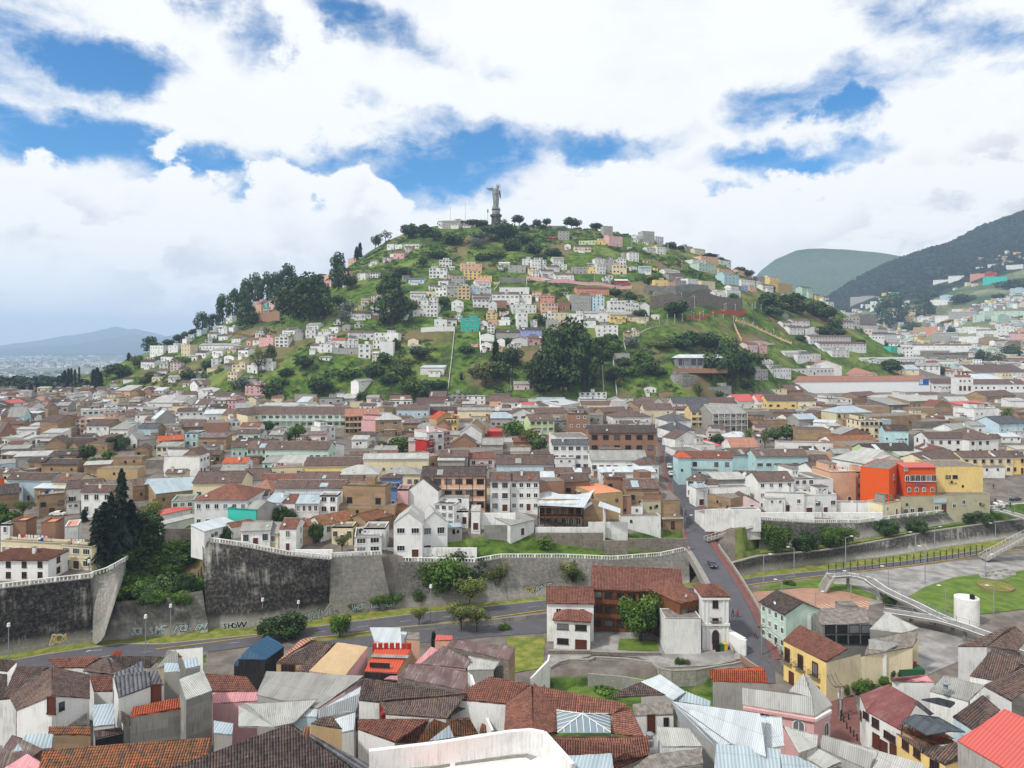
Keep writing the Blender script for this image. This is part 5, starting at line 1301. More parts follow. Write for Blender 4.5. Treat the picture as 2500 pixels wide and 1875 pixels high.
# two big hipped roofs at the bottom
r,V,o=R('house',Z2,'-700,2060,e2;1400,1640,5.5;385,912,12;-664,1290,12;1190,1276,8.;1500,1500,6','0.1.2.3:D;1.5.2:L','','great dark grey tile roof with a dark right slope, bottom of the photo')
b=MB(); a,c=U(*ZC(*Z2)(505,1000),11.9)-o,U(*ZC(*Z2)(450,1260),10)-o; b.bar(a.lerp(c,.42)+Vector((0,0,.2)),c+Vector((0,0,.2)),.9,.7,'zinc'); b.bar(a+Vector((0,0,.25)),a.lerp(c,.42)+Vector((0,0,.25)),.8,.8,'red tile'); b.obj('ridge_duct',r)
R('house',Z2,'540,905,e3;800,950,e2;720,850,9.6;620,860,9.6;490,930,8.4','0.1.2.3:T','4.0.1:n','small brown tiled turret roof on ochre walls')
R('house',Z2,'-60,930,5.5;-60,760,6.6;10,740,7.6;240,935,6','0.3.2.1:H','','triangular grey corrugated slope at the junction of roofs')
# grey corrugated complex
R('warehouse',Z2,'90,665,e3;600,780,e2;985,530,8.4;170,470,8.4','0.1.2.3:G','0.1:g','long grey corrugated asbestos roof with pale patches','warehouse')
R('warehouse',Z2,'240,935,5;400,900,5;600,700,7.2;-10,740,7.2','0.1.2.3:H','','pale panelled sheet roof joining the long grey roof','warehouse')
R('warehouse',Z2,'600,860,5.2;915,800,5.6;960,590,7.6;600,790,6.4','0.1.2.3:M','0.1:g','white metal slope with a diagonal upper edge','warehouse')
R('warehouse',Z2,'400,850,5.2;590,850,5.2;600,790,5.8;420,775,6','0.1.2.3:M','0.1:b','short white sheet awning over pale blue wall','shed')
R('warehouse',Z2,'770,985,4.4;900,960,4.6;915,835,5.4;740,870,5.4','0.1.2.3:M','0.1:w','white sheet lean-to dropping towards the turret','shed')
R('warehouse',Z2,'1260,520,e3;1835,635,e2;1845,470,8;1350,405,8','0.1.2.3:X','0.1:s','dark plum rusted metal roof with broken white joints','warehouse')
R('warehouse',Z2,'1450,410,3.4;1830,450,3.4;1870,370,4.8;1640,260,5.4','0.1.2.3:X','0.1:p','patchwork of rust streaked white sheets behind the plum roof','warehouse')
R('warehouse',Z2,'1670,262,e3;2190,385,e2;2240,270,6;1710,205,6','0.1.2.3:X','0.1:s;1.2:a','long rust and white striped sheet roof near the yard','warehouse')
R('warehouse',Z2,'1840,460,3.4;2060,460,3.4;2110,390,4.6;1850,345,4.6','0.1.2.3:H','0.1:g','narrow grey ribbed sheet roof under the striped sheets','shed')
R('house',Z2,'1405,405,3;1480,410,3;1620,290,4.6;1540,270,4.6','0.1.2.3:P','0.1:p','slim pink sheet roof between red awning and rusty sheets','shed'); R('house',Z2,'1150,535,3;1300,548,3;1290,510,3.5;1200,510,3.5','0.1.2.3:P','','small pink sheet roof under the plum metal roof','shed')
# central tiled house with red door court
r,V,o=R('house',Z2,'1160,825,e2;1670,862,e2;1840,660,9.4;985,528,9.6;1112,725,e3','4.2.2.3:T;0.1.2.4:T','0.1:w','large brown tiled roof with ribbed rows above a small red court')
R('house',Z2,'940,710,e2;1110,728,e2;985,530,9.6','0.1.2:D','0.1:w','dark hipped end facing the tiny planted court')
R('house',Z2,'1670,862,4.8;1940,935,4.8;1985,820,6;1840,728,7.6','0.1.2.3:T','','brown roof slope sinking towards the white curved wall')
R('house',Z2,'1940,980,4.5;2050,970,4.5;2010,850,6.4;1980,830,6.4','0.1.2.3:R','','short reddish tile slope beside the curved white wall')
R('house',Z2,'930,950,e3;1240,1060,e2;1525,868,7.6;930,868,7.6','0.1.2.3:R','0.1:w','reddish ribbed tile strip above the white yard wall')
R('house',Z2,'1240,1060,4.6;1420,1060,4.6;1525,870,7.4;1240,950,6','0.1.2.3:R','','reddish ribbed tile slope touching the planted gutter')
r,V,o=R('house',Z2,'1420,1058,5;1560,1040,5;1690,920,7;1560,868,8','0.1.2.3:Y','','orange brown roof wedge with a glass triangle set in it')
R('house',Z2,'1700,1010,5.4;1930,985,5.4;1860,868,7.8;1690,868,7.8','0.1.2.3:Y','','orange brown fan-shaped roof next to the long parapet')
b=MB(); b.face([U(*ZC(*Z2)(1520,1050),5.6),U(*ZC(*Z2)(1730,1020),5.8),U(*ZC(*Z2)(1690,920),7.2)],'zinc'); tag(b.obj('roof_light'),'triangular glass roof light in the orange brown roof','skylight')
b=MB(); q=[U(*ZC(*Z2)(x,y),z) for x,y,z in((945,945,5.6),(1230,955,5.6),(1205,1090,3.),(945,1105,3.))]; b.face([q[0],q[3],q[2],q[1]],'bright white'); b.box(q[0].x,q[1].x,q[0].y,q[0].y+.3,q[0].z-3.5,q[0].z,'bright white'); tag(b.obj('yard_wall'),'plain white wall panel under the reddish tile strip','wall')
b=MB(); q=U(*ZC(*Z2)(1060,840),3.2); b.box(q.x-4,q.x+2.2,q.y-1.,q.y+4.,q.z-2,q.z,'cobble'); q2=U(*ZC(*Z2)(1110,770),4); b.box(q2.x-2,q2.x+1.4,q2.y,q2.y+.3,q2.z-1.5,q2.z+1.5,'red'); q3=U(*ZC(*Z2)(1150,830),3.6); b.box(q3.x-.3,q3.x+.3,q3.y-1.5,q3.y+1,q3.z-1,q3.z+.6,'red'); tag(b.obj('courtyard'),'tiny paved court with crimson walls between brown roofs','courtyard')
# red awning house and neighbours
ROOFC['A']=('orange metal','orange-red metal')
r,V,o=R('restaurant',Z2,'985,470,e2@.3;1258,484,e2@.3;1375,285,5;1075,275,5','0.1.2.3:A','0.1:d;1.2:n','restaurant under a bright orange-red metal roof with a name board','restaurant')
b=MB(); a,c=U(*ZC(*Z2)(1030,440),3.6)-o,U(*ZC(*Z2)(1198,448),3.6)-o; b.bar(a,c,.12,.9,'dark paint'); s=b.obj('sign_board',r); tx=text('RESTAURANTE  TERRAZA',a+Vector((.4,-.1,.22)),.55,'white trim',None,r,sx=(c-a).length/(.55*20*.62),rz=math.atan2((c-a).y,(c-a).x),name='lettering')
b=MB(); a,c=U(*ZC(*Z2)(1045,345),4.4)-o,U(*ZC(*Z2)(1350,355),4.4)-o; b.bar(a,c,1.2,.1,'grey fibre cement'); b.obj('roof_strip',r)
for i in range(7): q=U(*ZC(*Z2)(1070+48*i,262),5.4)-o; b=MB(); b.box(q.x-.35,q.x+.35,q.y-.3,q.y+.3,q.z-1.2,q.z+.5,'red'); b.obj('pillar',r)
r,V,o=R('house',Z2,'525,468,e3@.3;825,512,e2@.3;1015,268,6;760,235,6','0.1.2.3:N','0.1:p;1.2:p','house with a straw coloured sheet roof beside pink walls')
R('house',Z2,'1065,215,2.4;1300,300,2.4;1340,145,4.;1030,108,4.','0.1.2.3:M','0.1:W;1.2:W','white sheet roofed house with red battlement wall by the road')
R('house',Z2,'1320,205,3.4;1445,210,3.4;1440,150,3.6;1330,150,3.6','0.1.2.3:F','0.1:o','small salmon hut with a dark railing on top'); R('house',Z2,'1570,215,3.;1720,215,3.;1715,175,3.4;1585,170,3.4','0.1.2.3:K','0.1:o','orange hut topped with red blocks at the yard corner')
r,V,o=R('house',Z2,'250,405,e2;530,415,e2;760,232,6;590,225,6','0.1.2.3:T','0.1:n','brown tiled house with row of ochre shutters under its eave'); [fwin(r,o,Z2,325+55*i,448,1.,1.3,1.6,'brown trim','shutter') for i in range(2)]
R('house',Z2,'410,470,3.6;530,470,3.6;740,260,5.4;690,235,6','0.1.2.3:T','','plain brown roof slope beside the straw coloured roof'); R('house',Z2,'260,400,3.6;410,300,5.;590,215,6;460,210,5.4','0.1.2.3:E','','smooth brown roof slope turned towards the navy roof')
r,V,o=R('restaurant',Z2,'-60,370,3.6;165,375,3.6;180,175,5;10,290,5;320,265,3.6;-140,250,3.6','1.4.2.3:B;0.1.3:B','0.1.4:d','black timber restaurant with a navy blue metal gable roof','restaurant')
R('restaurant',Z2,'-100,418,2.4;145,425,2.4;165,372,3.4;-60,365,3.4','0.1.2.3:B','0.1:d','navy blue porch roof over the dark open restaurant front','porch')
# white yard walls and curved wall
def vwall(name,zone,pts,h,mat,label,w=.35):
    P_=[U(*ZC(*zone)(x,y),z) for x,y,z in pts]; o0=P_[0].copy(); b=MB()
    for a,c in zip(P_,P_[1:]): 
        n=Vector((-(c-a).y,(c-a).x,0)).normalized()*w/2; A,B,C,D=a-n-o0,c-n-o0,c+n-o0,a+n-o0; dz=Vector((0,0,-h))
        for i,j in((A,B),(B,C),(C,D),(D,A)): b.face([i+dz,j+dz,j,i],mat)
        b.face([A,B,C,D],'kerb stone' if mat not in('bright white','white') else mat)
    o=b.obj(name); o.location=o0; tag(o,label,'wall'); return o
vwall('parapet_wall',Z2,[(1845,480,8.6),(1870,500,8.2),(1920,640,7.6),(1950,700,7)],6,'bright white','tall white stepped gable wall between plum and tiled roofs')
vwall('parapet_wall',Z2,[(1840,715,7.4),(1930,800,6.6),(1990,830,6.4),(2050,960,6)],6,'bright white','curving white wall stepping down between the brown roofs')
vwall('parapet_wall',Z2,[(1990,720,6.5),(2070,790,6),(2145,740,6.5)],5,'bright white','scooped white wall with one small window')
vwall('parapet_wall',Z2,[(1025,1128,10.6),(1600,1060,10.8),(2212,965,11),(2370,955,11),(2480,975,10.8),(2720,1240,9.)],3.4,'bright white','long white parapet wall crossing the bottom of the photo',w=.6)
vwall('parapet_wall',Z2,[(1300,1290,8),(1700,1215,8),(2212,1150,8),(2340,1140,8),(2480,1290,7)],1.,'kerb stone','mossy inner ledge in front of the long white parapet',w=1.2)
b=MB(); q=[U(*ZC(*Z2)(x,y),z) for x,y,z in((1050,1300,7.6),(1100,1150,7.6),(2300,1010,7.6),(2700,1300,7.6))]; b.face(q[::-1],'bright white'); b.box(q[0].x+4,q[2].x-1,78,q[0].y,7.4,7.66,'salmon'); tag(b.obj('roof_terrace'),'flat terracotta floored roof inside the long white parapet','terrace')
# skylight house
r,V,o=R('courtyard_house',Z3,'-350,700,e1;-10,515,10.2;320,582,10.2;120,740,e2;1150,768,9.6;1000,832,e4;570,798,e2;340,1000,8.;105,950,8.4;550,985,8.;335,592,10.2;345,1005,9.4;990,985,7.9;1250,770,9.6;1270,1010,8.2;1240,880,9;980,1220,7.;390,1150,7.;380,1015,9.;1230,1015,9.;1310,1165,7;1010,1290,6;1010,1225,7.4',
 '0.3.2.1:R;3.8.11.10:R;9.6.10.11:R;6.5.4.2:R;5.12.14.4:R;17.16.19.18:R;16.20.14.19:R','0.3:w;17.16:w','courtyard house of reddish ribbed tile roofs round a glass pyramid','house')
p=[U(*ZC(*Z3)(x,y),8.9)-o for x,y in((548,985),(990,985),(985,830),(540,800))]; ap=U(*ZC(*Z3)(755,830),10.6)-o
sk=MB(); flatm('skylight glass','7e909b',.15,.25,spec=.6)
for i in range(4): j=(i+1)%4; sk.face([p[i],p[j],ap],'skylight glass')
so=sk.obj('skylight',r)
for i in range(4):
    j=(i+1)%4; n=8 if i%2==0 else 6
    for k in range(n+1):
        q=p[i].lerp(p[j],k/n); t=abs(k/n-.5)*2; e=MB(); tgt=q.lerp(ap,1-t*.0 if 0 else 1.); 
        d=ap-q; # glazing bars run up the slope and stop at the hips
        mid=(p[i]+p[j])/2; up=ap-mid; e_=q+up*(1-t); e.bar(q+Vector((0,0,.05)),e_+Vector((0,0,.05)),.10,.08,'white trim'); e.obj('glazing_bar',so)
for i in range(4): e=MB(); e.bar(p[i]+Vector((0,0,.06)),ap+Vector((0,0,.06)),.14,.1,'white trim'); e.obj('hip_bar',so)
R('house',Z3,'505,1300,7.;1030,1400,7.;1000,1190,7.6;480,1180,7.6','0.1.2.3:Z','0.1:g','pale glazed lean-to roof along the bottom edge','greenhouse')
R('house',Z3,'1010,1290,6;1300,1175,6.4;1310,1160,6.6;1015,1225,6.6','0.1.2.3:R','0.1:g','narrow tiled strip over the grey rendered wall','roof')
R('house',Z3,'1100,1330,8.;1760,1240,8.;1740,1110,8.2;1310,1170,8.2','0.1.2.3:F','0.1:C','flat roofed grey rendered annex at the bottom edge')
r,V,o=R('house',Z3,'990,745,6.4;1170,748,6.6;1185,840,6;1515,830,6;1480,730,6.6;1090,620,7.6;1240,560,8.4;1445,665,6.8;1000,690,6.8','8.1.5:W;1.4.7.5:T;5.7.6:T' if 0 else '8.7.6.5:T;2.3.4.1:F','2.3:W;8.0:W','white house with a small hipped tile roof and flat terraces')
fwin(r,o,Z3,1325,900,4.,1.2,2.6,'brown trim','door',name='door'); fwin(r,o,Z3,1450,896,4.4,.8,1.5,'brown trim','plain')
R('house',Z3,'1415,1095,6.;1750,1100,6;1640,945,7;1370,930,7','0.1.2.3:H','0.1:W;3.0:W','pale ribbed canopy roof beside the white terraced house','shed')
o_=lathe([(.55,0),(.6,.9),(.3,1.1),(.5,1.3),(.55,1.7),(.1,2.)],'steel pole',12).obj('roof_vent'); o_.location=U(*ZC(*Z3)(1315,1090),5.5); tag(o_,'shiny steel roof ventilator beside the white terraced house','vent')
R('warehouse',Z3,'1240,560,6;1510,715,5.4;1610,640,6.4;1400,498,7.','0.1.2.3:M','0.1:g','blue-white sheet roof tilted above the lower garden','warehouse')
R('warehouse',Z3,'1510,715,5.;1815,765,5;1820,720,5.6;1615,640,6.2','0.1.2.3:Z','0.1:g','second blue-white sheet roof stepping to the pink house','warehouse')
R('warehouse',Z3,'1990,1070,5.6;2280,1180,5.6;2280,850,8.6;1500,722,7.8','0.1.2.3:M','','vast pale blue-white metal roof in the corner by the pink house')
R('warehouse',Z3,'1560,880,5.;1870,1100,4.6;1990,1070,5.6;1500,722,7.8','0.1.2.3:M','0.1:g','lower folded slope of the pale blue-white metal roof')
R('warehouse',Z3,'1850,1280,4;2400,1330,4.;2400,1120,6;1865,1075,6','0.1.2.3:Z','0.1:b;3.0:Z' if 0 else '0.1:b','zinc sheet roof at the bottom beside the blue-white metal')
# pink corner house
ROOFC['V']=('light fibre cement','ribbed')
r,V,o=R('corner_house',Z4,'-130,745,4.4;470,845,4.4;605,770,4.6;610,760,4.8;450,690,6.4;-130,610,6.4;380,490,9.;260,640,6.8;620,750,4.6','0.1.4.5:V;1.8.6.4:V;7.4.6:V','0.1.2:p','salmon pink corner house with ribbed grey roofs and arched windows','house')
for x,y in((340,925),): fwin(r,o,Z4,x,y,1.8,1.9,1.9,'white trim','arch')
fwin(r,o,Z4,565,950,1.4,1.4,2.3,'white trim','arch'); fwin(r,o,Z4,60,850,2.4,1.8,1.6,'white trim','arch')
b=MB(); a,c,d=V[0]*.99,V[1]*.99,V[2]*.99
for k,(u_,v_) in enumerate(((a,c),(c,d))):
    n=Vector((-(v_-u_).y,(v_-u_).x,0)).normalized()*.12*(1 if k else -1); b.bar(u_+Vector((0,-.15,-.7)),v_+Vector((0,-.15,-.7)),.5,.45,'white trim' if k else 'pink')
b.obj('cornice',r)
R('house',Z3,'2085,560,4.;1835,550,4.;1800,460,5.8;2250,430,6;2300,565,4','1.4.3.2:O','1.4:g','house with bright orange tile roof above the ribbed grey roofs')
# ribbed roofs bottom right
R('row_house',Z4,'340,1155,5.;490,1100,5.4;505,1000,6.6;210,925,6.8','0.1.2.3:V','0.1:g','ribbed grey roof piece between metal sheets and street')
R('row_house',Z4,'500,1100,4.8;930,1290,4.4;1010,1130,6.2;540,1000,6.6','0.1.2.3:V','0.1:g','long ribbed grey roof with one rusty red patch')
R('row_house',Z4,'940,1280,4.4;1400,1500,4.4;1400,1276,6.;1010,1135,6.2','0.1.2.3:V','0.1:g','ribbed grey roof running out of the bottom edge')
R('house',Z4,'350,1165,4.;560,1290,4.;700,1240,4.6;490,1105,5','0.1.2.3:H','0.1:w','broken white and grey sheet roof under the ribbed roofs'); R('house',Z4,'-60,1140,5;220,1090,5.4;200,850,8;-60,835,8','0.1.2.3:M','1.2:M' if 0 else '','upright pale sheet panels on the metal roof edge'); R('house',Z4,'-60,1276,4;600,1330,4;330,1180,5.4;60,1145,5.6','0.1.2.3:Z','','flat zinc sheets at the bottom of the photo')
# yellow / cream houses beyond the corner
r,V,o=R('balcony_house',Z4,'210,215,4.6;570,395,4.6;750,285,6.4;350,85,6.6;860,320,4.4','0.1.2.3:R','0.1:y;1.4:c','yellow balconied house with brown tile roof and cream flank','house')
rz=math.atan2((V[1]-V[0]).y,(V[1]-V[0]).x)
for i,t in enumerate((.10,.42,.76)):
    q=V[0].lerp(V[1],t)*1.; n=Vector((math.sin(rz),-math.cos(rz),0))*.12; link('balcony_door',WM[('brown trim','shutter')],r,q*.985+n+Vector((0,0,-2.2)),(0,0,rz),(1.3,1,2.6)); link('balcony',BALM,r,q*.985+n+Vector((0,0,-3.5)),(0,0,rz),(2.4,1.2,.9))
for t in(.2,.5,.8): q=V[0].lerp(V[1],t)*.985+Vector((math.sin(rz),-math.cos(rz),0))*.1; link('door',WM[('brown trim','door')],r,q+Vector((0,0,-6.2)),(0,0,rz),(1.2,1,2.3))
R('house',Z4,'620,400,2.;880,340,3;1080,300,3.2;1290,270,3.6;1340,125,6;940,200,4','1.4.5.3:F' if 0 else '1.3.4.5:F','0.1.2.3:c','long cream blank wall building stepping up with flat roofs')
R('house',Z4,'930,120,4.6;1220,155,4.6;1340,110,5.4;1070,-20,6','0.1.2.3:H','0.1:C;1.2:c','cream house corner under a ribbed grey sheet roof')
r9,V9,o9=r,V,o
r,V,o=R('concrete_building',Z4,'530,90,4.6;930,70,4.8;900,-60,5.4;450,-50,5.2','0.1.2.3:F','0.1:C;0.3:C','weathered open concrete building of empty bays and rubble roof','building')
for i in range(4):
    for j in range(2): fwin(r,o,Z4,600+100*i,120+88*j,3.2-2.6*j,2.2,1.7,'iron','bare')
R('house',Z4,'925,290,3.4;1070,300,3.4;1180,240,4.4;920,205,4.6','0.1.2.3:G','0.1:W','small white rooftop room with a grey sheet roof','room')
# green and blue house by the street
town(Z8,'''
5 1085 225 1195 1000 8 g m D 3 4 # pale green and blue street house with white framed windows
225 1195 450 1190 1120 8 f W F 0 0
520 1240 880 1230 1150 6 f C F 0 0
690 1120 840 1120 1085 9 f C F 0 0
740 1170 890 1170 1140 8 f C F 1 2
''',h0=120,hs=1)
# right cluster
crown_small=[]
for m_ in('green foliage','flower red'):
    b=MB(); rs_=random.Random(3)
    for k in range(40): p_=Vector((rs_.gauss(0,.28),rs_.gauss(0,.2),rs_.gauss(.2,.22))); b.face([p_,p_+Vector((.16,.05,.04)),p_+Vector((.08,.02,.2))],m_)
    crown_small.append(b.mesh('potted_plant'))
ROOFC['I']=('red rusty metal','red rusty metal')
r,V,o=R('corner_house',Z4,'845,665,4.6;900,800,4.4;1190,960,4.4;1330,720,6.4;1360,690,6.4;1085,580,6.4','0.1.5:I;1.2.3.5:I','0.1.2:w','rounded white corner house under a dark red rusty metal roof','house')
cw_=(r,o)
for (x,y,w_) in((860,840,.9),(980,900,1.3)): fwin(r,o,Z4,x,y,1.4,w_,1.4,'brown trim','plain')
for (x,y) in((985,1050),(1050,1110),(1130,1140)): fwin(r,o,Z4,x,y,-1.,1.3,2.2,'brown trim','door',name='door')
R('house',Z4,'1115,550,5;1190,560,5;1470,560,5.5;1400,500,6;1120,525,6','0.2.3.4:P','0.1:W;1.2:W','white walled house with a low pinkish metal roof')
R('house',Z4,'1430,635,5.4;1750,720,5.4;1885,590,6.4;1550,505,6.4','0.1.2.3:G','0.1:W','smooth dark grey sheet roof with a round steel vent')
o_=lathe([(.5,0),(.5,.5),(.35,.6),(.35,1.3),(.7,1.5),(.7,1.6),(.1,1.8)],'steel pole',12).obj('roof_vent'); o_.location=U(*ZC(*Z4)(1562,650),5.9); tag(o_,'steel mushroom vent on the smooth grey roof','vent')
R('house',Z4,'1760,510,4.4;2040,560,5.;2250,440,6;1950,285,7.4','0.1.2.3:T','0.1:w','brown tiled house roof below the white gable'); r,V,o=R('house',Z4,'1660,265,e2;1900,265,e3;2140,95,8;1850,190,7;2150,305,5;2250,200,6.4','0.1.2.3:T;1.4.5.2:T','0.1:W','brown tiled white gable house above the grey plaza')
R('house',Z4,'1870,590,5.4;2110,720,5.4;2300,560,7.6;2250,430,8;1890,560,6','0.1.2.3:T','0.1:W','dark brown roof over a white end wall at the photo edge')
R('house',Z4,'1700,900,5.4;1790,960,5.2;2015,790,6.6;1870,670,7;1620,850,6','4.1.2.3:T','4.1:b','brown tiled roof with loose orange tiles next to pale blue wall')
ROOFC['J']=('charcoal metal','charcoal metal')
r,V,o=R('rooftop_bar',Z4,'1195,880,6.8;1400,1000,6.2;1600,968,6.6;1300,828,7.2;1725,975,6.;1500,850,7.2','0.1.2.3:J;2.4.5.3:J','','rooftop bar under a curved charcoal metal canopy with flowers','bar')
R('rooftop_bar',Z4,'1180,950,4.2;1390,1090,4.2;1640,1060,4.2;1500,950,4.6','0.1.2.3:Y','0.1:O' if 0 else '0.1:n','yellowish rooftop balcony below the charcoal canopy','balcony')
r,V,o=R('corner_house',Z4,'1150,985,3.8;1370,1150,3.6;1560,1250,3.4;1720,1190,3.6;1650,1060,5;1400,1080,5','0.1.5:T;1.2.3.4:T','0.1.2.3:h' if 0 else '0.1.2.3:y','yellow corner house with a rounded brown tiled eave','house')
for (x,y) in((1230,1085),(1325,1150),(1470,1250)): fwin(r,o,Z4,x,y,1.6,1.3,1.3,'brown trim','plain')
fl=[('flower red',1215,945),('flower red',1320,1020),('green foliage',1260,985),('green foliage',1360,1045),('green foliage',1420,1050),('flower red',1435,1052),('green foliage',1480,1055),('yellow paint',1520,1010)]
R('house',Z4,'1360,705,8.;1480,750,8;1600,770,8;1740,775,8.2;1640,735,9;1500,690,9','0.1.4.5:J;1.3.4:J' if 0 else '0.2.4.5:J','','pair of small charcoal metal vaults over the bar stairs','canopy'); R('house',Z4,'1300,735,7.6;1430,835,7.4;1450,825,8;1330,715,8.2','0.1.2.3:J','','narrow charcoal canopy strip over the bar stairs','canopy')
R('house',Z4,'1655,1045,6.4;2250,1400,6;2400,1000,9.;2050,785,10.4','0.1.2.3:K','0.1:g','big light red metal roof in the bottom right corner')
for (x,y) in((900,840),(1075,1000),(1120,1030)): fwin(cw_[0],cw_[1],Z4,x,y,1.4,1.1,1.1,'brown trim','plain')
for i in range(14):
    x,y=1200+i*30,955+i*9.5; o_=link('potted_plant',crown_small[i%2],None,U(*ZC(*Z4)(x,y),4.5),(0,0,i),(1,1,1)); tag(o_,['dark green potted plant','red flowering pot plant'][i%2]+' on the yellow balcony rail under the charcoal canopy, '+['first','second','third','fourth','fifth','sixth','seventh'][i//2],'plant','plants on the bar balcony')
# steel lattice mast below the red roof
a=U(*ZC(*Z4)(1740,1276),-1); b=MB(); a=U(*ZC(*Z4)(1735,1280),2.)
for x in(-.35,.35):
    for y in(-.35,.35): b.box(a.x+x-.04,a.x+x+.04,a.y+y-.04,a.y+y+.04,a.z-2,a.z+4.6,'steel pole')
for k in range(8): z=a.z-1.5+k*.75; b.bar((a.x-.35,a.y-.35,z),(a.x+.35,a.y-.35,z+.7),.06,.06,'steel pole'); b.bar((a.x+.35,a.y+.35,z),(a.x-.35,a.y+.35,z+.7),.06,.06,'steel pole')
tag(b.obj('lattice_mast'),'short grey steel lattice mast beside the light red roof','mast')
# black totem sign in the street
p=U(*ZC(*Z4)(686,850),-3.); r=empty('street_sign',p); tag(r,'black vertical street totem with a white panel on top','sign'); b=MB(); b.box(-.28,.28,-.2,.2,0,3.2,'dark paint'); b.obj('post',r); b=MB(); b.box(-.34,.34,-.24,.24,3.2,4.05,'white trim'); b.obj('panel',r); b=MB(); b.box(-.07,.07,-.23,-.205,1.3,3.05,'white trim'); b.obj('stripe',r); text('24',(-.24,-.26,3.4),.4,'dark paint',None,r,name='lettering')
# timber gallery house and its white wings
ROOFC['R2']=('red tile','')
wid=lambda r:max(v.co.x for c in r.children if c.name.startswith('wall') for v in c.data.vertices)
def gallery(root,W,y,z0,fh,S,mat,rail,n):
    for s in range(S):
        b=MB(); b.box(-W/2,W/2,y-.15,y,z0+fh*s+.02,z0+fh*s+.95,rail) ; b.obj('balustrade',root)
        for i in range(n+1): b=MB(); x=-W/2+W*i/n; b.box(x-.11,x+.11,y-.2,y+.02,z0+fh*s+.96,z0+fh*(s+1)-.2,mat); b.obj('post',root)
def town1(zone,line,**k):
    town(zone,line,**k); return LAST[0]
g1=town1(Z7,'825 978 1600 1015 800 9.6 g x R 3 8 bw # long timber gallery house with a broad ribbed reddish tile roof',h0=120,hs=1); gallery(g1,wid(g1)*2,-.1,3.2,3.2,2,'dark timber','timber',9)
town(Z7,'''
450 1098 860 1105 960 8.5 g w R 2 2 # lower tiled white wing left of the timber gallery
620 1155 860 1130 1030 7 h W R 1 1
505 1240 828 1258 1150 6.2 h W R 2 2 b # small white house with brown shuttered windows and hipped tile roof
1570 1100 1760 1060 880 10 h x R 2 3 b # tiled cross wing of the timber gallery house
1440 1225 1745 1225 1140 7.6 f W F 0 0 # blank white block with balustraded roof terrace beside the courtyard
''',h0=120,hs=1)
g2=town1(Z7,'1745 1045 1985 1045 935 11.4 h W R 3 1 bn # ornate white street front with pilasters and balcony',h0=120,hs=1); g2w=wid(g2)
for s in(-.92,-.62,.62,.92):
    for z0_,z1_ in((.3,5.2),(5.8,10.6)): b=MB(); b.box(g2w*s-.22,g2w*s+.22,.30,.44,z0_,z1_,'white trim'); b.obj('pilaster',g2)
for z_ in(5.4,10.9): b=MB(); b.box(-g2w-.2,g2w+.2,.05,.44,z_-.2,z_+.25,'white trim'); b.obj('cornice',g2)
link('window',WM[('brown trim','arch')],g2,(0,.30,2.8),(0,0,0),(1.6,1,3.)); link('balcony',BALM,g2,(0,.42,6.1),(0,0,0),(2.4,1,.9))
# courtyard walls
def cw(name,zone,pts,z,h,mat,label,w=.35):
    P_=[U(*ZC(*zone)(x,y),z) for x,y in pts]; o0=P_[0].copy(); P_=[p-o0 for p in P_]; b=MB()
    for a,c in zip(P_,P_[1:]): b.bar(a-Vector((0,0,h)),c-Vector((0,0,h)),w,h,mat); b.bar(a,c,w*1.3,.15,'kerb stone')
    o=b.obj(name); o.location=o0; tag(o,label,'wall')
cw('courtyard_wall',Z3,[(485,440),(560,395),(640,375),(810,378),(860,355),(1100,368),(1330,400),(1400,450),(1500,470),(1700,462),(1830,438),(2010,410),(2075,395)],-2.9,3.6,'stained concrete','curving stained garden wall below the stone courtyard')
cw('courtyard_wall',Z3,[(470,300),(820,302),(830,310),(1050,318),(1410,318)],-2.5,.6,'stone','low stone edge in front of the white house and lawn')
vwall('garden_wall',Z3,[(800,490,-3.4),(1000,505,-3.4),(1130,520,-3.4),(1290,548,-3.4)],3.2,'block grey','grey block wall with coping in the lower garden')
vwall('garden_wall',Z3,[(480,335,1.5),(470,380,.6),(325,530,.0)],6,'bright white','white sloping wall beside the lower garden')
vwall('gate_wall',Z3,[(1965,130,.8),(2090,200,.6),(2080,210,.6)],5,'bright white','white gate wall with an arched opening by the street',w=1.6)
vwall('street_wall',Z3,[(2070,330,-1.6),(2140,385,-1.8),(2230,440,-2)],2.4,'brick','low brick wall beside the street below the gate')
drape('courtyard',[(1335,1600),(1400,1588),(1440,1545),(1600,1545),(1700,1575),(1790,1590)],[(1338,1632),(1450,1600),(1560,1606),(1610,1632),(1740,1626),(1805,1612)],'plaza stone',.12,6)
drape('lawn',[(1513,1562),(1560,1562),(1602,1565)],[(1508,1588),(1560,1592),(1610,1592)],'lawn',.25,5)
drape('street',[(1850,1590),(1890,1600),(1905,1620)],[(2030,1760),(2060,1800),(2090,1840)],'cobble',.10,6)
drape('street',[(2030,1690),(2060,1690),(2085,1700)],[(2030,1830),(2070,1850),(2120,1880)],'sidewalk red',.14,6)
drape('verge',[(1238,1556),(1332,1556)],[(1245,1645),(1325,1632)],'verge grass',.12,6)
drape('verge',[(2030,1685),(2120,1672),(2200,1650)],[(2035,1700),(2120,1695),(2210,1675)],'lawn',.18,4)
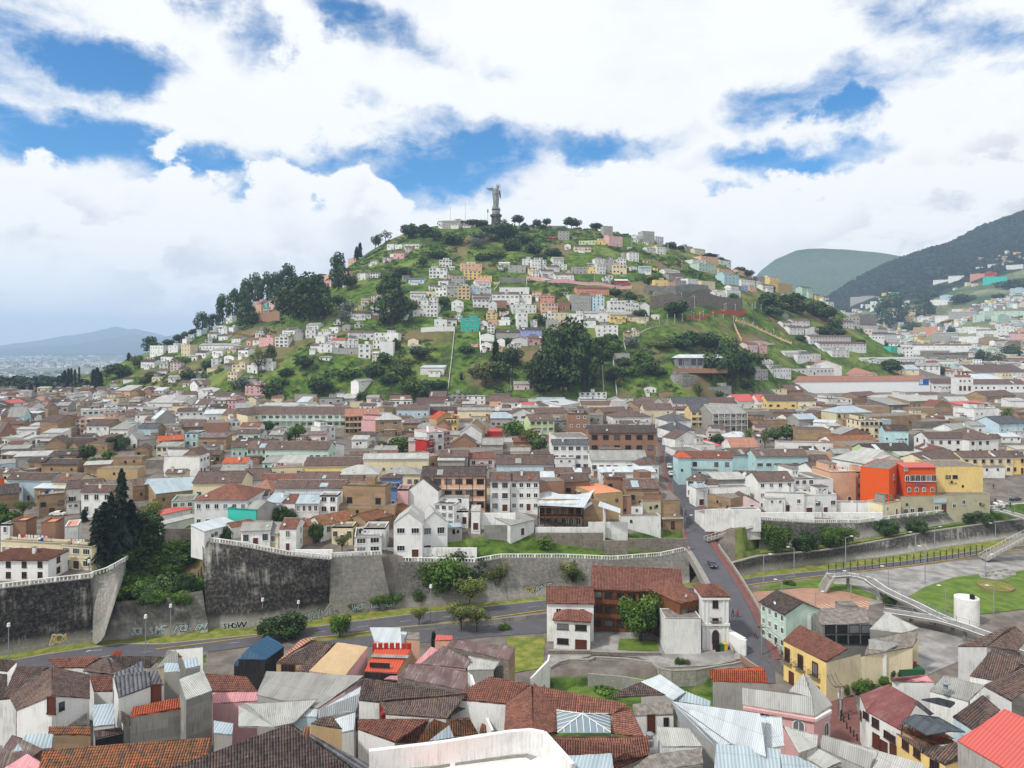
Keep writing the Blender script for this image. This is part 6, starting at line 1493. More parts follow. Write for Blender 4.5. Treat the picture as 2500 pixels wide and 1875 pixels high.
# ------------------------------------------------------------------ hillside houses
H5=(250,520);H6=(850,420);H7=(1400,520);H8=(1850,480)
hill(H5,'''
2035 2110 340 390 f o F 2 3
1835 1895 425 465 f o F 1 2
1750 1850 490 550 f c F 1 2
1675 1725 475 505 f g F 1 1
1410 1490 530 590 f w F 2 2
1535 1580 510 570 f w F 2 1
1340 1410 590 640 f w F 1 1
1310 1380 655 690 g c T 1 2
1375 1470 672 700 g w G 1 3
1240 1330 720 790 f p F 2 3
1250 1330 760 830 f o F 2 2
1330 1375 750 815 f t F 2 2
1375 1440 715 805 f p F 3 2
1835 1905 560 620 f p F 2 2
1985 2050 480 535 f p F 2 1
2110 2190 500 560 f w F 2 2
1085 1120 790 860 f m F 2 1
1010 1090 870 915 f w F 1 3
955 1040 960 1012 f W F 2 2
1040 1095 950 1000 f w F 1 1
915 960 945 985 s w M 1 1
870 950 1000 1040 g w T 1 2
770 830 970 1030 f b F 2 2
695 770 1010 1045 g b Z 1 2
945 1050 1020 1060 g w T 1 3
1050 1160 1040 1080 g w T 1 3
650 710 1045 1100 f w F 1 1
365 530 1100 1190 f w G 2 5
530 640 1100 1160 f W F 2 2
640 740 1090 1190 f c F 3 3
450 620 1190 1245 g w D 1 4
295 445 1235 1290 g w D 1 3
318 390 1255 1290 f w F 1 1
735 1170 1100 1145 g w G 1 11
890 1010 1140 1195 g W G 1 2
750 870 1160 1210 g w D 1 3
700 790 1190 1230 g w G 1 2
1110 1220 1135 1200 g w D 1 3
990 1110 1180 1240 e w D 1 2
1190 1235 1060 1100 f p F 1 1
1290 1425 1035 1105 f p F 2 2
1430 1545 1030 1115 f w F 3 3
1480 1605 970 1015 g w T 1 3
1685 1770 970 1040 f w F 2 2
1755 1900 985 1040 f W F 2 3
1765 1850 1020 1090 f w F 1 1
1880 1960 945 1000 f w F 1 3
1680 1800 930 975 g w G 1 3
1990 2060 925 980 e g G 1 1
1900 2010 1055 1110 g w O 1 2
2010 2110 1060 1120 f w F 2 3
1720 1830 1100 1160 g W T 1 1
1800 1910 1090 1160 f w F 2 2
1910 2125 1120 1175 f g F 1 2
1065 1195 1260 1320 f c F 2 3
1025 1130 1320 1395 f c F 2 3
1195 1290 1260 1330 f w F 1 2
1230 1370 1235 1270 g w G 1 2
2030 2230 835 882 g w D 1 6 # long white hillside restaurant under a dark roof
2145 2212 720 770 g c G 1 2
''')
s6=650/1859
hill(H6,'''
265 320 500 545 s w M 1 2
325 375 505 537 f w F 1 2
385 495 500 540 s w M 1 5
310 390 562 608 g p T 1 3
145 200 626 648 g w G 1 2
565 690 670 740 f w F 3 5
635 725 612 665 f w F 2 4 # white block with a green painted roof terrace above the slope
785 935 638 700 f o F 2 6
810 930 690 750 f y F 3 4
900 1005 722 770 f y F 2 4
720 810 725 790 f g F 2 3
890 1000 765 805 g w P 1 3
415 530 748 782 g b L 1 3 # small white and blue cottage with slate roof on a grass ledge
625 700 755 795 g w T 1 2
605 690 805 868 f w F 2 3
690 765 790 872 f g F 2 3
765 850 795 888 f y F 4 3
850 920 800 882 f b F 3 3
920 1000 810 862 f w F 2 3
430 540 845 892 g w G 1 3
540 605 832 868 f c F 1 1
480 560 893 960 f w F 2 2
565 625 878 925 f w F 2 2
450 530 958 1008 e w T 1 2
520 625 930 1012 f w F 3 4
720 805 890 970 e w T 2 2
870 990 885 948 g w T 2 4
870 1000 862 900 g w T 1 3
985 1040 900 978 e W T 1 2
1000 1195 850 945 g w T 2 6 # broad white house with brown tile roof and long balcony on the hill
1190 1280 855 922 f w F 2 3
1145 1315 925 988 f w F 2 6
1180 1255 980 1098 f w F 3 2
1055 1265 803 852 f W F 1 2 # long low white wall building with wide green terrace
1340 1440 862 922 f S F 2 4
1350 1465 915 998 f o F 3 5
1465 1550 905 962 f k F 1 1
1540 1640 862 905 s w M 1 3
1560 1700 860 975 f g F 4 5
1705 1790 868 980 f b F 5 3
1590 1830 812 862 g S R 1 8 a # salmon building with arcade of arches beneath the terrace wall
1115 1240 648 705 f g F 2 3
1215 1280 605 650 f w F 2 2
1280 1345 612 692 f w R 3 3
1340 1385 612 685 f W F 4 2
1050 1130 640 655 g w M 1 2
1430 1510 602 642 g w G 1 4
1435 1530 640 682 f w F 2 3
1345 1440 690 742 g w T 1 3
1440 1580 715 762 g w T 1 4
1385 1480 660 700 g w T 1 3
1560 1665 662 712 f g F 2 4
1665 1730 662 707 f y F 2 3
1735 1800 658 712 f w F 2 3
1720 1790 608 662 f w F 2 3
1790 1859 612 662 f w F 2 3
1470 1545 412 476 f g F 3 3
1610 1725 478 507 f l F 1 5
1725 1800 475 507 f y F 1 3
1580 1700 520 562 g c T 1 5
1510 1555 500 540 e w T 1 1
1400 1460 458 475 g r R 1 1
1370 1440 985 1040 f w F 2 3
1440 1540 980 1052 f c F 2 3
1540 1640 985 1055 f w F 2 4
1640 1760 985 1040 g w G 1 4
1380 1470 1030 1100 f g F 0 0
1640 1730 1040 1088 f w F 0 0
1750 1830 985 1045 f w F 1 3
785 915 1016 1115 f t F 3 4 # bright turquoise three-storey block on the mid slope
600 690 1028 1080 f W F 1 2
690 760 1030 1075 g w T 1 2
915 975 1035 1092 e w T 1 2
975 1040 1028 1082 f o F 1 2
1040 1130 1030 1072 f w F 1 2
1030 1200 1118 1162 g g D 0 0
1200 1355 1100 1165 g v D 2 5
1145 1255 1155 1215 e W T 1 1
1255 1370 1160 1208 g p T 1 3
920 1020 1125 1182 e w T 1 0
925 1000 1185 1245 e w T 1 2
1040 1095 1160 1220 e w T 0 0
500 670 1365 1415 s w M 1 0 # low shed with pale sheet roof alone at the foot of the grass strip
1155 1270 1480 1525 g P G 1 2
1480 1532 1500 1528 g n G 1 1
0 70 1165 1225 f w F 2 2
70 155 1200 1300 f W F 3 2
100 180 1120 1175 g w T 1 3
180 260 1120 1180 f w F 2 2
225 315 1185 1285 f W F 0 0
255 350 1122 1200 f W F 1 2
170 250 1175 1235 f w F 2 3
0 100 1120 1165 g w T 1 3
415 490 1160 1215 e c T 1 1
620 700 700 740 f w F 1 3
290 340 570 605 f w F 1 1
0 120 985 1030 g w D 1 4
120 240 980 1020 g w D 1 4
90 150 890 930 g n G 1 2
''',s6)
hill(H7,'''
250 330 108 195 f g F 3 2
290 412 192 275 f p F 3 4
575 678 152 248 f g F 3 4
678 755 192 245 f w F 2 4
520 580 190 235 g w M 1 2
605 690 292 328 g w G 1 3
690 770 282 342 f W F 2 3
925 1000 255 300 f g F 2 2
1000 1110 285 335 g c G 1 4
460 547 328 402 f w F 3 3
415 460 328 382 f g F 0 0
180 260 378 435 f w F 2 2
260 350 378 430 f g F 2 3
190 268 430 507 f W F 3 3
265 325 390 495 f g F 3 2
325 445 430 508 f c F 2 4
360 440 382 432 f w F 2 3
545 652 452 502 g b G 1 2 # small sky-blue cottage alone on a green terrace
345 460 562 608 g r M 1 3 # small red-orange house under a white metal roof
1045 1225 362 420 f o F 2 5
980 1110 388 445 f w F 2 3
1025 1210 422 495 f m F 2 6
1200 1330 382 432 g w T 1 3
1190 1350 465 530 f o F 2 5
1350 1495 480 527 g o T 1 4
1240 1390 508 612 f q F 4 4
1375 1530 555 622 f w F 2 5
1300 1390 608 645 g w T 1 2
1385 1460 608 648 f v F 1 2
1460 1530 618 655 f o F 1 2
1560 1680 602 655 g w T 1 4
1620 1725 512 595 f y F 4 3
1535 1620 508 570 f g F 0 0
1680 1840 585 668 f n F 2 3
1730 1830 570 605 g w T 1 3
1885 2005 622 700 g m T 2 4
2005 2100 665 708 g y T 1 3
2060 2140 640 690 f w F 2 2
2100 2180 690 725 f w F 1 2
670 785 555 637 f y T 1 3 
785 850 570 640 f o F 1 2
835 945 560 637 f g F 2 3
940 1050 545 642 f w F 3 3
1050 1195 565 648 f c T 1 4
785 930 515 562 g g T 1 3
750 900 480 515 g w G 1 3
1160 1290 652 700 f w F 1 3
1265 1400 642 700 f w F 1 3
1150 1300 700 730 f W F 0 0
300 430 725 865 f w R 3 4
430 500 745 875 f w F 3 3
480 545 745 870 f W F 2 2
550 635 745 855 e W F 0 0
300 440 845 910 g y G 1 4
445 630 860 905 g c T 1 3
665 715 842 885 f w F 1 1
420 485 990 1065 g n T 1 1
190 372 930 1030 f w F 3 4 # white block with teal balcony bands at the upper end of the paired slope walls
330 470 1165 1210 f g F 0 0
835 905 1340 1420 f g F 1 1
900 1035 1355 1445 f C F 2 3 # unfinished bare concrete house frame below the glass pavilion
1105 1340 1440 1495 f g F 1 3
590 690 1440 1492 e w T 1 2
715 835 1480 1525 e a T 0 0
50 280 1490 1550 f w F 2 5
1430 1550 1090 1160 g P R 1 3
1540 1620 1100 1170 f p F 1 2
1720 2010 1160 1210 g w H 1 6 # wide low hall with a broad pale sheet roof and dark open side
1490 1640 1300 1390 f g F 2 5
1650 1830 1290 1380 f w F 2 6
1830 2090 1170 1235 f w F 1 8
1560 1680 1235 1280 g w H 1 3
''')
hill(H8,'''
275 450 1030 1090 g W R 2 5 # white hillside villa row with red window shutters
200 300 1045 1100 g w T 1 3
250 405 1088 1150 g W R 2 4
395 522 1080 1158 e W T 1 1
380 842 1165 1222 g W T 2 14 n # upper long white terrace of matching houses with brown roof
465 962 1222 1280 g W R 2 14 n # lower long white terrace of matching houses with red dormers
670 830 1042 1092 g W T 2 5 n
740 1062 1068 1112 g W T 1 10 n
790 1152 1098 1150 g W T 1 11 n
840 1252 1125 1188 g W T 2 11 n # broad white terrace row at the foot of the lone eucalyptus
1245 1325 1145 1182 f w F 1 2
1310 1420 1085 1155 f n F 0 0
1410 1482 1082 1145 f S F 2 2
1480 1632 1135 1195 g g G 1 3
1088 1180 1242 1298 f t F 1 3
1160 1678 1235 1310 g W T 2 15 n # long white barrack-like row ending in a turquoise block
600 782 1275 1335 f w F 2 4
785 1500 1350 1395 g w H 1 14 # very wide market hall with a pale sheet roof
1380 1560 1285 1330 g s G 1 3
1500 1700 1310 1360 g s D 1 4
1500 1640 1370 1405 g w G 1 3
920 1032 1345 1388 e w T 1 2
1845 2008 1110 1168 g w T 2 7
2005 2112 1078 1170 f W F 3 4
1780 1900 1095 1130 f w F 1 6
2110 2230 1135 1190 g p T 1 5
1880 1970 950 1020 f m F 2 4
1975 2110 985 1050 f m F 3 5
2010 2212 950 1000 f m F 2 5
1620 1780 960 1010 g g G 1 5
1640 1860 1090 1130 f w F 1 7
1700 1860 1160 1220 e w T 1 2
1950 2080 1200 1260 g w R 1 3
2100 2212 1200 1290 e a T 0 0
2020 2212 1340 1395 g k G 1 3
1860 1980 1165 1230 e a T 0 0
1630 1720 1170 1215 g g H 1 2
1560 1640 1110 1150 g w G 1 3
700 830 860 905 f w F 1 4
800 960 830 870 f g F 1 6
810 1020 880 1010 f G F 2 4 # big blank grey block wall building behind the lone eucalyptus
945 1010 870 940 f w F 3 2
1210 1290 985 1035 f o F 2 3
1040 1110 800 830 f y F 2 4
1115 1165 795 822 f t F 1 2
1430 1560 860 905 f w F 1 4
1530 1640 820 870 f b F 2 4
1640 1760 930 970 g w T 1 4
1800 1870 980 1040 f m F 2 2
1340 1430 1000 1040 g w G 1 3
1490 1600 990 1030 g w G 1 4
1900 2040 665 722 f t F 1 4
1785 1880 640 685 f S F 2 4
1900 1975 628 670 f r F 2 3
1600 1700 660 700 g w G 1 3
2085 2180 572 605 g w M 1 3
1480 1590 690 715 f w F 1 4
2120 2212 760 800 f b F 2 3
''')
# glass pavilion, grouped parts
M=GR(1652,897,0,300); M=GR(1650,897,0,300); k=M.y/F
r=empty('pavilion',M); tag(r,'glazed white-roofed pavilion with blue-framed windows on a brick terrace','pavilion')
w=(1710-1594)*k; h=(1285-1205)*Sc*k
b=MB(); b.box(0,w,.6,9,-1.5,h,'grey'); b.obj('wall',r); o=MB(); slope(o,(-1.2,-.6,h),(w+1.2,-.6,h),(w-3,5,h+2.4),(3,5,h+2.4),'white metal'); slope(o,(w+1.2,10,h),(-1.2,10,h),(3,5,h+2.4),(w-3,5,h+2.4),'white metal'); slope(o,(w+1.2,-.6,h),(w+1.2,10,h),(w-3,5,h+2.4),(w-3,5,h+2.4),'white metal'); slope(o,(-1.2,10,h),(-1.2,-.6,h),(3,5,h+2.4),(3,5,h+2.4),'white metal'); o.obj('roof',r)
for i in range(7): link('window',WM[('steel pole','wide')],r,((i+.7)*w/7.4+.8,.59,h*.55),(0,0,0),(w/8.4,1,h*.72))
for i in range(8): b=MB(); x=w*i/7; b.box(x-.2,x+.2,-.3,.1,-1.5,h-.02,'steel pole'); b.obj('column',r)
b=MB(); b.box(-2,w+2,-3.4,-3,-4,-.6,'brick'); b.box(-2,w+2,-3,.5,-1.,-.7,'sidewalk red'); b.obj('terrace',r)
# long pink terrace wall, slope boundary walls, terraces, stairs
def hwall(name,pts,h,w,mat,label,h0=300,posts=None):
    P_=[GR(*p,0,h0) for p in pts]; L=sum((a-c).length for a,c in zip(P_,P_[1:])); P_=lerp_line(P_,max(2,int(L/5)+1)); P_=[Vector((p.x,p.y,Hs(p.x,p.y))) for p in P_]; b=MB(); o0=P_[0].copy()
    for a,c in zip(P_,P_[1:]): b.bar(a-o0-Vector((0,0,1.2)),c-o0-Vector((0,0,1.2)),w,h+1.2,mat)
    root=empty(name,o0); tag(root,label,'wall'); b.obj('wall_face',root)
    if posts:
        for p in P_: q=MB(); q.box(-.35,.35,-.35,.35,-1,h+posts,mat); q.obj('pillar',root,p-o0)
    return root
z6=ZC(850,420,s6); z7=ZC(1400,520); z5=ZC(250,520)
hwall('terrace_wall',[z6(1248,756),z6(1400,772),z6(1580,780)],3.4,.5,'pink','pink panelled wall with pillars below the hillside houses',posts=.5)
hwall('terrace_wall',[z7(5,588),z7(170,600),z7(340,625),z7(480,628)],2.6,.5,'pink','pale pink wall running on towards the red-orange house',posts=.4)
hwall('slope_wall',[z6(742,1120),z6(735,1180),z6(725,1280),z6(712,1400),z6(698,1520)],1.3,.5,'light fibre cement','thin stone wall running straight down beside the steep grass strip')
hwall('slope_wall',[z7(200,1060),z7(228,1150),z7(240,1300),z7(250,1480)],1.5,.6,'light fibre cement','straight white boundary wall down the slope, west one of a pair')
hwall('slope_wall',[z7(415,1060),z7(432,1140)],1.5,.6,'light fibre cement','short upper piece of white slope wall among dark bushes')
hwall('slope_wall',[z7(330,1220),z7(345,1380),z7(362,1525)],1.5,.6,'light fibre cement','straight white boundary wall down the slope, east one of a pair')
hwall('slope_wall',[z6(1138,1360),z6(1135,1500),z6(1140,1530)],1.4,.5,'concrete','grey boundary wall beside the bushes above the town')
hwall('slope_wall',[z6(1262,1400),z6(1272,1500)],1.3,.5,'light fibre cement','short pale boundary wall above the pale pink cottage')
hwall('slope_wall',[z6(918,1130),z6(925,1260)],1.6,.6,'white','white stepped wall flanking the gabled houses on the slope')
hwall('slope_wall',[z6(1020,830),z6(1060,770)],1.5,.5,'light fibre cement','pale stair wall climbing to the dark railing on the hill')
hwall('slope_wall',[z6(1248,800),z6(1245,750)],2,.5,'light fibre cement','short pale wall dropping from the pink terrace')
hwall('terrace_wall',[z6(508,1118),z6(745,1110)],3.6,.6,'white','long white wall across the top of the steep grass strip')
hwall('terrace_wall',[z6(1060,770),z6(1235,768)],4.2,.5,'concrete','dark grey wall with white railing posts above the salmon arcade',posts=.8)
hwall('terrace_wall',[z7(640,745),z7(800,722),z7(950,695),z7(1130,662)],3.6,.8,'stone','long grey stone wall slanting up beneath the ornate hillside houses')
hwall('terrace_wall',[z7(640,800),z7(900,800),z7(1250,800),z7(1400,800)],11,.8,'stone','tall grey stone wall holding up the green terrace')
hwall('terrace_wall',[z7(585,662),z7(850,668),z7(1120,660)],6.5,.7,'concrete','grey wall with white coping under the cream ornate houses')
hwall('terrace_wall',[z5(1265,905),z5(1475,900)],8,.7,'brick','grey and red brick wall panel on the grass below the big trees')
hwall('terrace_wall',[z7(940,890),z7(1140,865),z7(1300,848),z7(1430,835)],2.8,.4,'orange tile','orange-red brick railing wall sloping across the terrace')
hwall('terrace_wall',[z7(1265,835),z7(1430,832)],3.4,.4,'orange tile','short orange-red wall with lamp posts at the terrace top')
hwall('terrace_wall',[z7(1430,1098),z7(1600,1092),z7(1700,1098)],2.4,.5,'pale pink','low faded pink wall at the foot of the grass triangle')
hwall('stair_wall',[z7(1330,920),z7(1355,990),z7(1395,1065)],2.4,.5,'peach','white and orange pillared stair wall, left side of the grass triangle',posts=1.)
hwall('stair_wall',[z7(1330,925),z7(1450,930),z7(1560,980),z7(1680,1035),z7(1810,1090)],1.6,.5,'peach','orange pillared stair wall descending right of the grass triangle',posts=1.3)
hwall('slope_path',[z7(1520,790),z7(1600,840),z7(1680,920),z7(1760,1000),z7(1880,1080)],.25,3,'sidewalk red','reddish path winding down beside the pillared stair')
hwall('slope_path',[z7(830,390),z7(870,470)],.25,2.6,'earth','bare earth stair track on the upper slope')
hwall('slope_path',[z7(545,1000),z7(660,950),z7(800,932),z7(950,925)],.25,1.6,'kerb stone','pale footpath curving up the green terrace')
hwall('slope_path',[z7(520,740),z7(640,690)],.25,1.6,'kerb stone','thin pale path crossing the upper green terrace')
hwall('terrace_wall',[z6(1140,388),z6(1280,392),z6(1440,392),z6(1520,390)],2.6,.5,'concrete','low grey parapet along the flat hilltop')
hwall('slope_path',[z5(1055,1000),z5(1200,1020),z5(1340,1030)],1.2,1.5,'earth','terraced brown earth bank below the big trees')
# ------------------------------------------------------------------ summit statue
def place(px,ybot): return GR(px,ybot,0,300)
M=Vector(((1211-CX)/F*845,845,CZ+(HY-548)/F*845)); k=M.y/F; r=empty('winged_statue',M); tag(r,'tall grey winged female statue with halo on a round pedestal','statue')
u=lambda px,py:((px-1211)*k,(545-py)*k)    # photo pixels to metres on the statue
def ringed(secs,mat,n=14,name='body',fold=0.):
    b=MB(); Rg=[]
    for (cx,cy,z,rx,ry) in secs: Rg.append([Vector((cx+rx*math.cos(t)*(1+fold*math.sin(t*7)),cy+ry*math.sin(t)*(1+fold*math.sin(t*7)),z)) for t in [2*math.pi*i/n for i in range(n)]])
    for A,B in zip(Rg,Rg[1:]):
        for i in range(n): j=(i+1)%n; b.face([A[i],A[j],B[j],B[i]],mat)
    b.face(Rg[-1],mat); return b.obj(name,r,smooth=True)
z=lambda py:(545-py)*k
ringed([(0,0,z(551),5.6,5.6),(0,0,z(545),5.4,5.4),(0,0,z(525),5.,5.),(0,0,z(524),5.,5.)],'pedestal stone',16,'pedestal')
ringed([(0,0,z(526),6.6,6.6),(0,0,z(523),6.8,6.8),(0,0,z(521.5),6.8,6.8)],'pedestal stone',16,'gallery')
ringed([(0,0,z(522),4.6,4.6),(0,0,z(518),4.7,4.7),(0,0,z(512),4.4,4.4),(0,0,z(511),4.,4.)],'statue metal',20,'globe')
for i in range(8): b=MB(); a=i*.785; b.box(5*math.cos(a)-.4,5*math.cos(a)+.4,5*math.sin(a)-.4,5*math.sin(a)+.4,z(545),z(526),'pedestal stone'); b.obj('buttress',r)
# coiled serpent
b=MB(); P_=[Vector((4.6*math.cos(t)*(1-.12*t/6),4.6*math.sin(t)*(1-.12*t/6),z(510)+.25*t)) for t in np.linspace(0,8.5,26)]
for i,(a,c) in enumerate(zip(P_,P_[1:])): b.tube(a,c,.85,.85,'statue metal',7)
b.tube((-3.8,0,z(509)),(-4.3,-.4,z(499)),.7,.15,'statue metal',6); b.tube((3.6,0,z(509)),(4.,-.4,z(503)),.8,.2,'statue metal',6); b.obj('serpent',r)
ringed([(-.3,0,z(508),3.,2.6),(-.2,0,z(500),3.1,2.5),(0,0,z(490),3.3,2.4),(-.2,0,z(480),3.6,2.4),(-.6,0,z(472),3.5,2.2),(-.7,0,z(467),3.5,2.2),(-.2,-.1,z(462),3.7,2.1),(.2,-.1,z(458),3.,1.9),(1.2,-.2,z(456),1.5,1.2),(1.7,-.3,z(454.6),1.1,1.1)],'statue metal',28,'robe',.045)
ringed([(1.9,-.4,z(455),1.,1.),(2.1,-.6,z(453.5),1.35,1.4),(2.3,-.7,z(451.5),1.45,1.5),(2.4,-.7,z(449.8),1.1,1.2),(2.4,-.7,z(449),.4,.5)],'statue metal',14,'head')
b=MB(); c=Vector((2.6,-.2,z(451.2)))
for i in range(20): a0,a1=2*math.pi*i/20,2*math.pi*(i+1)/20; b.tube(c+Vector((2.4*math.cos(a0),0,2.4*math.sin(a0))),c+Vector((2.4*math.cos(a1),0,2.4*math.sin(a1))),.28,.28,'statue metal',5)
b.obj('halo',r)
def wing(pts,y,th,nm='wing'):
    b=MB(); q=[Vector((u(*p)[0],y+i*0,u(*p)[1])) for i,p in enumerate(pts)]; b.face([v+Vector((0,-th,0)) for v in q],'statue metal'); b.face([v+Vector((0,th,0)) for v in q][::-1],'statue metal')
    for i in range(len(q)): j=(i+1)%len(q); b.face([q[i]-Vector((0,th,0)),q[j]-Vector((0,th,0)),q[j]+Vector((0,th,0)),q[i]+Vector((0,th,0))],'statue metal')
    o=b.obj(nm,r)
    for k_ in range(5): f=MB(); a=q[0].lerp(q[1],k_/5+.1); c_=q[-1].lerp(q[len(q)//2],k_/5+.1); f.tube(a+Vector((0,-th-.05,0)),c_+Vector((0,-th-.05,0)),.16,.1,'statue metal',5); f.obj('feather',o)
wing([(1187.5,455.5),(1196,456),(1203.5,454),(1205.5,458),(1204,463),(1197,462),(1191,459.5)],1.6,.35); wing([(1219.5,461),(1221.5,462),(1222.4,470),(1223.2,480.5),(1221,480),(1218.5,474),(1217.5,467)],1.6,.35)
b=MB(); b.tube((-2.8,-1.2,z(465)),(-1.,-2.7,z(471)),.95,.7,'statue metal',8); b.tube((-1.,-2.7,z(471)),(1.4,-2.6,z(470)),.7,.5,'statue metal',8); b.tube((3.,-1.,z(464)),(3.2,-2.2,z(470)),.9,.6,'statue metal',8); b.tube((3.2,-2.2,z(470)),(1.2,-2.8,z(474)),.6,.4,'statue metal',8); b.obj('arm',r)
# summit restaurant, masts, flat parapet
hill(H6,'''
625 665 345 392 g w G 1 2 
655 785 345 395 g g G 1 5 # grey roofed summit restaurant with dark glazed front
780 890 365 385 g w E 1 3 # low summit pavilion with a pale red roof
735 810 322 345 f w F 1 3
''',s6)
def pole(px,yt,yb,label,name='mast',h0=300,r_=.12,flag=None):
    M=GR(px,yb,0,h0); k=M.y/F; h=(yb-yt)*k; rr=empty(name,M); tag(rr,label,name.replace('_',' '),'poles and masts'); b=MB(); b.tube((0,0,-1),(0,0,h),r_,r_*.6,'steel pole',6); b.obj('pole',rr)
    if flag: b=MB(); b.box(0,2.2,-.02,.02,h-1.6,h-.2,flag); b.obj('flag',rr)
    return rr
pole(850+713*s6,420+240*s6,548,'tall thin mast left of the statue beside the summit restaurant',r_=.22); pole(850+818*s6,420+205*s6,548,'taller thin mast between the restaurant and the statue',r_=.22)
rr=pole(850+975*s6,420+262*s6,552,'lamp column standing just left of the statue',r_=.3); b=MB(); b.box(-.9,.9,-.9,.9,(552-420-272*s6)*M.y/F-2,(552-420-262*s6)*M.y/F,'steel pole'); b.obj('lamp_head',rr)
for (x,yt,yb) in ((240,668,738),(420,640,735),(1205,500,560),(1720,705,765),(1828,740,790),(458,1060,1130)): p=z6(x,yt); q=z6(x,yb); o=pole(p[0],p[1],q[1],'x'); del o['label']; THINGS.append((o,'thin pale utility pole',p[0],q[1]))
for (x,yt,yb) in ((1480,860,980),(1575,780,890),(1760,840,900),(1880,800,870),(2005,690,790)): p=z5(x,yt); q=z5(x,yb); o=pole(p[0],p[1],q[1],'x'); del o['label']; THINGS.append((o,'thin pale utility pole',p[0],q[1]))
# ------------------------------------------------------------------ street lamps
def lamp(px,yt,yb,arm=1,h0=70,kind='arm'):
    M=GR(px,yb,0,h0); k=M.y/F; h=(yb-yt)*k; r=empty('street_lamp',M,0); b=MB(); t=max(.09,.0006*M.y); b.tube((0,0,-.3),(0,0,h),t*1.4,t*.7,'steel pole',6); b.obj('pole',r)
    b=MB(); 
    if kind=='arm': b.tube((0,0,h-.1),(arm*1.4,-.2,h+.35),.06,.05,'steel pole',5); b.obj('arm',r); b=MB(); b.box(arm*1.7-.45,arm*1.7+.35,-.4,0,h+.3,h+.48,'white trim'); b.obj('lamp_head',r)
    else: b.tube((0,0,h),(0,0,h+.7),.35,.28,'white trim',8); b.obj('lamp_head',r)
    r['category']='street lamp'; r['group']='street lamps'; THINGS.append((r,'grey street lamp',px,yt)); return r
for (zn,x,yt,yb,a) in ((Z8,730,550,815,1),(Z8,1312,515,690,-1),(Z8,1390,632,930,-1),(Z8,1470,470,660,1),(Z8,1975,440,570,-1),(Z8,302,640,870,-1),(Z8,48,700,990,1),(Z8,200,910,1030,-1),(Z8,775,840,1060,-1),(Z8,1085,800,1000,-1),(Z8,1560,960,1175,-1),(Z8,1890,700,885,1),(Z8,480,1010,1120,1),(Z8,1960,960,1180,-1),(Z8,212,255,400,-1),(Z8,535,270,400,-1),(Z8,825,265,400,-1),
 (Z7,1562,715,835,-1),(Z7,1612,375,470,1),(Z6,1537,970,1276,1),(Z6,438,1100,1240,1),(Z6,140,1080,1270,1),(Z6,395,1135,1230,1),(Z1,1210,30,325,1),(Z1,1418,-60,180,1),(Z1,72,100,375,1),(Z5,740,760,840,-1),(Z5,530,0,0,1)):
    if yb==0: continue
    p=ZC(*zn)(x,yt); q=ZC(*zn)(x,yb); lamp(p[0],p[1],q[1],a,kind='arm' if zn in(Z8,Z7) else 'ball')
for (x,yt,yb) in ((980,820,890),(1000,830,895),(1050,835,885),(1080,820,880),(1160,830,880),(1245,850,900),(1330,860,920),(1415,880,945),(905,845,900),(842,850,905),(780,850,915),(715,860,930),(600,850,940),(665,670,720),(1252,760,805),(1268,755,830),(1345,765,830),(1430,745,805),(1485,760,805),(1510,745,800),(1560,765,800),(1665,970,1000),(1495,910,950),(1005,700,790),(898,670,720),(175,505,570),(305,545,600),(485,205,290),(785,250,310),(903,420,470)):
    p=z7(x,yt); q=z7(x,yb); o=lamp(p[0],p[1],q[1],1,300,'ball')
# tall poles on the right row of the old town
for (x,yt,yb) in ((1820,690,900),(1595,740,860),(1770,230,300)): p=ZC(*A4)(x,yt); q=ZC(*A4)(x,yb); o=pole(p[0],p[1],q[1],'x',h0=230,name='utility_pole'); del o['label']; THINGS.append((o,'tall dark utility pole',p[0],q[1]))
pole(*ZC(*Z8)(2085,100),1150+290*Sc,'thin pole in the open street beside the cream balconied row',h0=200,name='utility_pole')
# ------------------------------------------------------------------ orange institute and the blank yellow building
def special(zone,x0,y0,x1,y1,yr,h,T,w_,rf,label,h0=150,dep=None,name='institute_building',cat='building',S=0,n=0,op='n'):
    z=ZC(*zone); (ax,ay),(bx,by)=z(x0,y0),z(x1,y1); M=GR((ax+bx)/2,(ay+by)/2,h,h0); A=U(ax,ay,M.z); B=U(bx,by,M.z); p=PT[T]; ry=z(0,yr)[1]; d=(F*(CZ-M.z)-(ry-HY)*M.y)/(F*p+(ry-HY)); d=max(3,min(d,20)); dp=dep or (2*d if T=='g' else d); o=build(A,B,h,T,w_,rf,S,n,dp,p*dp*(.5 if T=='g' else 1),M.z-h,op,label=label,cat=cat,name=name); return o,(B-A).length,h,M
oi,W_,h_,M=special(A4,1215,888,1492,888,845,15,'s','O','K','vivid orange institute building with arched windows and purple lettering')
kk=W_/277.
def ow(x,y,w,h,fr='white trim',kind='plain',nm='window'): link(nm,WM[(fr,kind)],oi,((x-1353)*kk,.1,15-(y-888)*kk*1.),(0,0,0),(w*kk,1,h*kk))
for i,x in enumerate((1243,1286,1332,1376,1420,1465)): ow(x,978,40,52,'white trim','arch' if i==0 else 'wide')
for x in(1258,1320,1382,1450): ow(x,1072,30,42,'white trim','arch')
ow(1232,905,30,25,'white trim','wide')
text('CETSHEE',((1300-1353)*kk,-.0,15-(1030-888)*kk),1.9*kk*9,'blue paint',None,oi,sx=1.25,bold=.02,name='lettering'); flatm('sign purple','3c2a63',.8,.1)
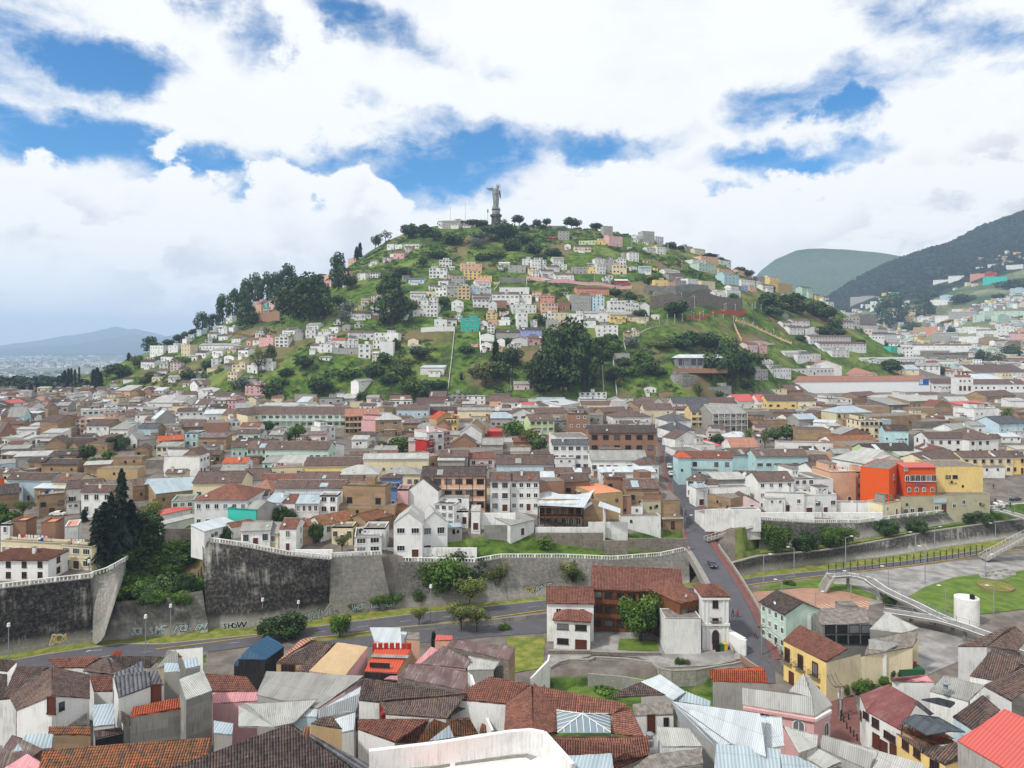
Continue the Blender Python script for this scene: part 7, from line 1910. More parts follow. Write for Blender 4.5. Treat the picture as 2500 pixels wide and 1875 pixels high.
text('CENTRO DE CAPACITACION TECNICA Y SOCIAL',((1228-1353)*kk,-.0,15-(1042-888)*kk),8.5*kk,'sign purple',None,oi,sx=1.35,bold=.01,name='lettering'); text('Y SERVICIOS DE ENSENANZA ESPECIALIZADA',((1220-1353)*kk,.0,15-(1052-888)*kk),8.5*kk,'sign purple',None,oi,sx=1.40,bold=.01,name='lettering')
for c in list(oi.children):
    if c.name.startswith('lettering'): c.location.y=.12 if 0 else .02
b=MB()
o2,W2,h2,M2=special(A4,1095,905,1215,835,835,15,'f','O','F','tall orange stair tower joined to the institute building',dep=9,op='n'); link('window',WM[('white trim','arch')],o2,(-W2*.2,.1,h2-3.5),(0,0,0),(2,1,2)); link('window',WM[('iron','bare')],o2,(W2*.32,.1,h2-1.2),(0,0,0),(1,1,1.3))
o3,W3,h3,M3=special(A4,1492,878,1875,878,868,14.5,'f','y','F','large blank pale yellow building with a few small windows',dep=14); q=W3/383.
for x,w_ in((1572,22),(1597,12),(1640,42)): link('window',WM[('iron','bare')],o3,((x-1683)*q,.1,h3-(967-878)*q),(0,0,0),(w_*q,1,28*q))
text('CCR',((1585-1683)*q,.0,h3-(1030-878)*q),24*q,'brown trim',None,o3,sx=1.5,name='lettering')
o4,W4,h4,M4=special(Z8,1195,215,1935,190,190,6,'f','K','F','long low khaki building with white framed windows above the dark wall',dep=8,S=0,name='khaki_building'); q=W4/740.
for x,y,w_,hh in((1232,316,34,30),(1283,315,34,30),(1484,297,34,30),(1630,285,28,30),(1710,257,28,32)): link('window',WM[('white trim','plain')],o4,((x-1565)*q,.1,h4-(y-205-(1565-x)*.02)*q),(0,0,0),(w_*q,1,hh*q))
for x,y in((1350,320),(1545,300)): link('door',WM[('steel pole','wide')] if 0 else WM[('iron','door')],o4,((x-1565)*q,.1,h4-(y-205)*q),(0,0,0),(36*q,1,58*q))
b=MB(); b.box((1457-1565)*q,(1567-1565)*q,-.1,.0,h4-52*q,h4-20*q,'light blue'); b.obj('banner',o4)
# blue poster on the convent wall and belfry
o5,W5,h5,M5=special(A4,1660,140,1792,140,135,14,'f','W','F','white bell tower house with three round openings under a brick belfry',h0=250,dep=9,name='bell_tower',cat='tower'); q=W5/132.
for x in(1685,1720,1760): link('window',WM[('iron','arch')],o5,((x-1726)*q,.1,h5-30*q),(0,0,0),(14*q,1,16*q)); link('window',WM[('brown trim','door')],o5,((x-1726)*q,.1,h5-90*q),(0,0,0),(20*q,1,36*q))
b=MB(); b.box(-50*q,50*q,1,7,h5,h5+18*q,'brick'); b.obj('belfry_base',o5)
for x in(-40,-5,30): b=MB(); b.box((x-6)*q,(x+6)*q,1.5,3,h5+18*q,h5+45*q,'brick'); b.obj('belfry_pier',o5)
b=MB(); b.box(-48*q,40*q,1.2,3.3,h5+45*q,h5+52*q,'brick'); b.obj('belfry_beam',o5)
p=U(*ZC(*A4)(1340,235),0.); M=GR(*ZC(*A4)(1382,185),0,250)
mw_=[o for o in bpy.data.objects if o.get('label')=='long plain white convent wall under a thin terracotta roof'][0]; L_=1265.; 
wl_=[c for c in mw_.children if c.name.startswith('wall')][0]; Wc=max(v.co.x for v in wl_.data.vertices)*2; 
b=MB(); xx_=Wc*(1382-820)/1240; b.box(xx_-42*Wc/1240,xx_+42*Wc/1240,.2,.28,6.,12-.8,'blue paint'); b.obj('banner',mw_); b=MB(); b.box(xx_-40*Wc/1240,xx_-8*Wc/1240,.16,.2,6.5,10.8,'light blue'); b.obj('banner_panel',mw_)
for xq in(-.47,-.47): link('window',WM[('iron','bare')],mw_,(Wc*xq+2,.3,8),(0,0,0),(1.2,1,1.8))
# sagging white roof ruin
z=ZC(*Z7); top=[(380,1135-980+0,0)]; r=empty('ruined_house',GR(*z(640,465))); tag(r,'ruined house with open galleries under a sagging white metal roof','house'); o0=r.location.copy()
zE=GR(*z(600,300),9,150).z; ev=[(388,285),(760,302)]; rp=[(385,120),(480,165),(560,190),(700,195),(800,180),(858,150)]
A_=[U(*z(388+(770-388)*i/5,283+(302-283)*i/5),zE-.35*math.sin(math.pi*i/5))-o0 for i in range(6)]; B_=[U(*z(*p),zE+2.6-.9*math.sin(math.pi*i/5))-o0 for i,p in enumerate(rp)]
b=MB(); [slope(b,A_[i],A_[i+1],B_[i+1],B_[i],'white metal',False,.1) for i in range(5)]; slope(b,U(*z(765,318),zE-.6)-o0,U(*z(905,225),zE+.2)-o0,U(*z(912,190),zE+1)-o0,U(*z(770,290),zE)-o0,'white metal',False,.1); slope(b,U(*z(885,290),zE+.2)-o0,U(*z(1070,350),zE-1.6)-o0,U(*z(1072,312),zE-.8)-o0,U(*z(900,250),zE+1.)-o0,'white metal',False,.1); b.obj('roof',r)
y0_=A_[0].y; xL,xR=A_[0].x,A_[-1].x; b=MB(); b.box(xL,xR+7,y0_+3.2,y0_+3.6,-3,zE-o0.z+1,'adobe brown'); b.box(xL,xL+.4,y0_+.5,y0_+10,-3,zE-o0.z,'white'); b.box(xR+6,xR+6.4,y0_+.5,y0_+10,-3,zE-o0.z-1,'white'); b.obj('wall',r)
for i in range(8):
    b=MB(); x=xL+(xR-xL)*i/7; b.box(x-.14,x+.14,y0_+.3,y0_+.6,-3,zE-o0.z-.3,'dark timber'); b.obj('post',r)
for k,zz in enumerate((3.2,6.)): b=MB(); b.box(xL,xR,y0_+.2,y0_+3.3,zz-.1,zz+.1,'timber'); b.obj('gallery_floor',r); b=MB(); b.box(xL,xR,y0_+.25,y0_+.33,zz+.9,zz+1.,'timber'); b.obj('gallery_rail',r)
for i in range(6): link('door',WM[('iron','bare')],r,(xL+(xR-xL)*(i+.5)/6,y0_+3.18,4.6),(0,0,0),(1.4,1,2.4)); link('door',WM[('white trim','arch')],r,(xL+(xR-xL)*(i+.5)/6,y0_+3.18,1.4),(0,0,0),(1.6,1,2.4))
def yard(name,zone,x0,x1,yt,h,mat,label,h0=150):
    z=ZC(*zone); M=GR((z(x0,0)[0]+z(x1,0)[0])/2,z(0,yt)[1],h,h0); A=U(z(x0,0)[0],z(0,yt)[1],M.z); B=U(z(x1,0)[0],z(0,yt)[1],M.z); b=MB(); b.box(A.x,B.x,A.y,A.y+.5,M.z-h-1.2,M.z,mat); tag(b.obj(name),label,'wall')
yard('yard_wall',Z7,365,810,468,3.4,'white','white parapet wall below the open galleries of the ruin'); yard('yard_wall',Z7,370,930,515,3.5,'stone','rough brown stone wall above the strip of yard grass')
yard('yard_wall',Z7,805,942,425,5,'white','white wall piece with one brown window beside the ruin'); yard('yard_wall',Z7,938,1132,425,5.2,'white','tall blistered white wall block over a grey stone base'); yard('yard_wall',Z7,936,1130,578,4.,'stone','grey stone base of the tall blistered white wall')
yard('yard_wall',Z7,1132,1630,560,3.6,'stone','long stone yard wall with blocked doorways below the adobe block'); yard('yard_wall',Z7,1775,2240,322,5.2,'white','tall white stained yard wall right of the steep street'); yard('yard_wall',Z7,-60,175,450,4.,'concrete','grey concrete retaining wall above the small green plot')
yard('yard_wall',Z6,1140,1920,640,4.5,'white','long flaking white wall below the large gabled workshop'); yard('yard_wall',Z6,405,720,655,1.6,'white','low white yard wall under the brick and cream houses'); yard('yard_wall',Z6,735,990,680,1.6,'white','low white yard wall hung with washing'); yard('yard_wall',Z6,1955,2240,350,5,'white','white peeling wall beside the three-storey bay house')
yard('yard_wall',Z8,0,470,345,2.2,'white','low white graffiti-scrawled wall under the mansard houses'); yard('yard_wall',Z8,470,1040,345,2.4,'white','white yard wall running to the small cream chapel-like house'); yard('yard_wall',Z5,1320,1700,480,3,'stone','rough stone wall at the head of the green gully')
# ------------------------------------------------------------------ utility poles with sagging cables
def line(pts,hh,label):
    prev=None
    for p in pts:
        r=empty('utility_pole',p); r['category']='utility pole'; r['group']='utility poles with cables'; THINGS.append((r,label,*project(p+Vector((0,0,hh))))); b=MB(); b.tube((0,0,-.5),(0,0,hh),.16,.11,'concrete',6); b.obj('pole',r); b=MB(); b.box(-.9,.9,-.05,.05,hh-.7,hh-.58,'dark timber'); b.obj('crossarm',r)
        if random.random()<.5: b=MB(); b.tube((.35,0,hh-2.2),(.35,0,hh-1.2),.24,.24,'grey',8); b.obj('transformer',r)
        if prev is not None:
            for dx in(-.8,0,.8):
                b=MB(); a=prev-p+Vector((dx,0,hh-.55)); c=Vector((dx,0,hh-.55)); q=[a.lerp(c,k/7)-Vector((0,0,math.sin(math.pi*k/7)*1.0)) for k in range(8)]
                for u_,v_ in zip(q,q[1:]): b.tube(u_,v_,.035,.035,'iron',4)
                b.obj('cable',r)
        prev=p
line([street_pt(D,-3.9,.2) for D in (216,243,270,300,335,372,412)],7.5,'concrete utility pole with sagging cables')
line([street_pt(D,4.4,.2) for D in (230,262,296,332)],7.2,'grey utility pole with cables over the pavement')
line([GR(*ZC(*A2)(x,y),0,200) for x,y in((1570,830),(1640,740),(1700,640),(1745,570))],7,'utility pole in the narrow side street')
line([GR(*ZC(*A1)(x,y),0,200) for x,y in((1700,900),(1790,830),(1880,730),(1920,640))],7,'utility pole beside the lavender wall street')
line([GR(*p,0,70) for p in((1860,1600),(2022,1700),(2050,1760))],6.5,'street pole with cables between yellow and pink houses')
# ------------------------------------------------------------------ cars
def car_mesh(mat):
    prof=[(-2.1,.35),(-2.15,.75),(-1.95,.95),(-1.15,1.02),(-.75,1.42),(.75,1.46),(1.35,1.02),(2.0,.92),(2.15,.6),(2.1,.35)]; b=MB(); w=.84
    def sect(x,z): return w*(.98 if z<1.05 else .78)
    L=[Vector((x,-sect(x,z_),z_)) for x,z_ in prof]; R_=[Vector((x,sect(x,z_),z_)) for x,z_ in prof]
    for i in range(len(prof)-1): 
        gl=i in(3,5); b.face([L[i],L[i+1],R_[i+1],R_[i]],'window glass' if gl else mat)
    b.face(L,mat); b.face(R_[::-1],mat); b.face([L[0],R_[0],R_[-1],L[-1]],'dark paint')
    body=b.mesh('car_body'); g_=MB()
    for s in(-1,1):
        y=s*.80; g_.face([(-1.0,s*.835,1.0),(1.2,s*.835,1.0),(.72,s*.68,1.38),(-.72,s*.68,1.36)][::s],'window glass')
    glass=g_.mesh('side_windows'); wl=MB(); wl.tube((0,-.1,0),(0,.1,0),.33,.33,'black plastic',12); wl.tube((0,-.12,0),(0,.12,0),.18,.18,'steel pole',10); hl=MB(); hl.box(-.04,.04,-.16,.16,-.07,.07,'white trim'); return body,glass,wl.mesh('wheel'),hl.mesh('headlight')
CM={m:car_mesh(m) for m in('car paint','white trim','red plastic','yellow paint')}
def car(loc,rz,mat,label,s=1.):
    r=empty('parked_car',loc,rz); tag(r,label,'car','cars'); b,g_,w,h=CM[mat]; link('body',b,r,sc=(s,s,s)); link('side_windows',g_,r,sc=(s,s,s)); [link('wheel',w,r,(x*s,y*s,.33*s),sc=(s,s,s)) for x in(-1.3,1.35) for y in(-.76,.76)]; [link('headlight',h,r,(2.14*s,y*s,.66*s),sc=(s,s,s)) for y in(-.58,.58)]
for i,(px,py,m) in enumerate(((2440,1233,'white trim'),(2478,1222,'car paint'))): car(GR(px,py,0,200),.3,m,['white car in the open street by the long cream row','dark car in the open street by the long cream row'][i])
p=street_pt(196,-.2,.12); q=street_pt(190,-.2,.12); dd=(q-p); car(p,math.atan2(dd.y,dd.x),'car paint','dark green hatchback driving down the bridge street')
for (D,o_,m,l) in ((262,-1.9,'white trim','white car parked at the lower part of the steep street'),(275,-1.9,'white trim','second white car parked up the steep street'),(335,-2,'car paint','dark car parked beside the patched grey roof block'),(430,-1.2,'white trim','pale car at the top of the steep street'),(440,2.,'yellow paint','yellow van at the top of the steep street'),(455,-3,'red plastic','red car at the corner beside the cream balcony house')):
    p=street_pt(D,o_,.12); q=street_pt(D-3,o_,.12); dd=q-p; car(p,math.atan2(dd.y,dd.x),m,l,1.05)
for (x,y,m,l) in ((420,352,'red plastic','red car in the yard behind the box houses'),(485,345,'white trim','white car beside the red one in the yard'),(560,350,'white trim','white van-like car at the wall of the tall white house'),(480,372,'white trim','white car half hidden behind the box house roofs')):
    car(GR(*ZC(*Z5)(x,y),0,150),random.choice([0,.2,3.1]),m,l)
# ------------------------------------------------------------------ people, each one continuous skinned figure
def person_mesh(seed,mat):
    rs=random.Random(seed); me=bpy.data.meshes.new('person'); st=.22*rs.choice([-1,1])
    V=[(0,0,.95),(0,0,1.15),(0,0,1.38),(0,0,1.5),(0,-.02,1.60),(0,-.02,1.72),(.18,0,1.42),(.24,.02,1.15),(.25,-.1,.92),(-.18,0,1.42),(-.24,.02,1.15),(-.25,-.05,.92),(.1,0,.9),(.11,-st,.5),(.11,-st*.6,.08),(.11,-st*.6-.14,.04),(-.1,0,.9),(-.11,st,.5),(-.11,st*1.3,.08),(-.11,st*1.3-.14,.04)]
    E=[(0,1),(1,2),(2,3),(3,4),(4,5),(2,6),(6,7),(7,8),(2,9),(9,10),(10,11),(0,12),(12,13),(13,14),(14,15),(0,16),(16,17),(17,18),(18,19)]
    rad=[.15,.14,.16,.06,.10,.09,.07,.05,.035,.07,.05,.035,.1,.07,.05,.04,.1,.07,.05,.04]
    me.from_pydata(V,E,[]); o=bpy.data.objects.new('person',me); COL.objects.link(o); m=o.modifiers.new('s','SKIN'); 
    for i,v in enumerate(me.skin_vertices[0].data): v.radius=(rad[i],rad[i]*.8); v.use_root=(i==0)
    o.modifiers.new('b','SUBSURF').levels=1; dg=bpy.context.evaluated_depsgraph_get(); me2=bpy.data.meshes.new_from_object(o.evaluated_get(dg)); bpy.data.objects.remove(o); me2.materials.clear(); me2.materials.append(MATS['cloth dark']); me2.materials.append(MATS[mat]); me2.materials.append(MATS['skin'])
    for p in me2.polygons: p.material_index=2 if p.center.z>1.5 else (1 if p.center.z>.95 else 0); p.use_smooth=True
    return me2
PM=[person_mesh(1,'cloth dark'),person_mesh(2,'red plastic'),person_mesh(3,'blue paint'),person_mesh(4,'white cloth')]
for (zn,x,y,k,l) in ((Z7,2006,1215,0,'person in dark clothes walking down the street beside the white house'),(Z7,2045,1222,1,'person in a red top walking beside the one in dark clothes'),(Z3,2192,205,1,'person in a dark red coat on the right pavement of the street'),(Z8,1973,270,0,'person in dark clothes standing in the open street by the khaki building'),(Z8,2071,302,3,'person in white walking near the footbridge end'),(Z8,2098,302,0,'person in dark clothes next to the one in white near the footbridge'),(Z8,1958,150,0,'person in dark clothes beside the blank yellow building'),(Z4,1472,100,2,'person in blue under the elevated walkway')):
    o=link('person',PM[k],None,GR(*ZC(*zn)(x,y),0,120)+Vector((0,0,.12)),(0,0,random.uniform(0,6.28)),(1.05,)*3); tag(o,l,'person','people in the street')
    hb_=MB(); hb_.tube((0,0,1.68),(0,0,1.80),.10,.06,'cloth dark',8); hb_.obj('hair',o)
# bollards, bins, flags
bm_=MB(); bm_.tube((0,0,0),(0,0,.8),.11,.09,'iron',8); bm_.tube((0,0,.8),(0,0,.95),.13,.03,'iron',8); bm_=bm_.mesh('bollard')
for i,(x,y) in enumerate(((740,955),(770,990),(797,1020),(825,1055),(690,890),(755,880),(625,720),(715,900))): o=link('bollard',bm_,None,GR(*ZC(*Z4)(x,y),0,90)+Vector((0,0,.1)),sc=(1.2,)*3); auto(o,'short dark iron bollard','bollard','bollards in the paved street')
for i,(x,y,m,l) in enumerate(((1820,290,'dark timber','brown open-lidded container beside the bins'),(1880,310,'black plastic','black wheeled bin between container and green bin'),(1912,305,'green paint','green bin in the row by the white gate'),(1940,300,'yellow paint','yellow bin, last of the row by the white gate'))):
    p=GR(*ZC(*Z3)(x,y),0,100); r=empty('waste_bin',p+Vector((0,0,.15))); tag(r,l,'bin','bins by the gate'); b=MB(); s=.45 if i else .8; b.box(-s,s,-.4,.4,0,1.3,m); b.obj('body',r); b=MB(); b.box(-s-.05,s+.05,-.45,.45,1.31,1.4,m if i else 'dark paint'); b.obj('lid',r)
for (x,yt,yb,f,l) in ((1190,345,520,'red plastic','flagpole with a yellow and red flag at the plaza corner'),(1293,380,540,'blue paint','flagpole with a red and blue flag at the plaza corner')):
    p=ZC(*Z4)(x,yt); q=ZC(*Z4)(x,yb); M=GR(*q,0,100); k=M.y/F; h=(q[1]-p[1])*k; r=empty('flagpole',M); tag(r,l,'flagpole'); b=MB(); b.tube((0,0,0),(0,0,h),.06,.04,'steel pole',6); b.obj('pole',r); b=MB(); b.box(.02,.7,-.03,.03,h*.45,h*.7,f); b.box(.02,.6,-.03,.03,h*.7,h*.93,'yellow paint' if f[0]=='r' else 'red plastic'); b.obj('flag',r)
p=GR(*ZC(*Z4)(1250,480),1.5,100); b=MB(); b.box(p.x-2.6,p.x+2.6,p.y-1.2,p.y+1.2,p.z-1.5,p.z+1,'green paint'); tag(b.obj('market_stall'),'dark green covered stall below the two flags','stall')
p=GR(*ZC(*Z4)(942,575),0,100); b=MB(); b.box(p.x-.5,p.x+.5,p.y-.4,p.y+.4,p.z-.3,p.z+2.2,'yellow paint'); tag(b.obj('phone_box'),'yellow box standing in the hedge by the cream wall','box')
# text curves to plain meshes
dg=bpy.context.evaluated_depsgraph_get()
for o in [o for o in bpy.data.objects if o.type=='FONT']:
    me=bpy.data.meshes.new_from_object(o.evaluated_get(dg)); n=o.name; par=o.parent; mx=(o.location.copy(),o.rotation_euler.copy(),o.scale.copy()); bpy.data.objects.remove(o); q=bpy.data.objects.new(n,me); COL.objects.link(q); q.parent=par; q.location,q.rotation_euler,q.scale=mx
# ------------------------------------------------------------------ trees and shrubs
def crown(name,lobes,n,size,mat,seed,flat=1.,up=.3,droop=0.):
    rs=np.random.RandomState(seed); V=[];Fc=[];T=[]
    w=np.array([l[3]**2 for l in lobes]); w/=w.sum(); L=rs.choice(len(lobes),n,p=w)
    for k in range(n):
        cx,cy,cz,r=lobes[L[k]][:4]; d=rs.normal(size=3); d/=np.linalg.norm(d); rr=r*(.55+.5*rs.rand()**.6)
        bumps=1+.18*math.sin(d[0]*5+seed)*math.cos(d[1]*6+L[k])
        p=np.array([cx,cy,cz])+d*rr*bumps*np.array([1,1,flat]); nrm=d*.7+rs.normal(size=3)*.55+np.array([0,0,up]); nrm/=np.linalg.norm(nrm)
        a=np.cross(nrm,rs.normal(size=3)); a/=np.linalg.norm(a)+1e-9; b=np.cross(nrm,a); s=size*(.6+.9*rs.rand()); i=len(V)
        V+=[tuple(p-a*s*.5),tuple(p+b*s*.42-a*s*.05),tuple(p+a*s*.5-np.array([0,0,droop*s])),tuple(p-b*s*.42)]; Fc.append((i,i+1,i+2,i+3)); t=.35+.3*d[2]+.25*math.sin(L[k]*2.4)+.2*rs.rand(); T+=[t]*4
    me=bpy.data.meshes.new(name); me.from_pydata(V,[],Fc); me.materials.append(MATS[mat]); at=me.attributes.new('tone','FLOAT','POINT'); at.data.foreach_set('value',np.array(T,np.float32)); me.update(); return me
def trunk(name,segs):
    b=MB()
    for p,q,r0,r1 in segs: b.tube(p,q,r0,r1,'bark',6)
    return b.mesh(name)
def rlobes(seed,n,R,hz,zc,rmin,rmax):
    rs=random.Random(seed); out=[]
    for i in range(n):
        a=rs.uniform(0,6.28); q=rs.random()**.5; out.append((R*q*math.cos(a),R*q*math.sin(a),zc+hz*rs.uniform(-1,1)*(1-q*.5),rs.uniform(rmin,rmax)))
    return out
TR={}
def limbs(lobes,h0,r): return [((0,0,0),(0,0,h0),r,r*.65)]+[((0,0,h0*.75),(l[0]*.8,l[1]*.8,l[2]-l[3]*.3),r*.4,r*.1) for l in lobes[:6]]
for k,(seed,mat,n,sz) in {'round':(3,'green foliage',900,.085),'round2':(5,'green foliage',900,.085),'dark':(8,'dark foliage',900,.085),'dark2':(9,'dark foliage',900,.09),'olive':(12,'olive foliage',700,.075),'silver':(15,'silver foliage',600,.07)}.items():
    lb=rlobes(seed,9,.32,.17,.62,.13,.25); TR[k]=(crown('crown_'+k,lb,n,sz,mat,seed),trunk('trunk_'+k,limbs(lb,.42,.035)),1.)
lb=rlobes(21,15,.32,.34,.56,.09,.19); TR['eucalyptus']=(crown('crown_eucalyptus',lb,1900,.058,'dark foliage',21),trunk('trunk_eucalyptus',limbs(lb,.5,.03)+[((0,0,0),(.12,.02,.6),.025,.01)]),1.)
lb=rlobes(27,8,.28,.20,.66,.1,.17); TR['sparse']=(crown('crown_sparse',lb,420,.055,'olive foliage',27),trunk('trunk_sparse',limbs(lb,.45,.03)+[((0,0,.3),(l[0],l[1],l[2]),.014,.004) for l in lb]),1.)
def conifer(seed,mat,n,wid,lay):
    rs=np.random.RandomState(seed); V=[];Fc=[];T=[]
    for k in range(n):
        z=.14+.86*rs.rand()**.85; ly=(z*lay)%1; env=wid*(1-z)**.75*(.35+.75*(1-ly))*(.75+.5*math.sin(int(z*lay)*2.7+seed)**2); a=rs.rand()*6.283; q=rs.rand()**.45; r=env*q*(1+.25*math.sin(a*3+int(z*lay)*1.7)); p=np.array([r*math.cos(a),r*math.sin(a),z-.10*q*env/wid*.9])
        o=np.array([math.cos(a),math.sin(a),-.35]); s=.055*(.6+.9*rs.rand()); t=np.array([-math.sin(a),math.cos(a),rs.normal()*.4]); i=len(V)
        V+=[tuple(p-t*s*.45),tuple(p+o*s*.9),tuple(p+t*s*.45),tuple(p-o*s*.3+np.array([0,0,.4*s]))]; Fc.append((i,i+1,i+2,i+3)); T+=[.2+.6*rs.rand()]*4
    me=bpy.data.meshes.new('crown_conifer'); me.from_pydata(V,[],Fc); me.materials.append(MATS[mat]); at=me.attributes.new('tone','FLOAT','POINT'); at.data.foreach_set('value',np.array(T,np.float32)); me.update(); return me
TR['conifer']=(conifer(31,'pine foliage',3000,.24,11),trunk('trunk_conifer',[((0,0,0),(0,0,.97),.018,.003)]),1.); TR['conifer2']=(conifer(33,'pine foliage',1500,.17,9),trunk('trunk_conifer2',[((0,0,0),(0,0,.95),.016,.003)]),1.); TR['cypress']=(conifer(35,'pine foliage',900,.13,4),trunk('trunk_cypress',[((0,0,0),(0,0,.9),.02,.003)]),1.)
def palm():
    V=[];Fc=[];T=[]; rs=np.random.RandomState(4)
    for k in range(46):
        a=rs.rand()*6.283; el=rs.uniform(-.7,1.3); L=.42; pts=[]
        for j in range(6): t=j/5; r=L*t*math.cos(el-t*1.1); z=.62+L*t*math.sin(el-t*1.15); pts.append(np.array([r*math.cos(a),r*math.sin(a),z]))
        sd=np.array([-math.sin(a),math.cos(a),0])
        for j in range(5):
            w0=.035*(1-abs(j/5-.4)); w1=.035*(1-abs((j+1)/5-.4))*(0 if j==4 else 1)
            for s in(-1,1):
                i=len(V); V+=[tuple(pts[j]),tuple(pts[j]+sd*s*w0+np.array([0,0,-w0])),tuple(pts[j+1]+sd*s*w1+np.array([0,0,-w1])),tuple(pts[j+1])]; Fc.append((i,i+1,i+2,i+3)); T+=[.3+.5*rs.rand()]*4
    me=bpy.data.meshes.new('crown_palm'); me.from_pydata(V,[],Fc); me.materials.append(MATS['palm foliage']); at=me.attributes.new('tone','FLOAT','POINT'); at.data.foreach_set('value',np.array(T,np.float32)); me.update(); return me
TR['palm']=(palm(),trunk('trunk_palm',[((0,0,0),(0,0,.64),.035,.025)]),1.)
# near, finely leaved trees
lb=rlobes(41,16,.30,.22,.62,.10,.2); TR['fine']=(crown('crown_fine',lb,5200,.038,'green foliage',41),trunk('trunk_fine',limbs(lb,.45,.03)),1.)
lb=rlobes(43,18,.33,.25,.60,.10,.19); TR['finedark']=(crown('crown_finedark',lb,5200,.042,'dark foliage',43),trunk('trunk_finedark',limbs(lb,.4,.035)),1.)
lb=rlobes(47,12,.27,.24,.64,.08,.16); TR['finesparse']=(crown('crown_finesparse',lb,2600,.030,'olive foliage',47),trunk('trunk_finesparse',limbs(lb,.45,.025)+[((0,0,.3),(l[0],l[1],l[2]),.012,.003) for l in lb]),1.)
KN={'round':('broadleaf_tree','leafy green tree'),'round2':('broadleaf_tree','leafy green tree'),'dark':('dark_tree','dark rounded tree'),'dark2':('dark_tree','dark rounded tree'),'olive':('olive_tree','dull olive green tree'),'silver':('silver_tree','silvery grey-green tree'),'eucalyptus':('eucalyptus_tree','dark clumpy eucalyptus tree'),
 'sparse':('thin_tree','thin half-bare tree'),'conifer':('conifer_tree','tall dark conifer'),'conifer2':('conifer_tree','slim dark conifer'),'cypress':('cypress_tree','narrow dark cypress'),'palm':('palm_tree','shaggy palm tree'),'fine':('broadleaf_tree','leafy green tree'),'finedark':('dark_tree','dense dark tree'),'finesparse':('thin_tree','thin half-bare tree')}
def tree(px,ytop,ybot,kind,width=None,h0=70,label=None,bush=False,sink=0.):
    M=GR(px,ybot,0,h0); D=M.y; h=(ybot-ytop)*D/F; nm,ds=KN[kind]; cr,tk,_=TR[kind]; w=width*D/F if width else h*.85
    if bush: nm,ds='bush',ds.replace(' tree',' bush')
    base={'conifer':.56,'conifer2':.36,'cypress':.26,'palm':.8}.get(kind,.72); h*=1.0 if kind[0]=='c' else 1.08; s=w/base
    root=empty(nm,(M.x,M.y,M.z-.3-sink),random.uniform(0,6.28)); hs=h*(1.0/ (1.0 if 'con' in kind or kind=='cypress' else .98))
    if bush: link('crown',cr,root,(0,0,-h*.55),sc=(s,s,h*1.62)); link('stem',tk,root,(0,0,-h*.3),sc=(s,s,h*1.1))
    else: link('crown',cr,root,(0,0,-.16*hs if kind[0] in 'fdroes' and kind!='finesparse' else 0),sc=(s,s,hs*(1.17 if kind[0] in 'fdroes' and kind!='finesparse' else 1))); link('trunk',tk,root,sc=(hs*.9 if s>hs else s,)*2+(hs,))
    root['category']='bush' if bush else 'tree'; root['group']='bushes' if bush else 'trees'
    if label: root['label']=label
    else: THINGS.append((root,ds,px,(ytop+ybot)/2))
    return root
def trees(zone,txt,s=Sc,h0=300,bush=False):
    z=ZC(zone[0],zone[1],s)
    for ln in txt.strip().split('\n'):
        ln=ln.split('#'); lab=ln[1].strip() if len(ln)>1 else None; t=ln[0].split()
        if not t: continue
        x,yt,yb,w=map(float,t[:4]); tree(z(x,0)[0],z(0,yt)[1],z(0,yb)[1],t[4],w*s,h0,lab,bush=(len(t)>5 and t[5]=='b') or bush)
trees(Z5,'''
1010 -10 720 250 conifer # tallest dark conifer of the grove on the white terrace
925 180 760 200 conifer # second conifer of the grove, standing left of the tallest
800 330 800 220 conifer # low spreading conifer at the west edge of the grove
870 260 760 260 conifer2
1085 240 730 230 conifer2
1150 330 700 330 finedark
700 310 420 90 conifer2
1220 240 620 260 finesparse
190 230 400 140 finesparse
90 330 420 180 round b
20 260 400 120 round
1880 455 560 110 finedark b
1890 450 550 90 round b
''',h0=70)
trees(Z6,'''
290 280 470 120 finedark
370 310 470 110 finedark
580 420 600 110 finedark
800 510 680 150 finesparse
1640 620 1060 430 fine # big bushy tree spilling over the retaining wall, largest by the road
1800 650 1040 330 finedark
1540 700 1030 240 fine
1440 940 1090 160 fine
1860 860 1170 300 finesparse # tall olive tree beside the road in front of the largest bushy tree
1790 1080 1330 290 finesparse
1920 1100 1340 240 finesparse
2090 760 1060 190 finesparse
2000 800 1060 160 finesparse
1220 990 1110 140 fine
1080 1010 1110 130 fine
880 1080 1140 110 finesparse
770 1110 1170 100 finesparse
1440 1110 1290 150 finesparse
780 1170 1380 150 fine # round light green tree on the verge below the silver lettering
300 1190 1390 340 finedark # dark bushy tree on the verge beside the navy roof
''',h0=70)
trees(Z7,'''
60 740 1050 170 finesparse
680 740 1000 250 finesparse # slender tree growing against the long grey wall beside the tiled gallery roof
570 740 970 90 finedark
1240 990 1420 320 fine # leafy courtyard tree in front of the timber gallery
430 540 640 130 round b
''',h0=70)
trees(Z8,'''
150 420 680 250 fine
400 500 690 200 finedark
600 450 650 200 fine
690 440 620 150 fine
790 470 610 120 sparse
1060 400 540 180 finedark
1320 400 520 150 finedark
1800 200 340 170 finesparse
1810 330 440 220 finedark
1090 1000 1110 110 fine b
265 895 945 90 fine b
''',h0=70)
trees(Z4,'''
710 550 680 90 fine # small round tree, left end of the hedge by the cream wall
835 515 660 150 fine # largest round tree of the hedge by the cream wall
1040 495 590 90 fine
1135 440 560 90 finedark
920 520 620 70 olive
960 580 625 120 finedark b
1300 985 1040 60 fine b
1400 1030 1080 80 fine b
1230 930 960 40 fine b
''',h0=70)
trees(Z3,'''
1560 340 415 70 fine b
1620 355 415 60 olive b
110 60 125 90 fine b
960 620 665 200 round b
''',h0=70)
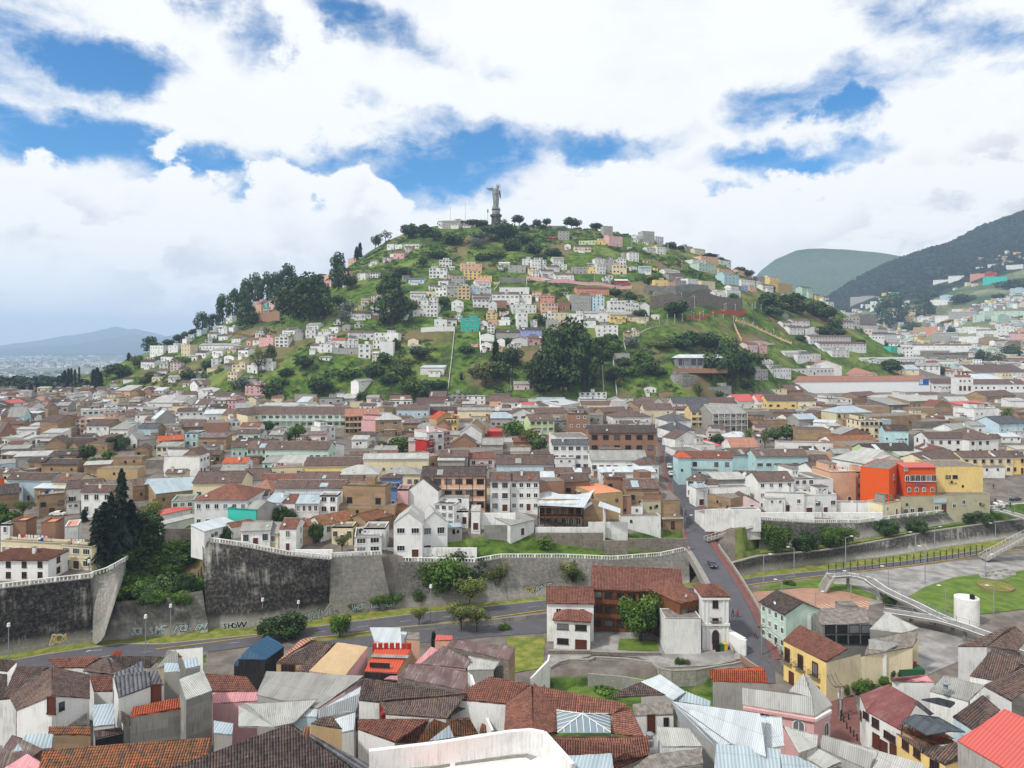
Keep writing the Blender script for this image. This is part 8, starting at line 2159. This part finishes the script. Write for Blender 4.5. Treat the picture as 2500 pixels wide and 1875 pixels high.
trees(Z2,'''
1560 130 270 60 cypress
''',h0=70)
# gully greenery below the conifers
for i in range(60):
    px=random.uniform(248,496); py=random.uniform(1340,1475); 
    if py<1340+ (px-250)*.02: continue
    k=random.choice(['fine','finedark','round','dark','fine']); tree(px,py-random.uniform(22,38),py+2,k,random.uniform(38,70),70,bush=True)
trees(A1,'''
980 620 750 160 finedark
800 790 860 110 olive
720 690 840 120 dark
600 720 830 110 round
890 740 850 110 round
2190 500 580 60 dark
1510 340 410 90 dark
''',h0=250)
trees(A2,'''
175 490 600 100 dark
440 530 660 110 round
330 590 660 80 round b
575 600 670 90 dark b
510 730 810 80 dark
560 735 800 80 olive
1270 630 760 170 round
1200 680 760 110 dark
1140 660 720 70 dark
2190 520 650 130 round
''',h0=250)
trees(A3,'''
185 500 670 170 round2
310 540 740 180 olive
400 610 760 130 dark
1920 600 700 160 dark
2125 520 725 110 palm # palm tree with a dark trunk behind the aqua corner house
2200 560 640 90 palm
1725 165 300 130 palm # stout shaggy palm at the hill foot below the glass pavilion
500 295 335 70 dark b
''',h0=250)
trees(A4,'''
140 550 670 130 dark
240 520 670 170 dark
60 540 730 100 palm
2070 350 560 110 palm # palm tree rising beside the orange-yellow corner row
''',h0=250)
trees(H5,'''
1000 580 800 120 eucalyptus
1100 560 790 130 eucalyptus
1190 480 750 140 eucalyptus
1270 440 720 140 eucalyptus
1370 420 660 120 eucalyptus
1440 410 620 110 eucalyptus
1540 375 600 140 eucalyptus
1640 450 560 110 dark
830 765 920 120 eucalyptus
920 780 880 90 eucalyptus
770 860 930 70 dark
700 900 980 70 dark
640 960 1040 80 dark
400 995 1110 140 eucalyptus # clumpy tree standing alone on the skyline above the valley
500 1060 1100 90 dark b
560 1020 1090 90 dark
1190 740 950 170 eucalyptus # dark tree in front of the peach block on the slope
1240 760 850 100 silver
1600 560 870 260 eucalyptus # broad dark eucalyptus, centre of the big slope group
1720 540 900 280 eucalyptus # tallest crown of the big slope group of eucalyptus
1830 610 880 170 eucalyptus
1500 620 840 180 eucalyptus
1960 360 640 150 eucalyptus # leaning dark tree below the upper orange house
2040 500 640 120 dark
1810 370 450 110 dark
1730 420 470 80 dark b
2040 180 290 40 cypress
2140 150 280 60 conifer2
2110 190 290 60 cypress
1990 260 300 40 conifer2
1970 280 305 30 cypress
2020 255 290 30 cypress
2060 730 860 160 silver
1990 800 950 110 silver
1950 680 770 110 dark
1400 1110 1250 90 eucalyptus
1300 1130 1350 150 sparse # thin bare-topped tree among cream houses on the lower slope
1690 1170 1300 140 dark
1830 1345 1520 180 dark
130 1240 1370 150 dark
220 1160 1230 60 conifer2
270 1170 1300 90 olive
300 1170 1240 60 olive
640 1190 1260 120 round b
430 1310 1370 120 dark b
350 1340 1400 140 olive b
720 1290 1370 150 dark b
880 1210 1300 90 dark b
1160 1360 1450 180 silver b
1400 1380 1530 160 dark b
1480 1370 1440 120 round b
1540 1280 1350 110 dark b
2060 1290 1370 160 round b
2160 1480 1550 120 round b
''')
trees(H6,'''
300 760 1070 240 eucalyptus # big lone eucalyptus on the grass slope left of the white houses
260 350 430 100 sparse
215 345 420 60 sparse
410 330 390 60 dark
420 350 470 110 dark
520 360 460 120 dark
600 400 480 90 dark
660 320 350 80 dark b
780 315 345 80 dark b
190 410 510 60 dark
60 430 530 50 conifer2
85 410 520 40 conifer2
870 320 380 100 dark b
940 330 370 80 dark b
1090 330 500 120 dark # dark tree standing in front of the statue pedestal
1020 370 470 110 dark
970 370 450 80 dark
1130 360 470 90 dark2
1085 310 350 50 sparse
1195 290 370 75 dark
1225 350 410 60 dark b
1320 325 390 55 dark
1385 312 375 55 dark
1370 360 395 35 dark b
1280 360 390 35 dark b
1560 305 390 80 dark # largest round tree on the flat hilltop skyline
1600 320 392 70 dark
1530 320 385 50 sparse
1735 335 385 70 dark
940 420 490 160 silver
1010 430 490 110 silver
720 420 500 140 dark b
880 460 520 110 silver b
1150 450 550 120 dark b
1230 430 500 100 dark b
1290 480 570 110 dark b
1440 520 590 110 dark b
1340 560 620 90 dark b
1000 540 600 150 olive b
950 560 620 100 dark b
620 540 600 120 dark b
380 650 720 110 dark b
340 690 740 90 dark b
525 580 670 50 dark
670 860 950 70 dark
450 880 960 120 olive b
1090 940 1000 60 dark
1030 1180 1320 100 conifer2
1160 1210 1360 130 dark # dark tree between the gabled slope houses and the big grove
1120 1150 1200 60 dark b
1090 1230 1340 110 dark b
960 1300 1480 170 olive
1040 1310 1470 150 dark
890 1350 1440 110 dark
840 1200 1260 100 dark b
1430 1120 1500 240 eucalyptus # big eucalyptus, left member of the dark grove above the town
1560 1070 1480 260 eucalyptus # tallest eucalyptus of the dark grove above the town
1650 1150 1520 230 eucalyptus # eucalyptus on the right side of the dark grove above the town
1360 1250 1560 160 dark
1500 1320 1540 200 dark
1720 1180 1400 110 dark
1350 1430 1560 120 dark
1800 1230 1320 90 dark
1840 1120 1200 100 dark
1320 990 1060 100 round b
1840 1180 1260 90 round
1880 1350 1450 120 dark b
390 1320 1460 110 dark
360 1280 1350 130 olive b
180 1330 1430 130 dark b
240 1250 1330 90 dark b
340 1150 1240 60 dark b
500 1210 1300 140 dark
430 1450 1560 130 round2
520 1470 1560 90 dark b
560 1440 1500 100 dark b
300 1400 1470 120 dark b
650 1440 1500 90 dark b
790 1400 1450 30 cypress
''',s6)
trees(H7,'''
190 55 125 90 dark
870 720 880 160 dark2 # round dark tree standing alone on the green terrace
560 790 890 110 dark
1320 665 740 90 round b
1600 650 800 150 dark
1700 720 830 180 olive
1800 650 820 190 dark
1900 700 860 190 olive
2010 720 860 160 dark
2100 760 900 170 dark
1640 770 860 130 dark
2160 860 980 110 dark b
500 660 720 60 dark b
350 620 680 90 dark b
650 520 590 140 dark b
720 530 590 120 dark b
460 640 700 60 dark b
1120 310 360 120 dark
1220 310 370 90 dark
1390 370 440 90 dark
1450 380 450 90 dark
810 230 290 90 dark b
880 240 270 70 dark b
1660 590 640 60 dark b
1760 540 580 50 round b
1000 960 1100 190 dark b
1130 970 1120 210 dark b
1250 1000 1130 190 olive b
880 1030 1110 160 dark b
720 1050 1110 190 olive b
1150 1130 1390 200 dark # dark tree, left one beside the glass pavilion
1280 1090 1400 210 eucalyptus
1390 1110 1400 170 dark
1460 1250 1380 110 dark
1440 1380 1450 120 dark b
1530 1140 1250 140 olive b
1350 1380 1480 120 sparse
1210 1470 1520 80 dark b
240 1010 1130 130 dark
330 1030 1120 130 dark
460 1010 1120 150 silver b
280 1130 1210 80 round b
400 1190 1260 130 dark b
550 1150 1250 160 round b
640 1210 1320 150 dark b
480 1270 1360 140 round b
720 1270 1350 130 dark b
390 1370 1450 90 sparse b
130 1240 1330 110 dark b
60 1100 1200 120 dark
640 640 700 60 sparse
1880 1010 1060 80 dark b
1230 1250 1310 100 dark b
2030 930 1010 130 dark b
''')
trees(H8,'''
1110 835 1080 240 eucalyptus # great dark eucalyptus standing alone above the white terrace rows
1380 850 1000 170 eucalyptus
1240 1050 1130 90 dark
1310 1030 1130 90 dark
1580 1020 1090 100 dark
1600 1070 1170 60 dark
1870 1260 1400 90 dark
2090 1220 1350 130 dark
1960 1290 1400 160 olive
1190 1300 1360 60 sparse
1990 800 860 90 dark
2110 680 760 260 dark b
1720 800 870 160 dark b
230 670 715 60 dark
1090 1340 1440 150 dark b
1500 1390 1470 110 dark b
590 1060 1160 130 dark b
680 1090 1150 90 dark b
850 1180 1220 70 dark b
1750 1340 1400 160 olive b
1480 780 830 90 dark b
1200 700 760 60 dark
1110 720 800 90 dark
''')
# dark conifers above the valley, left
for (x,yt,yb,w,k) in ((640,960,1080,80,'conifer2'),(700,900,1100,90,'conifer2'),(740,880,1100,70,'cypress'),(770,880,1100,70,'conifer2'),(810,890,1100,60,'cypress'),(855,860,1060,40,'cypress'),(680,930,1100,90,'cypress'),(1010,890,1120,110,'conifer2'),(1050,870,1130,110,'conifer2'),(1090,920,1110,80,'conifer2'),(830,1040,1220,120,'dark'),(900,1080,1240,140,'dark'),(960,1100,1250,130,'olive'),(330,1040,1200,90,'conifer2'),(410,1030,1210,90,'cypress'),(480,1090,1190,90,'dark'),(560,1080,1180,100,'dark'),(240,1060,1210,110,'conifer2'),(150,1100,1230,130,'dark'),(60,1070,1230,120,'dark'),(0,1080,1250,140,'dark'),(1150,900,1020,90,'sparse'),(1290,830,990,170,'dark')):
    s=500/2212; tree(x*s,700+yt*s,700+yb*s,k,w*s,600)
# scrub on the hill and woods: uncountable greenery
def scatter(name,pts,mat,leaf,nl,seed,flat=.6,kind='stuff'):
    rs=np.random.RandomState(seed); V=[];T=[]; n=len(pts)
    P_=np.array(pts); k=nl; c=np.repeat(P_[:,:3],k,0); r=np.repeat(P_[:,3],k)[:,None]; d=rs.normal(size=(n*k,3)); d/=np.linalg.norm(d,axis=1)[:,None]; d[:,2]=np.abs(d[:,2])*1.1-.15
    p=c+d*r*(.6+.5*rs.rand(n*k,1))*np.array([1,1,flat]); nr=d+rs.normal(size=(n*k,3))*.5; nr/=np.linalg.norm(nr,axis=1)[:,None]; a=np.cross(nr,rs.normal(size=(n*k,3))); a/=np.linalg.norm(a,axis=1)[:,None]; b=np.cross(nr,a); s=r*leaf*(.6+.8*rs.rand(n*k,1))
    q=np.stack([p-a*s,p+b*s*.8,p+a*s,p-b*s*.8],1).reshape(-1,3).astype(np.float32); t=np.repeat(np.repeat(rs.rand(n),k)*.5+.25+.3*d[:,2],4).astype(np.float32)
    me=bpy.data.meshes.new(name); m=n*k; me.vertices.add(m*4); me.vertices.foreach_set('co',q.ravel()); me.loops.add(m*4); me.loops.foreach_set('vertex_index',np.arange(m*4,dtype=np.int32)); me.polygons.add(m); me.polygons.foreach_set('loop_start',np.arange(m,dtype=np.int32)*4); me.update(calc_edges=True)
    at=me.attributes.new('tone','FLOAT','POINT'); at.data.foreach_set('value',t); me.materials.append(MATS[mat]); o=bpy.data.objects.new(name,me); COL.objects.link(o); o['kind']=kind; return o
FA=np.array([(f[0],f[1],max(f[3],f[4])*.55+1.5) for f in FOOT])
def free(x,y,m=0): return np.min(np.hypot(FA[:,0]-x,FA[:,1]-y)-FA[:,2])>m
def field(n,x0,x1,y0,y1,cond,rmin,rmax,seed):
    rs=np.random.RandomState(seed); xs=rs.uniform(x0,x1,n*4); ys=rs.uniform(y0,y1,n*4); z=H(xs,ys); px=CX+F*xs/ys; py=HY-(z-CZ)/ys*F; ok=cond(xs,ys,z,px,py)&(px>-120)&(px<2620); out=[]
    for x,y,zz in zip(xs[ok],ys[ok],z[ok]):
        if free(x,y): out.append((x,y,zz-.2,rs.uniform(rmin,rmax)))
        if len(out)>=n: break
    return out
onhill=lambda x,y,z,px,py:(z>np.interp(y,[0,230,600,1000],[12,12,23,26])+4)&(px>235)&(px<2180)&(vnoise(x,y,34)+.6*vnoise(x,y,13)>.03)&~((px>1060)&(px<1120)&(py>820)&(py<960))&~((px>1570)&(px<1830)&(py>700)&(py<815))&~((px>1800)&(px<1930)&(py>785)&(py<845))&~((px>1470)&(px<1500)&(py>860))
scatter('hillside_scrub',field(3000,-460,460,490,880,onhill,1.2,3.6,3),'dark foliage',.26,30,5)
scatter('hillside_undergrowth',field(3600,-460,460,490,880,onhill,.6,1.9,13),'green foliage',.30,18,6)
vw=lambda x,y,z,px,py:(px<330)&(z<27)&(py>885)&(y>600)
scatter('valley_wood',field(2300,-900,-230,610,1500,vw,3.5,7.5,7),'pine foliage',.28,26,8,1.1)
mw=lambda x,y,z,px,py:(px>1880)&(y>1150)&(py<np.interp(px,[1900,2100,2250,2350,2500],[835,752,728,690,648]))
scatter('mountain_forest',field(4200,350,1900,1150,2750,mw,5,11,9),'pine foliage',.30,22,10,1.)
hw=lambda x,y,z,px,py:(px>2100)&(y>880)&(y<1700)&(py>640)&(vnoise(x,y,60)>.12)
scatter('city_greenery',field(260,350,1400,880,1700,hw,2.5,5,11),'dark foliage',.3,24,12,1.)
# ------------------------------------------------------------------ far suburbs: too many and too small to take apart
def suburb(name,pts,cols,seed,win=True):
    rs=random.Random(seed); b=MB()
    for (x,y,z,s) in pts:
        w,d,h=s*rs.uniform(.8,1.6),s*rs.uniform(.7,1.1),s*rs.uniform(.45,1.05); m=rs.choice(cols); rf=rs.choice(['flat roof','flat roof','brown tile','grey fibre cement','red tile','light fibre cement']); a=rs.uniform(-.5,.5); c,sn=math.cos(a),math.sin(a)
        def T(u,v,k): return (x+u*c-v*sn,y+u*sn+v*c,z+k)
        q=[(-w/2,-d/2),(w/2,-d/2),(w/2,d/2),(-w/2,d/2)]
        for i in range(4): j=(i+1)%4; b.face([T(*q[i],-s*.5),T(*q[j],-s*.5),T(*q[j],h),T(*q[i],h)],m)
        if rs.random()<.4: b.face([T(-w*.55,-d*.55,h),T(w*.55,-d*.55,h),T(w*.55,0,h*1.25),T(-w*.55,0,h*1.25)],rf); b.face([T(w*.55,d*.55,h),T(-w*.55,d*.55,h),T(-w*.55,0,h*1.25),T(w*.55,0,h*1.25)],rf)
        else: b.face([T(*k,h) for k in q],rf)
        if win:
            S=max(1,int(h/3)); n=max(2,int(w/3.2))
            for i in range(S):
                for k in range(n):
                    u=-w/2+w*(k+.5)/n; zz=h*(i+.55)/S; b.face([T(u-.6,-d/2-.06,zz-.6),T(u+.6,-d/2-.06,zz-.6),T(u+.6,-d/2-.06,zz+.7),T(u-.6,-d/2-.06,zz+.7)],'window glass')
    o=b.obj(name); o['kind']='stuff'; return o
def spread(n,x0,x1,y0,y1,cond,s0,s1,seed,gap):
    rs=np.random.RandomState(seed); out=[]; P_=[]
    xs=rs.uniform(x0,x1,n*6); ys=rs.uniform(y0,y1,n*6); z=H(xs,ys); px=CX+F*xs/ys; py=HY-(z-CZ)/ys*F; ok=cond(xs,ys,z,px,py)&(px>-100)&(px<2600)
    for x,y,zz in zip(xs[ok],ys[ok],z[ok]):
        if len(out)>=n: break
        if not free(x,y,gap): continue
        if P_ and np.min(np.hypot(np.array(P_)[:,0]-x,np.array(P_)[:,1]-y))<gap: continue
        P_.append((x,y)); out.append((x,y,zz,rs.uniform(s0,s1)))
    return out
cols=['white','white','bright white','cream','grey','pale pink','peach','light blue','mint','block grey','yellow','white']
rc=lambda x,y,z,px,py:(px>2060)&(y>690)&(py>np.interp(px,[2060,2150,2250,2350,2500],[800,752,735,700,655]))&(py<960)
suburb('far_suburb',spread(1500,350,1500,690,1700,rc,7,10.5,21,7.2),cols,22)
rc2=lambda x,y,z,px,py:(px>1880)&(y>1100)&(py>np.interp(px,[1880,2050,2200,2350,2500],[800,735,700,640,600]))&(py<800)&(vnoise(x,y,120)>.1)
suburb('mountain_village',spread(160,400,1600,1150,2300,rc2,8,12,25,12),cols,26)
vp=[]; rs=np.random.RandomState(31)
for i in range(2600):
    y=1300*math.exp(rs.rand()*2.4); x=y*rs.uniform(-.72,-.36); z=Hs(x,y) if y<3400 else -100+max(y-7000,0)*.003
    if vnoise(np.array([x]),np.array([y]),420)[0]<-.16: continue
    vp.append((x,y,z,rs.uniform(9,16)*(y/2500)**.45))
suburb('valley_city',vp,['white','bright white','cream','grey','block grey','pale pink','white'],32,False)
vw2=[(y*rs.uniform(-.72,-.36),y) for y in (1500*np.exp(rs.rand(1400)*1.8))]; vw2=[(x,y,(Hs(x,y) if y<3400 else -98.),rs.uniform(8,16)*(y/2500)**.5) for x,y in vw2 if vnoise(np.array([x]),np.array([y]),300)[0]>.1]
scatter('valley_trees',vw2,'dark foliage',.35,16,33,.9)
# infill: low back-yard houses in the gaps of the old town
def infill(seed=77,ya=215,yb=500,pa=-200,pb=2700,nmax=210):
    rs=random.Random(seed); n=0; xs=[];P_=[]
    for t in range(5200):
        y=ya+(yb-ya)*rs.random()**.7; x=y*rs.uniform(-.74,.74); px=CX+F*x/y
        if px<pa or px>pb: continue
        sx=float((np.interp(y,STD,STP)-CX)/F*y)
        if abs(x-sx)<12 or y<float(np.interp(x,EX,ED))+14 or (px>1795 and y<float(np.interp(x,RX,RD))+14): continue
        if not free(x,y,2.2): continue
        if P_ and np.min(np.hypot(np.array(P_)[:,0]-x,np.array(P_)[:,1]-y))<10.5: continue
        P_.append((x,y)); z=Hs(x,y); h=rs.uniform(2.8,4.2); w=rs.uniform(6,11); d=rs.uniform(5,8); T=rs.choice('ggsfg'); a=rs.choice([0,.05,-.06,1.57 if 0 else .1]); dv=Vector((math.cos(a),math.sin(a),0))*w/2; c=Vector((x,y,z+h))
        build(c-dv,c+dv,h,T,rs.choice('awwwcWgP'),{'g':rs.choice('TTTDRG'),'s':rs.choice('GHMX'),'f':'F'}[T],1 if rs.random()<.7 else 0,rs.choice([1,2,3]),d,{'g':d*.2,'s':d*.12,'f':0}[T],z,'nd'); n+=1
        if n>=nmax: break
infill(); infill(5,480,610,-40,640,70)
def hill_infill():
    rs=random.Random(5); src=[f for f in FOOT if f[1]>500 and f[3]<26]; P_=[(f[0],f[1],max(f[3],f[4])*.5) for f in FOOT if f[1]>470]; n=0
    for t in range(900):
        f=rs.choice(src); a=rs.uniform(0,6.28); d=f[3]*.5+rs.uniform(5,9); x,y=f[0]+math.cos(a)*d,f[1]+math.sin(a)*d*.8; px=CX+F*x/y; z=Hs(x,y); py=HY-(z-CZ)/y*F
        if px<330 or px>2060 or py<560 or (1060<px<1125 and 815<py<960) or (1560<px<1900 and 700<py<860) or py>905 or (px<900 and py<640): continue
        w=rs.uniform(5,9)
        if any(math.hypot(x-q[0],y-q[1])<q[2]+w*.5+.3 for q in P_): continue
        P_.append((x,y,w*.5)); h=rs.choice([2.4,2.6,4.6,4.8,6.6]); S=1 if h<3 else (2 if h<5 else 3); T=rs.choice('ffgfs'); yaw=rs.uniform(-.3,.3); dv=Vector((math.cos(yaw),math.sin(yaw),0))*w/2; c=Vector((x,y,z+h))
        build(c-dv,c+dv,h,T,rs.choice('wwWwcgwPoy'),{'f':'F','g':rs.choice('TTGM'),'s':'G'}[T],S,rs.choice([2,2,3]),rs.uniform(5,7.5),{'f':0,'g':1.1,'s':.7}[T],z,'nd'); n+=1
        if n>=115: break
hill_infill()
# ------------------------------------------------------------------ haze box
x0,x1,y0,y1,z0,z1=-13800,13800,-60,16500,-330,590
hb=MB(); hb.box(x0,x1,y0,y1,z0,z1,'asphalt'); o=hb.obj('haze'); o.data.materials.clear(); o.data.materials.append(hz); o['kind']='stuff'
# ------------------------------------------------------------------ labels
LM=[(1147,790,'turquoise hillside block'),(1210,500,'winged statue'),(2240,1180,'orange institute building'),(2345,1170,'blank pale yellow building'),(1730,1140,'aqua corner house'),(1385,1230,'sagging white metal roof'),(1110,1170,'peach gallery house'),
(2110,950,'long white convent wall'),(2358,930,'white bell tower'),(1560,1450,'timber gallery house'),(2360,1490,'round white tower'),(560,1440,'dark stained retaining wall'),(280,1250,'tall dark conifers'),(645,1255,'teal house'),
(690,1105,'mint green school'),(760,1020,'long verandah building'),(1322,1040,'pale lime block'),(1412,1035,'bare brick block'),(1690,885,'glass hill pavilion'),(1400,870,'eucalyptus grove'),(1880,820,'orange stair walls'),(1095,850,'steep grass strip'),
(600,1600,'navy roof restaurant'),(1420,1750,'glass pyramid skylight'),(1960,1740,'pink corner house'),(1700,1250,'steep street'),(2170,800,'lone dark eucalyptus'),(710,720,'big slope eucalyptus'),(1690,745,'hillside stone terrace'),(2250,690,'wooded mountain'),(150,930,'dark valley wood'),(450,960,'long grey-white shed'),
(1310,690,'pink terrace wall'),(1000,545,'summit restaurant'),(1640,985,'slate roofed school'),(2100,1060,'teal pilaster house'),(380,870,'hill corner villas'),(960,660,'cream hillside stack')]
ORD=['','second','third','fourth','fifth','sixth','seventh','eighth','ninth','tenth','eleventh','twelfth','thirteenth','fourteenth','fifteenth','sixteenth','seventeenth','eighteenth','nineteenth','twentieth']+['twenty-'+w for w in('first','second','third','fourth','fifth','sixth','seventh','eighth','ninth')]+['thirtieth']+['thirty-'+w for w in('first','second','third','fourth','fifth','sixth','seventh','eighth','ninth')]
def assign():
    grp={}
    for o,desc,px,py in THINGS:
        best=min(LM,key=lambda l:math.hypot((l[0]-px),(l[1]-py)*1.6)); dx=px-best[0]; dy=py-best[1]
        if abs(dx)*.6>abs(dy): rel='right of' if dx>0 else 'left of'
        else: rel=('below' if dy>0 else 'above') if best[1]<900 else ('in front of' if dy>0 else 'behind')
        grp.setdefault((desc,rel,best[2]),[]).append((math.hypot(dx,dy),o))
    for (desc,rel,lm),L in grp.items():
        desc=desc.replace(' building','') if len(desc.split())>7 else desc
        L.sort(key=lambda a:a[0])
        for i,(d,o) in enumerate(L):
            if len(L)==1: o['label']=f'{desc}, {rel} the {lm}'
            else:
                w=(ORD[i]+' ' if i and i<40 else ('' if i==0 else 'far '))+'closest'
                o['label']=f'{desc}, {w} {rel} the {lm}'
assign()
for o,_,_,_ in THINGS:
    if len(o['label'].replace(',',' ').split())>16: o['label']=o['label'].replace(' closest',' ',1).replace('  ',' ').replace('-walled','')
